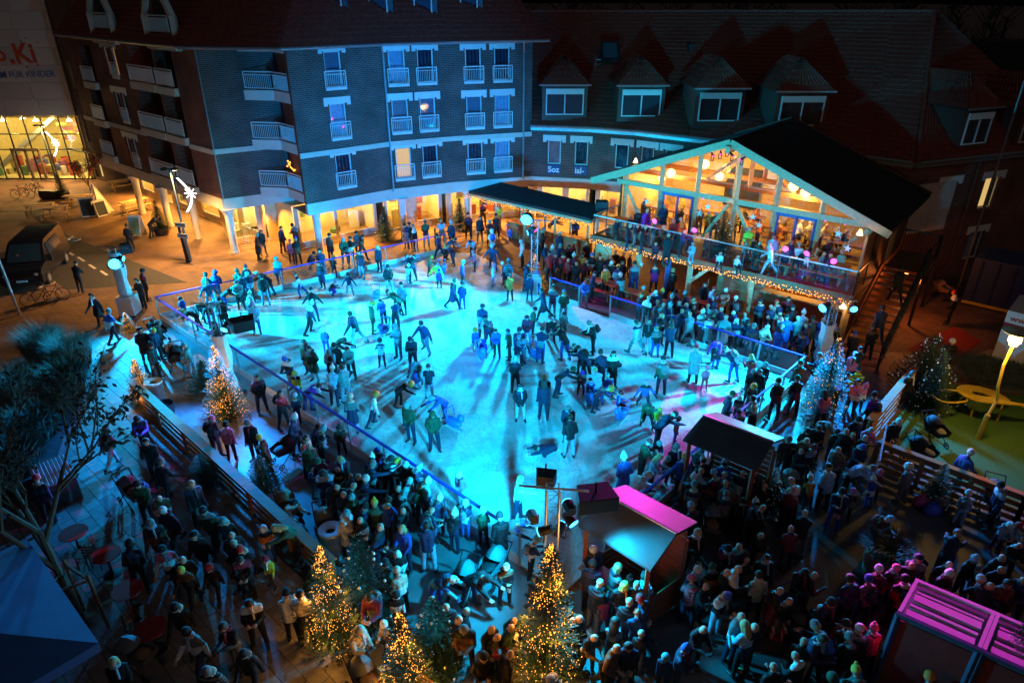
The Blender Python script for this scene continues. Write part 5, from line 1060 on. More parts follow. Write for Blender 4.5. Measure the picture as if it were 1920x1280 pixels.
rail_fence([V3((-4.8, 41.0, 0)), V3((-2.6, 42.2, 0)), V3((-.8, 43.0, 0))], 'dark rail fence behind the far end of the rink', mat=timber_d, nr=2, top=.07, boards=False)
FL0, FL1 = V3((-14.4, 22.3, 0)), V3((-4.6, 13.0, 0))
rail_fence([FL0, FL1], 'long plank fence between the dark walkway and the blue platform', h=1.1, nr=4, top=.3, step=2.2)
rail_fence([G(740, 1300), G(900, 1420)], 'short plank fence stub beside the front lit fir', h=1.1, nr=4, top=.3)
rail_fence([V3((16.7, 24.3, 0)), V3((12.2, 19.5, 0))], 'orange plank fence between crowd and playground stair', h=1.1, nr=4, top=.28)
rail_fence([V3((11.9, 18.3, 0)), V3((14.9, 15.6, 0)), V3((17.3, 13.3, 0))], 'four rail plank fence edging the green playground', h=1.1, nr=4, top=.2)
bw = MB()
for k in range(5): bw.bar(V3((11.4, 17.2, .3 + k * .2)), V3((12.4, 18.9, .5 + k * .2)), .04, .1)
tag(bw.build('garland_gate', pm('blue_white', (.5, .55, .65), .5)), 'pale slatted gate leaf at the corner of the plank fences', 'gate')
# ================================================================= SMALL HUTS
ply = pm('roof_ply', (.055, .055, .06), .38, var=.3, vscale=1.5, bump=.1); red_w = wood('red_wood', (.22, .05, .02), (.34, .09, .035))
def hut(ridge, front, back, zr, zf, zb, label, wallm, roofm):
    r0, r1 = (G(*p, zr) for p in ridge); f0, f1 = (G(*p, zf) for p in front); k0, k1 = (G(*p, zb) for p in back)
    t0 = thing('market_hut', label, 'hut', ((r0.x + r1.x) / 2, (r0.y + r1.y) / 2, 0))
    for nm, cs in (('roof', (r0, r1, f1, f0)), ('roof', (r0, r1, k1, k0))):
        q = MB(); T = V3((0, 0, .035)); q.face([c + T for c in cs]); q.face([c - T for c in cs])
        for k in range(4): q.face([cs[k] - T, cs[(k + 1) % 4] - T, cs[(k + 1) % 4] + T, cs[k] + T])
        q.build(nm, roofm, t0, smooth=False)
    q = MB(); q.bar(r0 + V3((0, 0, .05)), r1 + V3((0, 0, .05)), .05, .03); q.build('ridge_strip', alu, t0)
    c = (f0 + f1 + k0 + k1) / 4; cs = [c + (p - c) * .86 for p in (f0, f1, k1, k0)]
    for p in cs: q = MB(); q.bar((p.x, p.y, 0), (p.x, p.y, min(zf, zb) - .02), .1); q.build('post', wallm, t0)
    for a, b, h0, h1 in ((cs[0], cs[1], .05, .95), (cs[1], cs[2], .05, 1.0), (cs[3], cs[0], .05, 1.0), (cs[2], cs[3], .05, zb - .3)):
        nb = max(2, int((h1 - h0) / .18))
        for i in range(nb): z = h0 + (h1 - h0) * (i + .5) / nb; q = MB(); q.bar((a.x, a.y, z), (b.x, b.y, z), .03, (h1 - h0) / nb - .012); q.build('plank', wallm, t0)
    q = MB(); q.bar((cs[0].x, cs[0].y, 1.0), (cs[1].x, cs[1].y, 1.0), .5, .05); q.build('counter', wallm, t0)
    return t0
hut(((1318, 780), (1450, 830)), ((1280, 825), (1420, 882)), ((1343, 774), (1470, 822)), 3.0, 2.35, 2.72, 'red timber market hut with black roof beside the rink corner', red_w, ply)
hut(((1128, 925), (1268, 1002)), ((1085, 985), (1220, 1070)), ((1172, 910), (1308, 980)), 3.0, 2.2, 2.75, 'market hut with magenta lit back roof near the front truss', red_w, ply)
# container stall bottom right
ct = thing('container_stall', 'red walled stall with steel frame and magenta lit slatted top', 'stall', (8, 10, 0))
c0 = V3((7.99, 10.04, 0)); cu = V3((.79, -.613, 0)).normalized(); cn = V3((.69, .72, 0)).normalized()
def CP(s, d, z): return c0 + cu * s + cn * d + V3((0, 0, z))
stl = pm('blue_steel', (.08, .12, .2), .4, metal=.5); rp_ = pm('red_panel', (.20, .025, .02), .6, var=.25, vscale=3); wl_m = pm('pale_slat', (.62, .6, .62), .5, var=.08)
for s0, s1 in ((0, 1.42), (1.5, 4.5)):
    q = MB(); q.bar(CP(s0 + .05, .02, 1.25), CP(s1 - .05, .02, 1.25), .03, 2.4); q.build('red_panel', rp_, ct)
    for s in (s0, s1): q = MB(); q.bar(CP(s, 0, 0), CP(s, 0, 2.58), .09); q.build('frame_post', stl, ct)
    for d in (0, 1.22): q = MB(); q.bar(CP(s0 - .04, d, 2.6), CP(s1 + .04, d, 2.6), .09, .08); q.build('frame_rail', stl if d == 0 else wl_m, ct)
    for s in (s0, s1): q = MB(); q.bar(CP(s, 0.05, 2.605), CP(s, 1.18, 2.605), .07, .07); q.build('frame_rail', wl_m, ct)
    q = MB(); q.bar(CP(s0, .61, 2.5), CP(s1, .61, 2.5), 1.2, .03); q.build('top_sheet', pm('grey_sheet', (.1, .1, .11), .6), ct)
    for d, w_ in ((.14, .2), (.4, .07), (.68, .2), (.86, .06)): q = MB(); q.bar(CP(s0 + .1, d, 2.585), CP(s1 - .1, d, 2.585), w_, .08); q.build('slat', wl_m, ct)
q = MB(); q.bar(CP(-.02, .0, 1.25), CP(-.02, 1.2, 1.25), .03, 2.4); q.build('red_panel', rp_, ct)
# ================================================================= TRUSS TOWERS
def truss_mb(q, a, b, w=.3, n_=8):
    a = V3(a); b = V3(b); cs = [(-w / 2, -w / 2), (w / 2, -w / 2), (w / 2, w / 2), (-w / 2, w / 2)]
    P = lambda c, t_: a.lerp(b, t_) + V3((c[0], c[1], 0))
    for c in cs: q.tube(P(c, 0), P(c, 1), .025, n=6)
    for i in range(n_):
        for k in range(4):
            c, d = cs[k], cs[(k + 1) % 4]; q.tube(P(c, i / n_), P(d, (i + 1) / n_), .011, n=4, cap=False); q.tube(P(c, (i + 1) / n_), P(d, (i + 1) / n_), .011, n=4, cap=False)
cloth = pm('white_wrap', (.6, .62, .64), .75, var=.12, vscale=4, bump=.5, bscale=5)
def tower(base, top, label, wrap=None, plinth=False):
    t0 = thing('truss_tower', label, 'tower', base, group='lighting towers'); q = MB(); truss_mb(q, base, base + V3((0, 0, top)), .3, int(top / .33)); q.build('truss', alu, t0, smooth=False)
    if wrap:
        q = MB(); vs = []; fs = []; N = 16
        for j in range(9):
            z = wrap[0] + (wrap[1] - wrap[0]) * j / 8; rr = .23 + .03 * math.sin(j * 1.7)
            for k in range(N): a = 2 * math.pi * k / N; r2 = rr * (1 + .08 * math.sin(3 * a + j)) / max(abs(math.cos(a)), abs(math.sin(a))) ** .6; vs.append(base + V3((r2 * math.cos(a), r2 * math.sin(a), z)))
        for j in range(8):
            for k in range(N): fs.append((j * N + k, j * N + (k + 1) % N, (j + 1) * N + (k + 1) % N, (j + 1) * N + k))
        q.idx(vs, fs); q.build('fabric_wrap', cloth, t0)
    if plinth: q = MB(); q.box(base + V3((0, 0, .5)), (.75, .75, 1.0)); q.build('plinth', white_paint, t0)
    q = MB(); q.box(base + V3((0, 0, .03)), (.8, .8, .05)); q.build('base_plate', dark_metal, t0)
    q = MB(); q.tube(base + V3((-.8, 0, top + .05)), base + V3((.8, -.2, top + .05)), .028, n=8); q.build('cross_pipe', alu, t0)
    return t0
def speaker(p, rz, label, sx=(.75, .45, .35)):
    t0 = thing('loudspeaker', label, 'loudspeaker', p, rz); q = MB(); w, d, h = sx
    q.idx([V3((x * w / 2 * (1 if y < 0 else .8), y * d / 2, z * h / 2)) for x in (-1, 1) for y in (-1, 1) for z in (-1, 1)], [(0, 1, 3, 2), (4, 6, 7, 5), (0, 4, 5, 1), (2, 3, 7, 6), (0, 2, 6, 4), (1, 5, 7, 3)]); q.build('cabinet', blackp, t0, local=True)
    q = MB(); q.box((0, -d / 2 - .004, 0), (w * .92, .01, h * .86)); q.build('grille', dark_metal, t0, local=True)
    q = MB(); q.bar((0, 0, h / 2), (0, 0, h / 2 + .25), .04); q.build('bracket', dark_metal, t0, local=True); return t0
T1 = V3((1.15, 33.3, 0)); T2 = V3((-18.75, 30.6, 0)); T3 = V3((-10.95, 22.9, 0)); T4 = V3((.95, 12.5, 0)); T5 = V3((12.8, 24.9, 0))
tower(T1, 3.9, 'truss tower with glaring cyan light at the rink entrance', None, True)
tower(T2, 3.4, 'fabric wrapped truss tower by the amber square', (1.0, 3.2), True)
tower(T3, 3.9, 'fabric wrapped truss tower behind the tall lit fir', (.3, 2.7))
tower(T4, 3.9, 'bare truss tower with cross pipe above the front lit fir')
tower(T5, 3.2, 'truss tower lit cyan beside the lodge bar', (.5, 2.2))
CB = (.0, .29, 1.0)
spotlight(AT(987, 412, 33.1), (-3.0, 20, .5), 'dazzling cyan floodlight on top of the entrance tower', CY, cy_l, 16000, 155, .30, blend=.5)
spotlight(T1 + V3((-.35, -.1, 3.3)), (-13, 31, 0), 'cyan floodlight aimed left from the entrance tower', CY, cy_l, 17000, 85, .13, blend=.7)
spotlight(AT(1004, 432, 33.1), (7, 30, 0), 'small magenta lamp on the entrance tower', MG, em('magenta_dim', (1, .05, .45), 2), 500, 60, .12)
spotlight(AT(215, 495, 30.3), (-12.5, 17.0, 0), 'dazzling cyan floodlight on the tower by the amber square', (.0, .46, 1), cy_l, 9000, 100, .28, blend=.6)
spotlight(T2 + V3((.4, -.1, 2.9)), (-4, 31, 0), 'cyan floodlight facing the ice from the tower by the square', CY, cy_l, 22000, 80, .13, blend=.8)
spotlight(AT(420, 618, 22.5), (-12.0, 16.5, 0), 'small cyan lamp facing the spectators on the wrapped tower', CB, cy_l, 5200, 125, .13, blend=.6)
spotlight(T3 + V3((.3, .3, 3.3)), (0, 34, 0), 'cyan floodlight facing the ice from the wrapped tower', CY, cy_l, 8000, 75, .13, blend=.8)
spotlight(T4 + V3((.35, .1, 3.35)), (-6.2, 41, 4.6), 'floodlight clamped to the front truss facing the facade', CB, cy_l, 52000, 44, .14, blend=.9)
spotlight(T4 + V3((-.5, .15, 3.0)), (-3, 27, 0), 'round black lamp left on the front truss', CY, cy_l, 8000, 85, .13, blend=.8)
spotlight(T4 + V3((.25, .2, 2.6)), (9.5, 31, 4.5), 'lower black lamp right on the front truss', CY, cy_l, 24000, 46, .13, blend=.9)
spotlight(T4 + V3((.5, -.1, 2.9)), (5.5, 7.5, 0), 'white faced lamp on the front truss facing the huts', CY, cy_l, 2600, 112, .13, blend=.6)
spotlight(T4 + V3((-.3, -.15, 2.7)), (-5, 13.0, 0), 'lamp under the front truss facing the spectators', CY, cy_l, 1700, 120, .12, blend=.6)
spotlight(T5 + V3((-.45, -.1, 2.9)), (3.5, 20, 0), 'cyan floodlight on the tower beside the lodge bar', CY, cy_l, 9500, 115, .18, blend=.6)
spotlight(T5 + V3((.75, -.2, 2.9)), (11.5, 12, 0), 'blue lamp hanging right of the tower beside the bar', (.0, .3, 1), cy_l, 8500, 95, .14, blend=.6)
spotlight(T5 + V3((-.2, .3, 2.7)), (6.5, 32, 1), 'cyan lamp facing the bar crowd on the bar tower', CY, cy_l, 1200, 110, .12, blend=.6)
speaker(AT(455, 607, 22.3), R(-150), 'black speaker box on the tower behind the lit fir', (.9, .6, .4)); speaker(T4 + V3((1.0, .1, 3.5)), R(10), 'open topped black speaker box right of the front truss', (.95, .6, .4)); speaker(T4 + V3((-.15, .5, 3.75)), R(170), 'small black speaker left on the front truss pipe', (.5, .35, .35)); speaker(T2 + V3((.45, .25, 3.3)), R(30), 'black speaker on the tower by the amber square', (.5, .35, .45))
speaker(AT(1128, 385, 36.2), R(0), 'black speaker standing at the left end of the lodge deck', (.7, .5, .5))
# ================================================================= FIRS
def fir_mesh(seed, nlev=30, dens=1.0, rad=.36):
    rn = random.Random(seed); vs = []; fs = []; ms = []
    def tri(a, b, c, m_=0): i = len(vs); vs.extend((a, b, c)); fs.append((i, i + 1, i + 2)); ms.append(m_)
    for L in range(nlev):
        z = .04 + .94 * (L / nlev) ** .92; r = rad * (1 - z) ** .85 * rn.uniform(.85, 1.12) + .015; nb = max(4, int((6 + 16 * (1 - z)) * dens)); ph = rn.random() * 6.28
        for k in range(nb):
            a = ph + 6.283 * (k + rn.uniform(-.25, .25)) / nb; rr = r * rn.uniform(.72, 1.1); d = V3((math.cos(a), math.sin(a), 0)); side = V3((-d.y, d.x, 0)); ns = max(4, int(rr / .016))
            for i in range(ns):
                t = (i + .6) / ns; droop = -.16 * rr * math.sin(t * 2.6) + .10 * rr * t * t; p = d * (rr * t) + V3((0, 0, z + droop)); ln = .034 * (1.15 - .55 * t) * rn.uniform(.7, 1.3)
                for sg in (-1, 1):
                    q = p + side * (sg * ln) + d * (ln * .75) + V3((0, 0, rn.uniform(-.012, .016))); w = d * .0055 + V3((0, 0, .002)); tri(p - w, p + w, q)
                if rn.random() < .5: tri(p - side * .005, p + side * .005, p + d * ln * .5 + V3((0, 0, ln * .8)))
            tri(d * rr * .97 - side * .008 + V3((0, 0, z - .06 * rr)), d * rr * .97 + side * .008 + V3((0, 0, z - .06 * rr)), d * (rr + .035) + V3((0, 0, z - .03 * rr)))
    me = bpy.data.meshes.new('crown'); me.from_pydata(vs, [], fs); me.materials.append(fir_m); return me
firs = [fir_mesh(s) for s in (1, 2, 3)]; firbush = fir_mesh(9, 16, 1.5, .62)
tk = MB(); tk.tube((0, 0, -.02), (0, 0, .95), .022, .004, 7); trunk_m = tk.mesh('trunk', bark)
def fir_lights(seed, n_, r, mat, rad=.36, core=.75):
    rn = random.Random(seed); q = MB()
    for k in range(n_):
        z = .05 + .93 * rn.random() ** 1.15; rr = (rad * (1 - z) ** .85 + .01) * (core + (1.03 - core) * rn.random()); a = rn.gauss(0, 1.2) + z * 22; q.ball((rr * math.cos(a), rr * math.sin(a), z), r * rn.uniform(.6, 1.25), 5, 4)
    return q.mesh('light_chain', mat, smooth=False)
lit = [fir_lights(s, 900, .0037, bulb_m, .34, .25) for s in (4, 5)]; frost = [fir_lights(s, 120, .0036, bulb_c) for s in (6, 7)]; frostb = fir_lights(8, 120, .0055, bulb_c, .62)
dimm = fir_lights(12, 170, .0042, bulb_m, .34, .3)
orn = MB()
for k in range(16):
    z = random.uniform(.1, .85); rr = .37 * (1 - z) ** .85 + .01; a = random.uniform(0, 6.28); orn.ball((rr * math.cos(a), rr * math.sin(a), z), .014, 7, 5)
orn_m = orn.mesh('ornaments', pm('ornament_white', (.75, .72, .66), .5, var=.05))
def fir(base, h, label, kind='lit', z0=0., power=40, w=1., col=WARM):
    b = G(base[0], base[1], z0) if len(base) == 2 else V3(base)
    t0 = thing('fir_tree', label, 'tree', b, random.uniform(0, 6), group='christmas firs'); t0.scale = (h * w, h * w, h)
    i = random.randrange(3); bush = kind.startswith('b')
    place('trunk', trunk_m, t0, True); place('crown', firbush if bush else firs[i], t0, True)
    if kind in ('lit', 'dim'):
        o = place('light_chain', lit[i % 2] if kind == 'lit' else dimm, t0, True); o['kind'] = 'stuff'; o2 = place('ornaments', orn_m, t0, True); o2['kind'] = 'stuff'
        for zz, rr in ((.2, .26), (.45, .2), (.75, .1)):
            for k in range(3 if zz < .7 else 1):
                a = k * 2.1 + zz * 9 - 1.2; lamp('POINT', (b.x + rr * h * w * math.cos(a), b.y + rr * h * w * math.sin(a), b.z + zz * h), AMB, power / 2.2, t0, .12, name='chain_glow')
    elif kind.endswith('f'):
        o = place('light_chain', frostb if bush else frost[i % 2], t0, True); o['kind'] = 'stuff'
        if not bush: o2 = place('ornaments', orn_m, t0, True); o2['kind'] = 'stuff'
    return t0
def hgt(base, top, z0=0.):
    b = G(*base, z0); return AT(top[0], top[1], b.y).z - z0
for base, top, lab, kd, pw, w in (
    ((272, 752), (277, 672), 'small amber lit fir at the upper end of the plank fence', 'lit', 14, 1.0),
    ((428, 782), (428, 645), 'tall amber lit fir in front of the wrapped tower', 'lit', 36, .8),
    ((628, 1205), (632, 1020), 'amber lit fir beside the lower end of the plank fence', 'lit', 40, .66),
    ((1025, 1265), (1030, 1015), 'largest amber lit fir beneath the bare front truss', 'lit', 75, .64),
    ((768, 1345), (772, 1145), 'amber lit fir at the bottom edge beside the fence stub', 'lit', 40, .72),
    ((1540, 775), (1545, 630), 'half lit fir before the cyan tower beside the bar', 'dim', 6, .8),
    ((243, 622), (243, 585), 'tiny lit fir at the foot of the tower by the square', 'lit', 5, 1.2),
    ((1002, 545), (998, 475), 'magenta tinted lit fir at the rink entrance tower', 'lit', 8, .9),
    ((690, 1165), (690, 1000), 'unlit fir with white pompons behind the spectators', 'f', 0, .95),
    ((820, 1260), (822, 1120), 'dark fir with white specks between two amber firs', 'f', 0, .95),
    ((725, 452), (725, 385), 'dark fir in front of the far shop window', 'f', 0, .95),
    ((863, 432), (866, 370), 'dark fir at the left end of the bar shelter', 'f', 0, .9),
    ((497, 925), (495, 850), 'bushy fir with frosty specks inside the plank fence', 'bf', 0, .9),
    ((390, 738), (386, 672), 'low frosted fir between the stroller and the lit fir', 'bf', 0, 1.0),
    ((388, 915), (390, 848), 'low dark fir outside the plank fence', 'b', 0, 1.0),
    ((600, 1120), (598, 1062), 'dark fir outside the lower fence end', 'b', 0, 1.0),
    ((1722, 742), (1735, 622), 'wide dark fir beside the white trailer', 'bf', 0, .9),
    ((1737, 770), (1738, 655), 'slim fir with light net behind the orange fence', 'f', 0, .8),
    ((1748, 945), (1742, 868), 'small speckled fir at the playground fence', 'f', 0, .95),
    ((1437, 960), (1440, 872), 'fir with cyan specks at the corner of the red hut', 'f', 0, .9),
    ((800, 1035), (802, 985), 'tiny fir planted at the end of the glass barrier', 'f', 0, .8),
    ((1300, 1120), (1298, 1050), 'dark fir with faint specks beside the magenta roofed hut', 'f', 0, .9)):
    fir(base, hgt(base, top), lab, kd, power=pw, w=w)
s, z = LS(1350, 470, 1.2); fir(tuple(LP(s, 1.2, ZD)), 2.3, 'decorated fir standing on the lodge deck', 'f'); fir(tuple(CP(2.2, .7, 2.62)), .95, 'dark speckled fir standing on the container stall', 'f', w=1.25)
# potted firs in the square
for px, py, h, lab in ((120, 372, 1.6, 'potted fir by the parked bicycles near the hall'), (304, 440, 1.9, 'potted fir in a round tub on the amber square')):
    b = G(px, py); q = MB(); q.lathe([(.38, 0), (.5, .5), (.46, .5), (.44, .42)], b, 14); tag(q.build('plant_tub', blackp), 'black tub under the ' + lab, 'tub'); fir(tuple(b + V3((0, 0, .42))), h, lab, 'n')
# ================================================================= NEAR TREE, SHRUBS
lv = pm('dry_leaf', (.035, .03, .022), .8, var=.5, vscale=3)
rn = random.Random(5)
def leafy_tree(base, top, spread, label, nleaf, lmat, lsz, depth=4, tr=.14, lean=(0, 0), group=None):
    t0 = thing('tree', label, 'tree', base, group=group); br = MB(); tips = []
    def grow(p, d, L, r, k):
        e = p + d * L; br.tube(p, e, r, r * .68, 7 if k < 2 else 4, cap=False)
        if k >= 2: tips.append((p, e))
        if k == depth: return
        for j in range(3 if k else 5):
            a = rn.uniform(0, 6.28); s_ = rn.uniform(.35, .75) * spread; nd = (d + V3((math.cos(a) * s_, math.sin(a) * s_, rn.uniform(-.05, .35)))).normalized(); grow(p.lerp(e, rn.uniform(.6, 1)), nd, L * rn.uniform(.55, .8), r * .6, k + 1)
    grow(V3(base), V3((lean[0], lean[1], 1)).normalized(), top * .38, tr, 0)
    br.build('trunk', bark, t0)
    vs = []; fs = []
    for k in range(nleaf):
        p, e = rn.choice(tips); c = p.lerp(e, rn.uniform(.2, 1.1)) + V3((rn.gauss(0, .07), rn.gauss(0, .07), rn.gauss(0, .07))); a = V3((rn.gauss(0, 1), rn.gauss(0, 1), rn.gauss(-.6, 1))).normalized(); b = a.orthogonal().normalized(); l = lsz * rn.uniform(.6, 1.3); i = len(vs)
        vs.extend((c, c + a * l * .5 + b * l * .22, c + a * l, c + a * l * .5 - b * l * .22)); fs.append((i, i + 1, i + 2, i + 3))
    me = bpy.data.meshes.new('crown'); me.from_pydata(vs, [], fs); me.materials.append(lmat); place('crown', me, t0).matrix_parent_inverse = WM(t0).inverted()
    return t0
leafy_tree((-10.6, 11.9, 0), 7.6, 1.0, 'near bare branched tree with withered dark leaves by the parasol', 3000, lv, .15, 5, .11, (-.16, .12))
leafy_tree(tuple(G(176, 380)), 4.4, .9, 'small street tree with rusty leaves before the arcade', 700, pm('rust_leaf', (.28, .09, .03), .8, var=.4), .16, 3, .05)
q = MB()
for k in range(3): a = k * 2.1; q.tube(V3((-10.6 + .6 * math.cos(a), 11.9 + .6 * math.sin(a), 0)), V3((-10.6 + .55 * math.cos(a), 11.9 + .55 * math.sin(a), 1.8)), .04); 
q.path([V3((-10.6 + .55 * math.cos(k * 2.1), 11.9 + .55 * math.sin(k * 2.1), 1.6)) for k in range(3)], .035, closed=True); tag(q.build('tree_stake', timber_d), 'three post timber stake around the near tree trunk', 'tree stake')
grs = [pm('plume_grass', (.16, .2, .17), .7, var=.4), pm('shrub_leaf', (.05, .08, .06), .7, var=.5)]
def shrub(base, r, h, label, n_=2200, mat=0, thin=True):
    t0 = thing('shrub', label, 'shrub', base, group='planter shrubs'); vs = []; fs = []
    for k in range(n_):
        a = rn.uniform(0, 6.28); q0 = r * .55 * rn.random() ** .5; p = V3((base[0] + q0 * math.cos(a), base[1] + q0 * math.sin(a), base[2])); b = a + rn.gauss(0, .7); L = h * rn.uniform(.5, 1.1); out = r * rn.uniform(.2, .75)
        m1 = p + V3((math.cos(b) * out * .35, math.sin(b) * out * .35, L * .75)); e = p + V3((math.cos(b) * out, math.sin(b) * out, L * rn.uniform(.75, 1.1))); w = V3((-math.sin(b), math.cos(b), 0)) * (.008 if thin else .03); i = len(vs)
        vs.extend((p - w, p + w, m1 + w, m1 - w, e)); fs.append((i, i + 1, i + 2, i + 3)); fs.append((i + 3, i + 2, i + 4))
    me = bpy.data.meshes.new('foliage'); me.from_pydata(vs, [], fs); me.materials.append(grs[mat]); o = place('foliage', me, t0); o.matrix_parent_inverse = WM(t0).inverted(); return t0
q = MB(); pl = [(-21.0, 25.2), (-18.6, 26.4), (-16.6, 23.6), (-15.4, 19.4), (-14.4, 16.8), (-16.6, 16.0), (-19, 19.5)]
q.prism(pl, .0, .42); tag(q.build('planter_bed', pm('dark_kerb', (.07, .07, .075), .7, var=.3), smooth=False), 'long dark raised bed under the shrubs at the walkway', 'planter')
for (x, y, r, h, lb, mt) in ((-18.2, 25.2, 1.3, 1.5, 'feathery pale grass clump nearest the tower by the square', 0), (-16.6, 24.6, 1.2, 1.4, 'feathery grass clump at the top edge of the raised bed', 0), (-15.6, 22.4, 1.1, 1.2, 'dark leafy shrub in the middle of the raised bed', 1), (-16.8, 21.6, 1.2, 1.5, 'pale grass clump at the inner side of the raised bed', 0), (-15.0, 19.6, 1.1, 1.1, 'dark leafy shrub beside the walkway pavers', 1), (-14.3, 17.6, 1.0, 1.1, 'dark leafy shrub at the lower end of the raised bed', 1), (-16.0, 18.6, 1.2, 1.2, 'grass clump behind the near tree branches', 0)): shrub((x - 1.35, y, .4), r * .9, h, lb, 1800, mt, mt == 0)
# planter by the playground
q = MB(); q.path([G(1790, 700, .25), G(1815, 718, .25), G(1850, 730, .25), G(1900, 735, .25), G(1990, 735, .25)], .02); pp = [G(1790, 692), G(1812, 716), G(1850, 732), G(1905, 737), G(2000, 735), G(1990, 700), G(1850, 672)]
q = MB(); q.prism([(p.x, p.y) for p in pp], 0, .45); tag(q.build('planter_wall', pm('yellow_kerb', (.42, .34, .2), .7, var=.15), smooth=False), 'curved pale seat wall around the playground bed', 'planter')
shrub(tuple(G(1850, 705, .45)), 1.5, .5, 'low brown ground shrub inside the curved seat wall', 2500, 1, True); shrub(tuple(G(1915, 715, .45)), 1.2, .6, 'low shrub at the right frame edge by the trailer', 1800, 1, True)
# ================================================================= STREET FURNITURE
def lamppost(b, h, label, star=True, power=5000, head='arms'):
    t0 = thing('lamp_post', label, 'lamp post', b, group='street lamp posts'); q = MB(); q.tube(b, b + V3((0, 0, h)), .075, .05, 10); q.tube(b, b + V3((0, 0, .8)), .11, .1, 10); q.build('pole', pm('teal_metal', (.05, .09, .11), .45, metal=.4), t0)
    q = MB(); q.bar(b + V3((-.3, 0, h)), b + V3((.3, 0, h)), .06); q.box(b + V3((-.3, -.05, h + .02)), (.25, .3, .12)); q.box(b + V3((.3, -.05, h + .02)), (.25, .3, .12)); q.build('head', dark_metal, t0)
    q = MB(); q.box(b + V3((.3, -.06, h - .05)), (.18, .22, .02)); q.build('lens', em('street_lens', (1, .72, .38), 14), t0); lamp('SPOT', b + V3((.3, -.12, h - .12)), (1, .5, .14), power, t0, .1, target=b + V3((-.6, -1.2, 0)), angle=140, blend=.7, name='street_light')
    if star:
        q = MB(); 
        for k in range(46):
            tt = k / 45; x = .35 + .55 * math.sin(tt * 2.9) ; z = h - .5 - 1.9 * tt; 
            for dx in (-.04, .04): q.ball(b + V3((x + dx, -.05, z)), .022, 5, 4)
        for k in range(8): a = k * math.pi / 4; q.bar(b + V3((.88, -.05, h - 1.35)), b + V3((.88 + .33 * math.cos(a), -.05, h - 1.35 + .33 * math.sin(a))), .05, .03)
        o = q.build('star_ornament', em('star_white_light', (1, .93, .8), 9), t0); lamp('POINT', b + V3((.9, -.2, h - 1.4)), (1, .85, .6), 16, t0, .3)
    return t0
lamppost(V3((-18.96, 38.02, 0)), 5.4, 'lamp post with glowing shooting star at the arcade corner'); lamppost(V3((-38.1, 57.0, 0)), 4.6, 'lamp post with glowing shooting star before the yellow hall', power=3000)
for px0, py0, h, lb in ((762, 432, 5.9, 'slim grey pole standing before the far arcade'),):
    b = G(px0, py0); t0 = thing('lamp_post', lb, 'lamp post', b, group='street lamp posts'); q = MB(); q.tube(b, b + V3((0, 0, h)), .08, .05, 10); q.build('pole', zinc, t0); q = MB(); q.ball(b + V3((-.25, 0, h)), .16, 10, 6, sc=(1.5, 1, .6)); q.build('head', dark_metal, t0)
b = G(37, 590); t0 = thing('lamp_post', 'grey pole cut by the left frame beside the van', 'lamp post', b, group='street lamp posts'); q = MB(); q.tube(b, b + V3((-.1, 0, 4.5)), .07, .06, 10); q.build('pole', zinc, t0); q = MB(); q.box(b + V3((-.1, 0, 4.5)), (.3, .2, .15)); q.build('head', dark_metal, t0)
# sign post with bags
b = G(352, 492); t0 = thing('sign_post', 'leaning sign post with two small white signs at the arcade', 'sign', b); q = MB(); q.bar(b, b + V3((-.05, 0, 2.4)), .12); q.bar(b + V3((.15, 0, 0)), b + V3((.05, 0, 1.6)), .2, .06); q.build('post', dark_metal, t0)
for zz in (2.3, 1.65): q = MB(); q.box(b + V3((.1, -.1, zz)), (.7, .03, .28), R(-15)); q.build('sign_plate', white_paint, t0); q = MB(); q.box(b + V3((.1, -.122, zz)), (.55, .01, .06), R(-15)); q.build('sign_line', dark_metal, t0)
def aboard(b, rz, label, col, w=.75, h=1.2):
    t0 = thing('sandwich_board', label, 'board', b, rz, group='pavement boards')
    for sg in (-1, 1):
        q = MB(); M = Matrix.Rotation(sg * .2, 3, 'X'); q.box((0, sg * .22, h / 2), (w, .03, h), M=M); q.build('frame', white_paint, t0, local=True); q = MB(); q.box((0, sg * .243, h / 2), (w * .86, .02, h * .84), M=M); q.build('chalk_face', col, t0, local=True)
    return t0
slate = pm('slate', (.02, .035, .05), .6, var=.3); aboard(G(170, 405), R(20), 'white framed chalk board by the cafe benches', slate, .95, 1.35); aboard(G(190, 404), R(60), 'dark chalk board under the tent frame', slate, .8, 1.1)
aboard(G(260, 440), R(-5), 'pale blue poster board on the amber square', pm('poster_teal', (.18, .4, .42), .5, var=.3, vscale=2), .8, 1.3)
q = MB(); b = G(188, 400); 
for k in range(4): a = k * 1.57 + .6; q.tube(b + V3((.9 * math.cos(a), .9 * math.sin(a), 0)), b + V3((0, 0, 2.1)), .035)
q.face([b + V3((.9 * math.cos(.6), .9 * math.sin(.6), 0)), b + V3((.9 * math.cos(5.3), .9 * math.sin(5.3), 0)), b + V3((0, 0, 2.1))]); tag(q.build('tent_frame', white_paint), 'small pale pyramid tent frame beside the chalk boards', 'tent')
for px, py, rz, w in ((78, 402, .3, 'left of the cafe tables by the hall'), (104, 408, .4, 'nearest the dark paving strip by the hall'), (150, 385, .2, 'behind the rusty street tree'), (232, 355, .7, 'under the far arcade columns'), (255, 395, .9, 'between two arcade columns')):
    beer_table(G(px, py), rz, 'pale timber cafe table ' + w, timber)
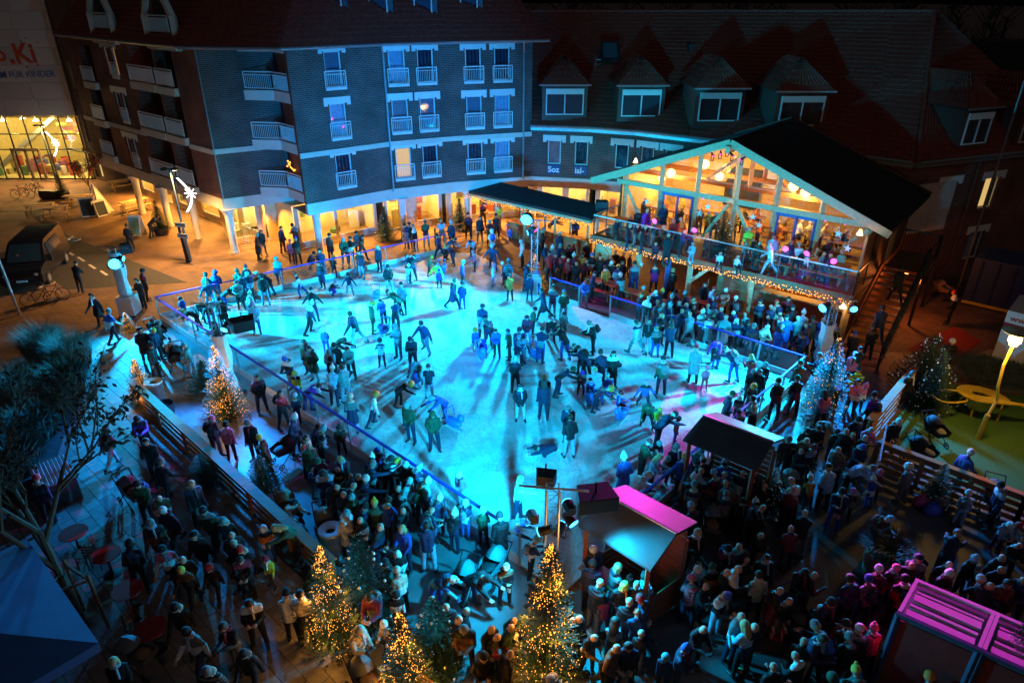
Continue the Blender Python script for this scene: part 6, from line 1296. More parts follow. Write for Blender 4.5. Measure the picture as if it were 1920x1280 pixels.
# bicycles
rub = pm('rubber', (.012, .012, .012), .7)
def bike_proto():
    t0 = thing('bicycle', 'x', 'bicycle', (0, 0, 0), 0, 'parked bicycles')
    for x in (-.52, .52):
        q = MB(); q.path([V3((x + .33 * math.cos(k * .3927), 0, .35 + .33 * math.sin(k * .3927))) for k in range(16)], .019, 5, closed=True); wh = q.build('wheel', rub, t0, local=True)
        q = MB()
        for k in range(8): q.tube(V3((x, 0, .35)), V3((x + .32 * math.cos(k * .785), 0, .35 + .32 * math.sin(k * .785))), .003, n=3)
        q.tube((x, -.04, .35), (x, .04, .35), .025); q.build('spokes', alu, wh, local=True)
    q = MB(); q.path([V3((-.52, 0, .35)), V3((-.15, 0, .82)), V3((.35, 0, .85)), V3((-.08, 0, .32)), V3((-.52, 0, .35))], .017, 6); q.path([V3((-.08, 0, .32)), V3((-.2, 0, .95))], .017, 6); q.path([V3((.52, 0, .35)), V3((.35, 0, .85)), V3((.31, 0, 1.0))], .016, 6); q.build('frame', pm('bike_frame', (.04, .05, .06), .35, metal=.4), t0, local=True)
    q = MB(); q.path([V3((.22, -.28, 1.03)), V3((.34, -.1, 1.02)), V3((.34, .1, 1.02)), V3((.22, .28, 1.03))], .014, 6); q.build('handlebar', alu, t0, local=True)
    q = MB(); q.ball((-.22, 0, .97), .13, 8, 5, sc=(1, .55, .3)); q.build('saddle', blackp, t0, local=True)
    q = MB(); q.box((-.6, 0, .74), (.4, .16, .02)); q.path([V3((-.75, .05, .73)), V3((-.52, .05, .36))], .008, 4); q.build('carrier', dark_metal, t0, local=True)
    return t0
bk = bike_proto(); first = True
for px, py, rz, w in ((100, 565, .35, 'bicycle nearest the road edge in front of the van'), (78, 572, .4, 'bicycle leaning just behind the first one before the van'), (45, 372, .2, 'white bicycle standing left in the group by the hall'), (62, 368, .5, 'middle bicycle of the group by the hall'), (72, 362, -.4, 'bicycle with raised handlebar next to the black crate')):
    if first: bk.location = G(px, py); bk.rotation_euler = (0, 0, rz); bk['label'] = w; first = False
    else: dup(bk, G(px, py), rz, 1, w)
q = MB(); q.box(G(97, 372) + V3((0, 0, .35)), (1.4, .7, .6), -.1); tag(q.build('planter_crate', blackp), 'black long crate beside the potted fir at the hall', 'crate')
q = MB(); b = G(455, 455)
for k in range(12): q.bar(b + V3((k * .16, -.1 * k, .12)), b + V3((k * .16, -.1 * k, 1.05)), .025)
q.bar(b + V3((0, 0, 1.07)), b + V3((1.8, -1.1, 1.07)), .04); q.bar(b + V3((0, 0, .12)), b + V3((1.8, -1.1, .12)), .04); q.bar(b + V3((0, -.2, .02)), b + V3((0, .3, .02)), .05); tag(q.build('crowd_barrier', zinc), 'grey crowd barrier leaning by the corner shop', 'barrier')
# van
vn = thing('van', 'black passenger van parked at the left frame edge', 'van', G(25, 575), 0)
def van():
    prof = [(0, .35), (0, .95), (.12, 1.08), (.95, 1.2), (1.75, 2.0), (2.1, 2.12), (5.0, 2.15), (5.1, 2.0), (5.15, .4)]   # side profile, front at 0
    q = MB(); vs = []; fs = []; n_ = len(prof)
    for sd, w in ((-1, .98), (-1, .90), (1, .90), (1, .98)):
        for x, z in prof: ww = w if z < 1.25 else (.98 - .16 * (z - 1.2) / .95 if abs(w) > .95 else .78); vs.append((x, sd * ww, z))
    for k in range(n_ - 1): 
        for a, b in ((0, 1), (1, 2), (2, 3)): fs.append((a * n_ + k, a * n_ + k + 1, b * n_ + k + 1, b * n_ + k))
    q.idx(vs, fs); q.face([vs[k] for k in range(n_)]); q.face([vs[3 * n_ + k] for k in range(n_)]); return q
vp = pm('van_paint', (.008, .009, .012), .18, var=.1, spec=.6); vloc = G(25, 575); vdir = R(106)
vn.rotation_euler = (0, 0, vdir); vn.location = G(48, 545)
van().build('body', vp, vn, local=True)
q = MB(); q.face([(1.0, -.82, 1.255), (1.0, .82, 1.255), (1.76, .72, 2.0), (1.76, -.72, 2.0)]); q2 = MB(); q2.v = [(x - .03, y, z + .02) for x, y, z in q.v]; q2.f = q.f; q2.m = q.m; q2.uv = q.uv; q2.build('windscreen', pm('dark_glass', (.02, .03, .035), .08, var=.1), vn, local=True)
for sd in (-1, 1):
    q = MB(); q.box((2.9, sd * .925, 1.62), (2.0, .03, .55), M=Matrix.Rotation(sd * .17, 3, 'X')); q.build('side_window', MATS['dark_glass'], vn, local=True)
    q = MB(); q.ball((.06, sd * .72, .86), .16, 10, 6, sc=(.5, 1.1, .8)); q.build('headlight', pm('lamp_glass', (.75, .75, .72), .15), vn, local=True)
    q = MB(); q.box((1.35, sd * 1.12, 1.3), (.14, .26, .34)); q.build('mirror', blackp, vn, local=True)
    for x in (.85, 4.1): q = MB(); q.tube((x, sd * .72, .34), (x, sd * 1.0, .34), .34, n=18); wh = q.build('wheel', rub, vn, local=True); q = MB(); q.tube((x, sd * .99, .34), (x, sd * 1.01, .34), .2, n=12); q.build('rim', alu, wh, local=True)
q = MB(); q.box((-.03, 0, .52), (.03, .52, .12)); q.build('number_plate', white_paint, vn, local=True); q = MB(); q.box((-.02, 0, .75), (.05, 1.1, .16)); q.build('grille', dark_metal, vn, local=True); q = MB(); q.box((-.02, 0, .38), (.14, 1.7, .2)); q.build('bumper', blackp, vn, local=True)
q = MB(); q.box((1.25, .3, 1.35), (.02, .12, .5)); q.build('red_seat', goods[0], vn, local=True)
# red cafe tables with stools
redt = pm('red_table', (.42, .02, .02), .45, var=.1)
for i, (px, py, w) in enumerate(((137, 998, 'farthest, behind the near tree'), (198, 1038, 'upper one right of the tree trunk'), (238, 1105, 'middle one beside the dark walkers'), (283, 1177, 'lowest, next to the stroller'))):
    b = G(px, py, .75); b.z = 0; t0 = thing('cafe_table', 'round red bistro table, ' + w, 'table', b, group='red bistro tables'); q = MB(); q.lathe([(.36, .73), (.37, .745), (.36, .76)], b, 24); q.build('table_top', redt, t0); q = MB(); q.tube(b, b + V3((0, 0, .73)), .03); q.lathe([(.24, 0), (.22, .03), (.04, .05)], b, 16); q.build('pedestal', dark_metal, t0)
    c = b + V3((-.55, .35, 0)) if i % 2 else b + V3((.5, -.45, 0)); t1 = thing('cafe_chair', 'slatted metal chair at the red table, ' + w, 'chair', c, random.uniform(0, 6), 'bistro chairs'); q = MB(); q.box((0, 0, .45), (.42, .42, .03)); q.build('seat', timber_d, t1, local=True)
    q = MB()
    for k in range(4): q.bar((-.2, .2, .55 + k * .1), (.2, .2, .55 + k * .1), .02, .06)
    q.build('backrest', timber_d, t1, local=True)
    for x in (-.18, .18):
        for y in (-.18, .18): q = MB(); q.bar((x, y, 0), (x, y, .45 if y < 0 else .9), .025); q.build('leg', dark_metal, t1, local=True)
# parasols
pblue = pm('parasol_cloth', (.025, .05, .14), .8, var=.2, vscale=2)
def parasol(cs, z, apex, label):
    c = sum((V3((x, y, 0)) for x, y in cs), V3()) / 4; t0 = thing('parasol', label, 'parasol', c, group='dark parasols'); q = MB()
    for k in range(4): q.face([V3((*cs[k], z)), V3((*cs[(k + 1) % 4], z)), c + V3((0, 0, apex))]); q.face([V3((*cs[k], z)), V3((*cs[(k + 1) % 4], z)), V3((*cs[(k + 1) % 4], z - .22)), V3((*cs[k], z - .22))])
    q.build('canopy', pblue, t0, smooth=False); q = MB(); q.tube(c, c + V3((0, 0, apex)), .04); q.build('pole', dark_metal, t0); q = MB()
    for k in range(4): q.tube(V3((*cs[k], z)) - V3((0, 0, .02)), c + V3((0, 0, apex - .04)), .015, n=5)
    q.build('ribs', dark_metal, t0); q = MB(); q.box(c + V3((0, 0, .05)), (.8, .8, .1)); q.build('base', dark_metal, t0)
parasol([(-8.16, 9.33), (-11.41, 12.22), (-14.3, 8.97), (-11.05, 6.08)], 2.6, 3.3, 'large dark blue parasol in the lower left corner'); parasol([(-12.6, 13.2), (-15.4, 15.8), (-18.2, 12.8), (-15.4, 10.2)], 2.6, 3.3, 'dark blue parasol behind the near tree at left edge')
# louvred bench with magenta slats
b = G(105, 905, .4); b.z = 0; t0 = thing('louvre_cabinet', 'slatted grey cabinet with magenta lit top beside the walkway', 'cabinet', b, R(-48)); q = MB(); q.box((0, 0, .4), (1.5, 1.0, .8)); q.build('body', pm('grey_box', (.12, .12, .13), .6), t0, local=True)
for k in range(9): q = MB(); q.box((0, -.45 + k * .11, .83), (1.5, .075, .05), M=Matrix.Rotation(.3, 3, 'X')); q.build('slat', wl_m, t0, local=True)
# bins
def bin_(b, label, lit=True):
    t0 = thing('litter_bin', label, 'bin', b, group='round litter bins'); q = MB(); q.lathe([(.3, 0), (.32, .85), (.34, .9)], b, 18, cap=False); q.build('drum', zinc, t0); q = MB(); q.lathe([(.34, .9), (.33, .96), (.15, .93), (.12, .85)], b, 18, cap=False); q.build('rim', white_paint, t0); q = MB(); q.lathe([(.13, .84), (.13, .86)], b, 12); q.build('opening', blackp, t0)
bin_(G(297, 755), 'round ring topped bin at the upper fence end'); bin_(G(627, 1040), 'round ring topped bin behind the lit fir by the fence')
q = MB(); b = G(312, 780); q.lathe([(.3, 0), (.36, .55), (.34, .55), (.33, .4)], b, 14); tag(q.build('plant_pot', blackp), 'black planter pot beside the ring topped bin', 'pot')
# barrel planter
b = G(1650, 1078); t0 = thing('barrel_planter', 'big pale barrel planted with dark greenery in the court', 'planter', b); q = MB(); q.lathe([(.42, 0), (.5, .3), (.52, .5), (.48, .8), (.45, .82), (.44, .7)], b, 20, cap=False)
q.build('barrel', wood('barrel_wood', (.3, .28, .25), (.42, .4, .36), axis=2), t0); q = MB()
for z in (.15, .62): q.lathe([(.49 if z < .3 else .52, z), (.495 if z < .3 else .515, z + .06)], b, 20, cap=False)
q.build('hoop', zinc, t0); sh = shrub((b.x, b.y, .7), .7, .45, 'x', 900, 1, False); sh.parent = t0; sh.matrix_parent_inverse = WM(t0).inverted(); sh.name = 'greenery'
for k_ in ('label', 'category', 'group'): del sh[k_]
# yellow lamp and spiral bench on the playground
yel = pm('yellow_paint', (.62, .42, .03), .45, var=.08); b = G(1833, 822); t0 = thing('street_lamp', 'bent yellow lamp post with glowing disc head on the playground', 'lamp post', b)
q = MB(); q.tube(b, b + V3((.12, .08, .95)), .1, .09, 10); q.path([b + V3((.12, .08, .95)), b + V3((.3, .15, 1.5)), b + V3((.2, .2, 2.0)), b + V3((.2, .3, 2.8)), b + V3((.35, .4, 3.5))], .05, 8); q.build('pole', yel, t0)
hd = b + V3((.35, .4, 3.5)); q = MB(); q.lathe([(.12, 0), (.16, .12), (.2, .14), (.2, .3), (.15, .32), (.15, .42)], hd, 14); q.build('lantern', em('lantern_glow', (1, .6, .16), 9), t0); q = MB(); q.lathe([(.45, .5), (.46, .52), (.1, .58)], hd, 20); q.build('shade', pm('lamp_shade', (.6, .5, .3), .5), t0); lamp('POINT', hd + V3((-.25, -.25, .1)), (1, .55, .12), 300, t0, .2, name='lantern_light')
t0 = thing('spiral_bench', 'yellow looping slat bench on the green playground', 'bench', G(1850, 760)); c = G(1845, 752, .45)
for k, r in enumerate((.55, .68, .81, .94)):
    q = MB(); pts = [c + V3((r * math.cos(a * .3), .9 * r * math.sin(a * .3), .03 * a)) for a in range(16)] + [c + V3((1.5 + .3 * k, -1.3 + .1 * k, .3)), c + V3((2.6 + .3 * k, -1.8, .25))]
    for i in range(len(pts) - 1): q.bar(pts[i], pts[i + 1], .11, .045)
    q.build('slat', yel, t0)
q = MB(); cc = G(1780, 742, .75); q.path([cc + V3((.6 * math.cos(a * .35), .5 * math.sin(a * .35), .03 * math.sin(a))) for a in range(18)], .035, 8, closed=True); q.build('ring', yel, t0)
for a in range(5): p = c + V3((.75 * math.cos(a * 1.25), .68 * math.sin(a * 1.25), 0)); q = MB(); q.tube((p.x, p.y, 0), (p.x, p.y, .48), .04); q.build('leg', yel, t0)
# trailer with web address, blue skip
trl = thing('trailer', 'white box trailer with web address at the right edge', 'trailer', G(1850, 745)); ta = V3((18.8, 23.3, 0)); tb = V3((21.6, 19.8, 0)); tu = (tb - ta).normalized(); tn = V3((-tu.y, tu.x, 0)); tn = tn if tn.x > 0 else -tn; ta = G(1853, 700); ta = V3((19.6, 24.6, 0)); tu = V3((.72, -.69, 0)).normalized(); tn = V3((.69, .72, 0)).normalized()
q = MB(); cs = [ta, ta + tu * 4.5, ta + tu * 4.5 + tn * 2.2, ta + tn * 2.2]; q.prism([(p.x, p.y) for p in cs], .5, 2.9); q.build('box', pm('trailer_white', (.6, .6, .62), .4, var=.08), trl, smooth=False)
stripe = pm('maroon', (.2, .015, .03), .45, var=.1); q = MB(); q.bar(ta - tn * .012 + V3((0, 0, 2.25)), ta + tu * 4.5 - tn * .012 + V3((0, 0, 2.25)), .02, .3); q.build('stripe', stripe, trl)
text('www.davon-wowagen', .36, face_matrix(ta + tu * .15 - tn * .02 + V3((0, 0, 2.5)), tu), stripe, trl, .004); q = MB(); a0 = ta + tu * .25 - tn * .03 + V3((0, 0, 2.25)); q.face([a0, a0 + tu * .15 + V3((0, 0, .1)), a0 + tu * .15 - V3((0, 0, .1))]); q.build('arrow_mark', white_paint, trl)
for s in (1.2, 2.2): q = MB(); q.tube(ta + tu * s + V3((0, 0, .3)), ta + tu * s + tn * .25 + V3((0, 0, .3)), .3, n=16); q.build('wheel', rub, trl)
skp = thing('site_container', 'dark blue steel container with seams at the right edge', 'container', G(1880, 560)); a = V3((22.8, 31.8, 0)); q = MB(); uu = V3((.75, -.66, 0)).normalized(); nn = V3((.66, .75, 0)).normalized(); cs = [a, a + uu * 5, a + uu * 5 + nn * 2.4, a + nn * 2.4]; bs = pm('container_blue', (.02, .035, .13), .45, var=.2); q.prism([(p.x, p.y) for p in cs], .15, 2.5); q.build('body', bs, skp, smooth=False)
for k in range(7): q = MB(); q.bar(a + uu * (.4 + k * .7) - nn * .03 + V3((0, 0, .3)), a + uu * (.4 + k * .7) - nn * .03 + V3((0, 0, 2.4)), .06); q.build('rib', bs, skp)
q = MB(); q.bar(a + uu * 0 - nn * .05 + V3((0, 0, .2)), a + uu * 5 - nn * .05 + V3((0, 0, .2)), .06, .14); q.build('kick_rail', yel, skp)
# tall flag pole crossing the right roofs
b = G(1795, 545); q = MB(); top = AT(1925, 140, b.y - 3.0); q.tube(b, top, .06, .045, 8); tag(q.build('flag_pole', zinc), 'tall slanting steel pole crossing the right roofs', 'pole')
rm = sheet('red_mat', [G(1700, 655), G(1790, 612), G(1840, 640), G(1770, 690)], .02, pm('red_carpet', (.3, .03, .02), .9, var=.2)); tag(rm, 'red mat on the ground beside the orange fence', 'mat')
# strollers
sw = [pm('stroller_%s' % k, c, .7, var=.15) for k, c in (('black', (.015, .015, .018)), ('grey', (.16, .16, .17)), ('tan', (.3, .17, .1)), ('teal', (.06, .18, .2)))]
def stroller(b, rz, label, col):
    t0 = thing('stroller', label, 'stroller', b, rz, group='strollers')
    for x, y, r in ((-.26, -.38, .11), (.26, -.38, .11), (-.29, .33, .15), (.29, .33, .15)):
        q = MB(); q.path([V3((x, y + r * .9 * math.cos(k * .628), r + r * .9 * math.sin(k * .628))) for k in range(10)], .02, 5, closed=True); q.tube((x - .02, y, r), (x + .02, y, r), .04); q.build('wheel', rub, t0, local=True)
    q = MB()
    for x in (-.26, .26): q.path([V3((x, -.38, .12)), V3((x, .1, .55)), V3((x, .52, 1.02))], .016, 6); q.path([V3((x, .33, .15)), V3((x, -.05, .6))], .016, 6)
    q.path([V3((-.26, .52, 1.02)), V3((.26, .52, 1.02))], .02, 6); q.build('frame', dark_metal, t0, local=True)
    q = MB(); q.idx([V3(p) for p in ((-.22, -.42, .5), (.22, -.42, .5), (.24, .18, .45), (-.24, .18, .45), (-.24, -.45, .68), (.24, -.45, .68), (.26, .36, .85), (-.26, .36, .85))], [(0, 1, 2, 3), (0, 4, 5, 1), (1, 5, 6, 2), (2, 6, 7, 3), (3, 7, 4, 0)]); q.build('seat', sw[col], t0, local=True)
    q = MB(); vs = []; fs = []
    for j in range(6):
        a = R(-75 + 26 * j)
        for k in range(7): t_ = math.pi * k / 6; vs.append(V3((.26 * math.cos(t_), .12 - .36 * math.sin(t_) * math.sin(a), .66 + .38 * math.sin(t_) * math.cos(a))))
    for j in range(5):
        for k in range(6): fs.append((j * 7 + k, j * 7 + k + 1, (j + 1) * 7 + k + 1, (j + 1) * 7 + k))
    q.idx(vs, fs); q.build('hood', sw[col], t0, local=True)
    q = MB(); q.ball((0, -.18, .62), .2, 12, 7, sc=(.95, 1.25, .38)); q.build('blanket', sw[(col + 1) % 4], t0, local=True); return t0
for px, py, rz, col, w in ((300, 640, 1.0, 0, 'black stroller at the upper left rink barrier'), (335, 690, .3, 0, 'dark stroller pushed beside the blue platform'), (540, 865, -.7, 0, 'stroller with maroon hood behind the red jacket'), (545, 975, .6, 2, 'tan hooded stroller inside the plank fence'), (615, 1010, .4, 2, 'pale tan stroller beside the ring topped bin'), (255, 945, .9, 1, 'pale stroller on the walkway pavers'), (265, 1255, 1.3, 1, 'wide grey stroller next to the lowest red table'), (925, 1085, -.6, 3, 'teal stroller left of the largest fir'), (870, 1115, -.4, 3, 'striped teal stroller before the largest fir'), (1480, 935, .3, 1, 'stroller with pale bag behind the red hut'), (1480, 1180, .4, 0, 'stroller with curved white hood in the dark court'), (1745, 830, .2, 0, 'black stroller on the playground by the orange fence'), (1720, 870, .5, 0, 'second dark stroller on the playground edge'), (1850, 955, -.5, 0, 'black stroller beside the four rail fence'), (1760, 560, .6, 2, 'stroller under a floral blanket by the stair foot'), (1330, 1005, -.2, 1, 'pale stroller between the two huts'), (1690, 1075, .4, 0, 'stroller near the barrel planter'), (690, 1300, .7, 1, 'pale hooded stroller at the bottom edge')): stroller(G(px, py), rz, w, col)
# bags by the right fence
for i, (px, py, c, w) in enumerate(((1745, 965, (.05, .1, .6), 'glittering blue bag on the court by the fence'), (1725, 950, (.35, .05, .2), 'dark pink bag heap at the fence foot'), (1760, 948, (.35, .22, .14), 'tan boots and bag by the fence foot'))):
    b = G(px, py); q = MB(); q.ball(b + V3((0, 0, .2)), .25, 12, 8, sc=(1.1, .8, .85)); q.path([b + V3((-.1, 0, .38)), b + V3((-.05, 0, .5)), b + V3((.05, 0, .5)), b + V3((.1, 0, .38))], .015, 5); tag(q.build('bag', pm('bag_%d' % i, c, .5, var=.4, vscale=14, bump=.4)), w, 'bag', 'bags at the fence')
# skating aids (blue seal shaped sleds)
aid = pm('skate_aid', (.05, .2, .65), .35, var=.1)
def skate_aid(px, py, rz, label):
    b = G(px, py, .06); t0 = thing('skating_aid', label, 'skating aid', b, rz, group='blue skating aids'); q = MB(); q.ball((0, 0, .24), .24, 12, 8, sc=(.8, 1.7, .85)); q.ball((0, -.38, .52), .15, 10, 7, sc=(.9, 1, 1.1)); q.build('body', aid, t0, local=True)
    q = MB(); q.path([V3((-.18, .1, .4)), V3((-.22, .2, .75)), V3((.22, .2, .75)), V3((.18, .1, .4))], .025, 6); q.build('handle', aid, t0, local=True); q = MB(); q.box((-.12, 0, .02), (.03, .8, .04)); q.box((.12, 0, .02), (.03, .8, .04)); q.build('runner', white_paint, t0, local=True)
for px, py, rz, w in ((707, 560, .4, 'blue skating aid below the fabric tower side of the ice'), (722, 625, -.3, 'blue skating aid beside the plaid jacket skater'), (780, 718, .2, 'pale blue skating aid held by a crouching parent'), (902, 670, .3, 'blue skating aid under the purple child'), (1003, 672, .8, 'blue skating aid behind the standing group'), (1105, 755, 0, 'blue skating aid in the central right group'), (1165, 785, -.6, 'large blue seal sled carrying a helmeted child'), (830, 512, .4, 'blue skating aid pushed at the far rink end'), (955, 445, .1, 'pale aid parked by the bar shelter'), (850, 800, .9, 'blurred blue aid pushed fast near the front')): skate_aid(px, py, rz, w)
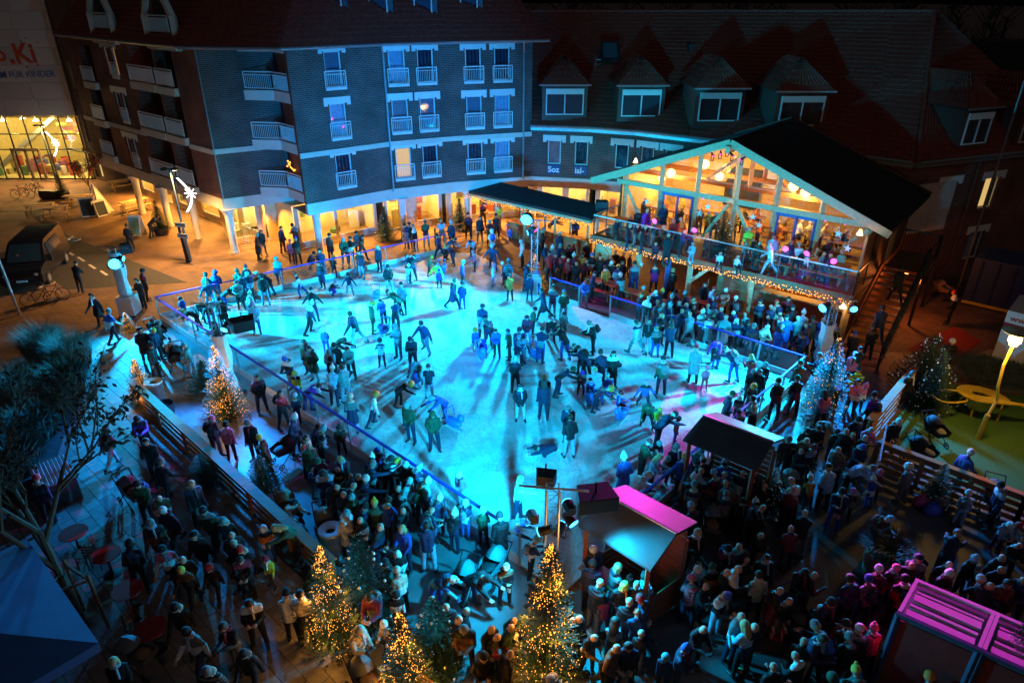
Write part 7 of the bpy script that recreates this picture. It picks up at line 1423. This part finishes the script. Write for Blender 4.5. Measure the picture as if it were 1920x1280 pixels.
# ================================================================= PEOPLE
PEOPLE = '''
527,427,s,1.75,n,k,0,60 548,422,f,1.8,k,k,k,0 482,441,L,1.7,k,k,t,90 489,434,s,1.65,k,g,K,60 543,452,s,1.5,p,k,p,180 554,448,s,1.7,k,k,v,180 617,441,s,1.75,d,k,k,180
517,485,s,1.75,t,n,t,0 597,494,L,1.6,k,k,0,0 599,470,s,1.75,n,g,k,200 587,474,c,1.3,n,k,k,90 624,482,s,1.25,m,n,O,200 627,529,c,1.1,v,v,p,90 553,514,k,1.4,n,b,r,270 583,543,k,1.7,k,n,k,180 584,568,k,1.7,n,k,w,120
385,515,s,1.75,n,k,k,180 387,530,k,1.65,n,s,B,0 403,510,s,1.75,b,s,h,180 444,508,s,1.75,e,k,e,30 460,500,s,1.7,k,k,r,30 449,517,s,1.7,n,k,0,0 463,513,s,1.7,n,k,s,0 482,512,b,1.7,k,n,w,270 490,519,s,1.7,k,s,k,20 443,530,s,1.7,g,k,0,0 435,540,b,1.6,k,b,k,90
468,549,s,1.2,w,n,w,180 473,571,s,1.65,s,b,P,0 411,561,s,1.75,k,k,k,0 376,570,b,1.6,k,k,K,30 347,583,b,1.3,k,k,O,270 388,579,b,1.6,k,v,k,0 338,560,s,1.2,b,k,k,0 400,606,s,1.2,k,k,k,0 606,619,s,1.25,b,b,w,0 569,641,L,1.7,e,n,K,0 267,507,s,1.8,k,k,k,120 255,525,s,1.7,k,k,0,0
286,601,s,1.3,m,k,r,0 297,606,s,1.7,k,k,g,90 288,620,s,1.6,n,k,y,90 283,647,s,1.7,k,k,k,60 345,647,s,1.6,t,s,t,270 142,493,s,1.75,k,k,k,180 170,554,W,1.75,k,k,0,0 204,584,w,1.7,b,n,g,180 237,422,s,1.75,k,k,0,180 295,407,b,1.7,k,k,0,90 262,619,L,1.7,k,k,h,60
643,450,s,1.75,e,n,t,0 656,447,s,1.7,k,k,k,180 668,436,s,1.7,g,k,k,0 679,443,w,1.7,d,n,k,90 673,473,s,1.7,m,s,0,0 652,515,k,1.3,n,s,k,0 707,463,s,1.65,n,k,B,0 721,491,s,1.2,s,n,p,0 727,500,s,1.75,k,s,k,0 758,422,L,1.7,n,k,k,0 767,419,s,1.75,k,k,0,180 774,424,s,1.75,k,k,g,270
797,415,s,1.75,e,s,t,180 826,413,s,1.75,s,s,k,180 846,418,s,1.75,n,k,s,180 877,402,s,1.75,k,k,k,180 900,408,s,1.8,k,k,0,0 918,416,s,1.7,k,k,t,0 819,441,w,1.7,n,k,k,270 853,448,b,1.75,n,k,0,120 836,463,b,1.65,n,n,B,300 882,452,b,1.7,s,k,k,0 887,473,s,1.25,p,k,p,270 763,480,b,1.7,n,k,k,200 776,480,b,1.75,k,k,0,160 766,498,s,1.1,s,s,w,0
808,483,s,1.2,e,k,O,90 817,495,k,1.5,l,s,k,0 823,507,s,1.1,v,k,v,0 922,433,s,1.75,w,k,h,180,P 922,461,k,1.75,n,n,s,0 868,492,s,1.4,b,k,s,90 926,498,s,1.25,b,p,p,90 942,494,s,1.3,n,n,w,270 953,490,s,1.6,t,k,t,180 852,527,W,1.7,n,k,e,90 867,532,s,1.4,b,b,k,180 955,517,s,1.5,o,k,k,180
752,533,s,1.7,g,k,k,180 698,570,s,1.6,e,e,O,90 713,564,s,1.5,b,k,0,0 728,547,b,1.6,e,k,R,270 742,567,b,1.7,n,k,0,200 905,573,s,1.75,n,k,0,180 656,588,k,1.75,n,s,0,270 741,611,s,1.75,g,n,g,0 712,639,r,1.35,n,n,k,0 769,635,f,1.75,k,n,k,0 790,606,k,1.75,n,g,k,0 645,637,b,1.7,k,n,K,90 651,654,s,1.6,t,k,0,0
643,682,s,1.6,k,s,k,90 778,682,c,1.6,n,s,g,0 803,686,s,1.5,k,s,0,200 911,601,b,1.6,s,k,e,0 891,619,s,1.1,b,g,O,0 906,641,c,1.1,v,v,v,0 919,616,b,1.5,n,k,0,0 929,620,s,1.5,b,k,0,0 952,620,s,1.5,e,g,0,270 988,595,s,1.7,r,s,K,0 974,618,s,1.7,n,k,k,0 973,631,s,1.5,n,k,g,0 981,639,b,1.7,g,g,g,0 966,672,s,1.65,k,k,t,180
976,725,s,1.65,k,w,K,0 657,743,L,1.6,g,s,c,180 704,740,k,1.4,w,n,O,90 767,719,b,1.4,k,k,O,90 762,759,s,1.75,e,n,t,0 810,745,b,1.6,b,b,t,300 811,776,s,1.7,e,n,e,0 1017,616,s,1.7,n,b,0,180 1046,614,b,1.75,k,b,0,200 1034,604,b,1.6,k,n,k,0 1058,588,s,1.5,g,k,k,0 1106,605,s,1.7,k,k,g,270,P 1003,580,s,1.3,e,k,k,90 1015,543,W,1.75,n,k,0,270 1038,537,s,1.7,m,s,0,180 1058,547,s,1.6,e,s,b,180
1023,687,l,1.75,n,n,k,0 1078,648,b,1.5,k,k,e,200 1085,652,b,1.7,n,k,0,200,P 1126,659,L,1.75,n,k,0,180 1151,662,L,1.7,k,k,0,0 1073,691,b,1.65,n,n,e,90 1092,699,s,1.2,m,k,v,0 1116,693,b,1.6,s,b,w,180 1108,717,c,1.1,b,b,w,0 1139,704,c,1.5,b,k,t,180 1143,728,b,1.4,m,n,O,90 1164,737,t,1.1,b,m,R,90 1020,716,s,1.7,n,n,K,180 1021,707,s,1.6,e,n,B,0 1066,765,s,1.7,n,k,g,0 1068,781,s,1.7,k,s,0,200
1213,717,k,1.35,b,n,p,0 1244,672,s,1.7,e,n,k,180,P 1217,759,c,1.6,e,k,K,0 1237,768,s,1.1,l,n,y,0 1263,776,b,1.7,n,n,k,90 1273,785,s,1.1,r,b,k,90 1193,602,w,1.75,s,t,0,200 1217,601,s,1.7,k,s,0,0 1232,613,s,1.5,g,b,b,180 1259,605,s,1.75,n,k,K,180 1242,592,s,1.6,k,k,B,0 1257,571,s,1.7,n,n,t,0 1098,529,s,1.6,b,g,r,0
1076,479,s,1.7,m,k,w,180 1093,476,s,1.7,o,k,r,180 1110,478,s,1.7,k,k,b,180 1030,473,s,1.75,r,n,0,180 1055,475,s,1.75,r,k,0,200 1036,464,s,1.7,g,k,w,0 1051,460,s,1.7,n,k,t,0 1067,462,s,1.7,k,k,0,0 1122,460,s,1.7,d,k,r,180 1147,493,s,1.7,k,k,w,0 1135,500,s,1.75,o,k,k,200 1115,512,s,1.7,n,k,k,90 1159,500,s,1.65,t,n,y,180 1164,515,s,1.65,t,k,w,200 1190,493,s,1.8,n,b,0,180 1207,540,s,1.6,o,o,t,200 1167,492,s,1.7,k,k,0,0
1080,415,s,1.7,b,k,k,0 1047,410,b,1.7,n,s,0,90 977,453,s,1.7,w,k,s,270 1050,438,s,1.7,n,k,w,180 1007,453,s,1.7,k,k,s,0 992,495,s,1.65,n,n,m,90 1007,500,w,1.6,p,b,p,180 993,517,s,1.5,n,n,k,0 935,385,s,1.75,l,k,k,180 907,382,s,1.8,k,k,h,0 930,404,s,1.7,k,k,k,200 1020,430,s,1.7,k,k,g,90
1229,548,s,1.6,n,k,w,0 1242,546,s,1.6,n,k,y,90 1260,556,s,1.7,n,k,t,180 1285,551,s,1.7,n,k,t,200 1267,546,s,1.65,m,k,k,0 1323,533,L,1.7,k,k,0,0 1339,541,s,1.65,s,k,r,90 1361,544,s,1.65,c,k,w,0 1336,559,s,1.7,n,n,t,180 1380,559,L,1.7,k,k,w,180 1318,584,s,1.6,s,k,w,0 1330,593,L,1.65,w,s,0,180 1339,589,s,1.6,k,k,e,0 1375,587,s,1.6,b,k,w,270 1381,601,s,1.6,n,k,w,0 1402,604,s,1.3,n,k,k,0 1414,610,s,1.65,g,k,g,0 1229,496,s,1.8,v,k,k,180 1262,505,L,1.7,k,k,B,180 1300,560,s,1.65,k,k,k,180
1306,651,L,1.7,t,n,r,180 1347,651,s,1.1,m,b,p,0 1343,643,b,1.7,v,k,v,0 1362,653,b,1.7,n,b,e,200,P 1326,691,s,1.1,p,p,p,0 1409,668,s,1.6,r,k,B,180 1438,613,s,1.65,c,k,w,0 1442,640,t,1.1,n,k,r,0 1426,564,s,1.75,n,k,k,180 1456,566,s,1.65,c,g,r,180,P 1479,560,s,1.7,k,k,0,0 1475,594,L,1.75,b,b,k,200 1487,576,s,1.7,k,b,k,180 1507,586,s,1.7,s,k,s,180 1525,596,s,1.75,t,k,k,200 1501,628,s,1.65,n,k,0,270
1501,681,s,1.7,e,k,e,180 1537,667,s,1.8,n,s,g,270 1495,709,s,1.75,k,n,e,180 1460,714,s,1.75,k,n,k,180 1435,684,s,1.7,k,k,t,0 1425,697,s,1.6,k,k,0,0 1413,696,s,1.65,k,k,g,0 1413,724,s,1.3,k,k,O,0 1373,738,L,1.7,n,n,e,90 1387,746,s,1.2,g,k,w,0 1412,746,L,1.7,c,k,0,270 1387,774,s,1.2,k,k,k,180
1546,735,s,1.65,p,k,K,180 1571,727,b,1.6,n,k,v,0 1610,716,s,1.7,p,n,K,0 1623,724,s,1.3,p,k,p,0 1610,692,s,1.75,l,k,n,180 1614,655,t,1.1,n,k,k,180,Z1.42 1604,664,s,1.6,p,k,p,0 1610,786,s,1.7,k,k,k,0 1552,795,b,1.6,g,k,t,0 1570,810,s,1.3,d,k,k,0 1535,802,s,1.6,k,k,0,0 1515,808,s,1.5,k,k,k,0 1479,823,s,1.75,k,n,g,0 1488,836,s,1.5,k,k,k,0 1526,839,s,1.65,k,k,m,0 1570,617,s,1.7,k,k,g,0 1604,626,s,1.6,k,k,b,180 1640,740,s,1.7,v,k,k,180 1690,503,w,1.8,k,k,0,180,Z1.9 1655,577,w,1.75,n,k,k,180,Z.8 1637,610,s,1.7,k,k,0,180,Z.25
1170,856,L,1.7,b,k,w,180 1217,828,s,1.6,e,k,r,90 1236,831,s,1.2,b,k,t,0 1269,837,s,1.65,k,k,g,0 1284,856,s,1.65,b,k,y,180 1237,856,s,1.65,s,k,B,90 1252,860,t,1.1,d,d,t,90,Z.5 1215,890,b,1.7,w,k,h,90 1319,862,s,1.6,k,k,w,180 1359,867,s,1.6,b,k,s,180 1314,845,s,1.6,t,k,t,0 1301,894,r,1.65,n,k,w,180 1302,908,s,1.65,g,k,t,180 1339,886,s,1.6,m,k,s,180 1362,926,s,1.5,g,k,g,180 1297,948,s,1.6,n,k,s,200 1417,941,s,1.5,s,k,w,200 1393,939,s,1.5,k,k,k,0 1436,849,f,1.7,k,k,K,0
574,820,s,1.7,c,k,0,90 482,707,s,1.75,k,n,0,30 526,736,p,1.7,r,k,K,90,P 553,742,s,1.2,n,k,s,180 557,729,s,1.1,e,k,s,90 552,781,s,1.7,n,k,w,90 464,792,s,1.75,k,k,g,0 486,820,L,1.65,e,k,y,270 596,722,b,1.65,v,b,0,90 534,673,s,1.7,n,s,b,0 552,700,s,1.2,l,s,y,0 579,653,L,1.7,e,s,0,0 616,659,s,1.6,s,k,g,0 626,647,s,1.7,k,k,k,0 620,674,s,1.4,n,k,k,0 623,690,s,1.7,s,n,w,180 641,687,s,1.7,t,s,0,200
606,803,s,1.65,t,k,t,90 596,799,s,1.6,n,k,0,60 636,801,s,1.3,k,k,k,0 596,863,s,1.6,k,k,e,0 605,886,f,1.75,n,n,k,0 638,861,s,1.65,k,k,B,0 697,857,s,1.6,n,k,w,180 699,869,p,1.75,n,k,g,90 707,844,s,1.2,r,k,b,0 686,897,p,1.7,n,k,w,90 732,859,s,1.7,k,k,k,60 744,863,s,1.6,n,k,y,60 761,871,s,1.6,k,k,s,30 768,901,s,1.6,t,k,t,60 785,876,s,1.6,n,k,s,90 791,908,s,1.6,e,k,0,60 802,902,s,1.7,t,k,w,90 752,931,s,1.5,g,k,t,60 824,932,s,1.7,n,m,w,60 659,932,s,1.65,e,k,t,30 702,942,s,1.6,e,k,y,180 684,949,s,1.6,n,k,k,90 729,936,s,1.65,b,k,0,180 650,962,L,1.65,w,k,t,60
753,991,s,1.7,b,n,B,0 800,983,r,1.75,n,s,0,180 852,962,s,1.4,n,n,w,180,P 551,942,c,1.6,k,k,h,60 519,989,b,1.7,e,k,B,300 861,890,s,1.35,p,s,w,0 873,943,s,1.3,n,b,w,180 906,956,s,1.3,e,k,w,180 937,967,L,1.7,k,k,k,180 976,979,b,1.65,g,b,b,60 1007,1010,s,1.4,n,k,t,90 949,1063,s,1.5,k,k,w,0 912,1082,b,1.75,k,n,k,60 848,1085,b,1.65,n,b,w,60 722,1055,s,1.7,k,k,k,60 745,1069,s,1.5,c,k,c,200 745,1038,s,1.5,k,k,w,30 977,897,p,1.75,w,n,B,110 1005,838,q,1.6,n,n,k,270
693,1120,s,1.7,m,k,0,0 870,1178,f,1.75,d,k,g,0 907,1232,s,1.6,k,k,h,0 675,1182,f,1.7,c,k,h,30 720,1170,s,1.2,c,k,w,0 743,1115,s,1.2,k,k,k,0 1033,1272,s,1.7,g,k,w,0
1113,1028,s,1.7,n,k,w,0,S 1111,1055,s,1.75,n,k,0,180 1160,1062,s,1.7,g,k,B,90 1171,1097,L,1.75,k,k,y,0,SO 1201,1122,L,1.75,n,n,r,270 1154,1165,s,1.4,g,k,K,180 1179,1212,s,1.7,k,k,0,0 1209,1080,s,1.7,s,k,k,180,P 1308,998,s,1.7,k,k,c,0 1308,1068,s,1.6,n,k,w,0 1297,1084,s,1.5,p,n,p,180 1336,1062,s,1.5,o,k,e,180 1362,1116,f,1.7,k,s,b,30 1396,1170,f,1.7,s,k,B,200 1248,1232,s,1.2,n,k,t,0 1285,1215,s,1.6,n,k,b,90 1366,1028,s,1.6,k,k,k,0
1554,876,s,1.75,s,k,k,180 1520,895,s,1.2,o,n,w,180 1579,921,s,1.7,n,b,k,0 1599,921,s,1.2,k,k,p,0 1633,876,b,1.75,s,k,g,90 1650,886,s,1.2,m,k,p,0 1637,897,s,1.2,b,b,w,180 1704,876,s,1.4,g,g,W,200 1618,837,s,1.6,n,k,b,0 1667,972,f,1.65,t,k,s,30,P 1820,848,w,1.65,b,k,w,120 1816,925,s,1.25,s,s,w,120,P 1877,909,s,1.7,n,k,k,270 1795,1000,b,1.65,n,k,g,120 1893,984,s,1.25,s,m,w,0 1909,984,s,1.2,s,k,r,0
1438,1046,s,1.65,k,k,0,0,S 1423,1076,s,1.6,c,k,0,180 1509,1072,f,1.7,k,k,k,0,S 1464,1147,t,1.1,p,p,g,0 1594,1083,s,1.75,n,k,0,180 1629,1085,s,1.6,g,n,b,180,P 1648,1066,s,1.6,k,k,w,180 1680,1064,s,1.5,k,k,p,0 1697,1083,s,1.7,r,k,0,180 1558,1128,s,1.7,k,k,k,0 1530,1173,s,1.75,k,k,g,200 1543,1196,f,1.8,n,c,0,60 1588,1167,s,1.6,d,k,0,180 1612,1179,s,1.6,k,k,w,180 1639,1177,s,1.5,p,k,p,200 1592,1194,s,1.65,k,k,g,180 1605,1256,s,1.6,g,k,y,180 1560,1269,s,1.4,k,k,e,0
1780,1074,s,1.65,k,k,w,0 1840,1087,s,1.7,k,k,w,180 1723,1047,s,1.7,n,k,h,0 1827,1047,s,1.6,k,k,s,0 1890,1094,s,1.7,d,k,0,0 1685,790,s,1.6,k,k,w,0 1712,700,s,1.65,k,k,K,0 1786,640,s,1.8,k,k,w,0 1790,548,s,1.75,k,k,r,270 1743,1268,s,1.7,b,k,o,180
257,907,s,1.7,e,k,k,0 359,907,s,1.7,k,k,B,30 306,956,w,1.65,n,k,w,0 282,980,w,1.75,k,k,g,0 381,956,w,1.75,e,k,k,0 419,976,w,1.65,k,k,t,0 494,991,s,1.3,o,b,w,0 364,1004,w,1.75,k,k,h,0 304,1029,w,1.65,p,k,k,30 340,1068,w,1.5,d,k,y,0 392,1064,w,1.3,k,k,r,0 451,1029,w,1.65,k,n,r,0 450,1049,s,1.6,k,k,0,0 499,1047,s,1.1,l,g,m,0 244,1017,s,1.75,k,k,h,180 302,866,w,1.65,k,k,g,180
257,784,s,1.7,v,k,k,0 273,827,s,1.75,k,k,0,0 198,804,w,1.65,m,w,K,180 397,785,s,1.75,k,g,p,90 423,795,s,1.5,p,k,k,200 68,896,s,1.7,n,k,r,200 328,1137,w,1.7,k,k,k,0 350,1184,w,1.75,g,n,k,0 418,1174,f,1.75,k,g,0,0 467,1131,f,1.75,k,k,0,0 537,1111,s,1.65,w,k,k,200 562,1113,s,1.65,c,k,0,200 457,1224,w,1.6,k,k,k,0 212,1240,s,1.6,k,k,B,0 388,1257,w,1.7,k,k,g,0
1210,374,t,1.7,y,k,0,90,D4.4 1264,414,s,1.65,d,k,k,0,D1.7 1277,410,s,1.7,o,k,0,180,D1.9 1406,428,s,1.75,l,k,k,180,D1.5 1351,475,t,1.1,w,k,p,0,D.4 1384,481,t,1.1,w,k,w,0,D.4 1444,457,w,1.65,w,s,0,270,D.6 1452,444,s,1.65,s,k,B,0,D1.2 1485,453,s,1.6,n,n,k,0,D.7 1499,457,s,1.4,w,k,k,180,D.6 1527,445,t,1.7,k,k,0,180,D.6 1555,450,t,1.7,c,k,0,180,D.6 1519,418,s,1.7,d,k,0,180,D1.9 1198,394,s,1.65,k,k,s,0,D1.5 1214,394,s,1.7,v,k,k,0,D1.6 1230,457,t,1.1,m,k,m,0,D.4 1254,440,L,1.6,n,k,k,180,D.7 1299,457,s,1.1,s,s,w,0,D.5 1422,390,t,1.7,o,k,0,90,D4.5 1396,394,t,1.65,r,k,w,270,D4.4 1246,370,s,1.7,o,k,0,180,D3.4 1277,366,s,1.7,y,k,B,200,D3.6 1588,434,t,1.7,k,k,0,90,D1.6
'''
LAND = (('arcade corner column', 445, 430), ('far shop window', 660, 395), ('far rail fence', 840, 400), ('bar shelter', 1000, 400), ('entrance tower', 1000, 480), ('lodge bar counter', 1480, 560), ('blue lower posts', 1250, 520), ('deck fir', 1350, 430), ('deck end tables', 1540, 445), ('left lodge door', 1250, 390), ('outside stair', 1690, 560), ('cyan bar tower', 1545, 640), ('orange plank fence', 1660, 750), ('red market hut', 1370, 840), ('magenta roofed hut', 1215, 990), ('front truss', 1010, 985), ('largest lit fir', 1030, 1150), ('seal sled', 1165, 765), ('tower by the square', 235, 540), ('wrapped tower', 425, 640), ('long plank fence', 430, 910), ('fence end lit fir', 630, 1120), ('bottom lit fir', 770, 1220), ('red bistro tables', 245, 1110), ('raised shrub bed', 190, 760), ('black van', 80, 520), ('barrel planter', 1650, 1030), ('container stall', 1700, 1150), ('four rail fence', 1820, 900), ('glass barrier corner', 1490, 690), ('ice middle', 940, 640), ('front glass barrier', 740, 880), ('upper glass barrier', 430, 520), ('lodge side barrier', 1250, 590), ('front ice', 800, 740), ('yellow lamp', 1820, 680), ('amber square board', 255, 410), ('stroller court', 1490, 1120), ('hut counter', 1310, 880), ('far ice end', 860, 470))
POSEW = {'s': 'standing', 'f': 'with hands together', 'w': 'walking', 'k': 'skating with arms out', 'b': 'bending forward', 'c': 'crouching', 'r': 'raising both hands', 'p': 'pointing', 'q': 'crawling on the ice', 't': 'sitting', 'l': 'lying on the ice', 'L': 'standing', 'W': 'walking'}
rows = []
for tok in PEOPLE.split():
    f = tok.split(','); x, y, ps, h, jc, tc, hat, face = float(f[0]), float(f[1]), f[2], float(f[3]), f[4], f[5], f[6], float(f[7]); ex = f[8] if len(f) > 8 else ''
    rows.append([x, y, ps, h, jc, tc, hat, face, ex])
def lab(r):
    x, y, ps, h, jc, tc, hat, face, ex = r
    who = 'child' if h < 1.42 else 'person'; g = 'coat' if ps in 'LW' else 'jacket'
    hw = {'0': 'dark hair', 'B': 'long blonde hair', 'K': 'long dark hair', 'h': 'raised hood'}.get(hat) or (PAL[hat.lower()][0] + (' helmet' if hat.isupper() else ' hat'))
    n_, lx, ly = min(LAND, key=lambda q: (q[1] - x) ** 2 + ((q[2] - y) * 1.3) ** 2)
    return '%s in %s %s and %s %s near the %s' % (who, PAL[jc][0], g, hw, POSEW[ps], n_), (x - lx) ** 2 + (y - ly) ** 2
from collections import defaultdict
grp = defaultdict(list)
for r in rows: l, d = lab(r); grp[l].append((d, r))
ORD = ('closest', 'second closest', 'third closest', 'fourth closest', 'fifth closest', 'sixth closest', 'seventh closest', 'eighth closest', 'ninth closest')
LABEL = {}
for l, ms in grp.items():
    ms.sort(key=lambda q: q[0])
    for i, (d, r) in enumerate(ms):
        L_ = l if len(ms) == 1 else l.replace(' near the ', ' %s to the ' % ORD[min(i, 8)])
        L_ = L_.replace('standing ', '') if len(L_.split()) > 16 else L_
        if len(L_.split()) > 16: L_ = L_.replace(' with arms out', '').replace('raising both hands', 'filming').replace(' long ', ' ')
        LABEL[id(r)] = L_
ICEP = [(p.x, p.y) for p in ICE]
for r in rows:
    p = G(r[0], r[1], r[3] * .93); r.append((p.y * math.cos(PITCH) + (CAMH - p.z) * math.sin(PITCH)) / r[3] ** .5)
order = sorted(rows, key=lambda r: r[9]); near_set = {id(r) for r in order[:300]}
crowd = []
for r in rows:
    x, y, ps, h, jc, tc, hat, face, ex = r[:9]
    fz = .02; e2 = ex
    if ex.startswith('Z'): fz = float(ex[1:]); e2 = ''
    elif ex.startswith('D'): fz = ZD; e2 = ''
    else:
        p = G(x, y, h * .93)
        if inside(p.x, p.y, ICEP): fz = .062
    far = id(r) not in near_set
    o = person(x, y, ps, h, jc, tc, hat, face + random.uniform(-25, 25), fz, e2, far)
    if far: crowd.append(o)
    else: tag(o, LABEL[id(r)], 'person', 'people at the rink')
# denser rows that read as one mass
def fill(poly, n_, face, cols, z=0., lo=1.5, hi=1.8):
    xs = [p[0] for p in poly]; ys = [p[1] for p in poly]; k = 0; t_ = 0
    while k < n_ and t_ < 4000:
        t_ += 1; x = random.uniform(min(xs), max(xs)); y = random.uniform(min(ys), max(ys))
        if not inside(x, y, poly): continue
        if any((x - q[0]) ** 2 + ((y - q[1]) * .8) ** 2 < 12 ** 2 for q in TAKEN): continue
        TAKEN.append((x, y)); k += 1; h = random.uniform(lo, hi) if random.random() < .8 else random.uniform(1.1, 1.35)
        crowd.append(person(x, y, random.choice('sssssLfw'), h, random.choice(cols), random.choice('kknng'), random.choice('hhkgKK0nBwrtb'), face + random.uniform(-60, 60), z if z else .02, '', True))
TAKEN = [(r[0], r[1]) for r in rows]
fill([(1130, 405), (1180, 400), (1330, 430), (1330, 445), (1130, 415)], 11, 30, 'kkndvg', ZD, 1.1, 1.5); fill([(1400, 440), (1590, 470), (1590, 485), (1400, 455)], 12, 30, 'kkndvgc', ZD, 1.1, 1.5); fill([(1200, 375), (1600, 425), (1600, 435), (1200, 385)], 14, 30, 'oykdc', ZD)
fill([(1020, 450), (1120, 455), (1190, 480), (1190, 515), (1100, 500), (1020, 475)], 16, 150, 'kkndrm'); fill([(1200, 545), (1400, 585), (1420, 600), (1300, 590), (1200, 555)], 14, 150, 'kkngt'); fill([(1390, 565), (1540, 590), (1560, 620), (1450, 610)], 10, 180, 'knbgt')
fill([(1480, 800), (1640, 790), (1640, 840), (1480, 850)], 8, 0, 'kkkndp'); fill([(1310, 880), (1440, 850), (1520, 900), (1560, 980), (1400, 1000), (1330, 960)], 12, 150, 'kkkngm'); fill([(1240, 1100), (1420, 1000), (1620, 1040), (1640, 1130), (1480, 1240), (1260, 1230)], 13, 60, 'kkkkndg'); fill([(1700, 1060), (1920, 1000), (1920, 1110), (1860, 1110), (1760, 1080)], 8, 0, 'kkkdn'); fill([(1440, 1200), (1640, 1200), (1640, 1290), (1440, 1290)], 4, 150, 'kkng'); fill([(560, 830), (640, 830), (780, 900), (840, 960), (700, 1000), (580, 900)], 16, 70, 'kkknet'); fill([(240, 900), (420, 930), (500, 1050), (420, 1240), (240, 1130)], 4, 0, 'kkknd'); fill([(1090, 1030), (1240, 1090), (1220, 1200), (1120, 1150)], 8, 150, 'kkn')
fill([(840, 1080), (960, 1110), (970, 1230), (880, 1210), (800, 1120)], 9, 60, 'kkkne'); fill([(1060, 1150), (1160, 1180), (1160, 1270), (1080, 1250)], 6, 60, 'kkknd')
# the farther figures, past the 300 largest, joined into one crowd
vs, fs, ms, mats = [], [], [], []
def add_obj(o, M):
    me = o.data; base = len(vs); vs.extend(M @ v.co for v in me.vertices); sl = [s.material for s in o.material_slots]
    ix = []
    for m in sl:
        if m not in mats: mats.append(m)
        ix.append(mats.index(m))
    for p in me.polygons: fs.append([base + k for k in p.vertices]); ms.append(ix[p.material_index])
for o in crowd:
    M = o.matrix_basis.copy(); add_obj(o, M)
    for c in o.children: add_obj(c, M @ c.matrix_local)
for o in crowd:
    for c in list(o.children): bpy.data.objects.remove(c)
    bpy.data.objects.remove(o)
me = bpy.data.meshes.new('crowd'); me.from_pydata(vs, [], fs)
for m in mats: me.materials.append(m)
me.polygons.foreach_set('material_index', ms); me.polygons.foreach_set('use_smooth', [True] * len(fs)); me.update()
o = place('crowd', me); o['kind'] = 'stuff'; o['label'] = 'farther skaters and visitors at the back of the rink and on the lodge deck'
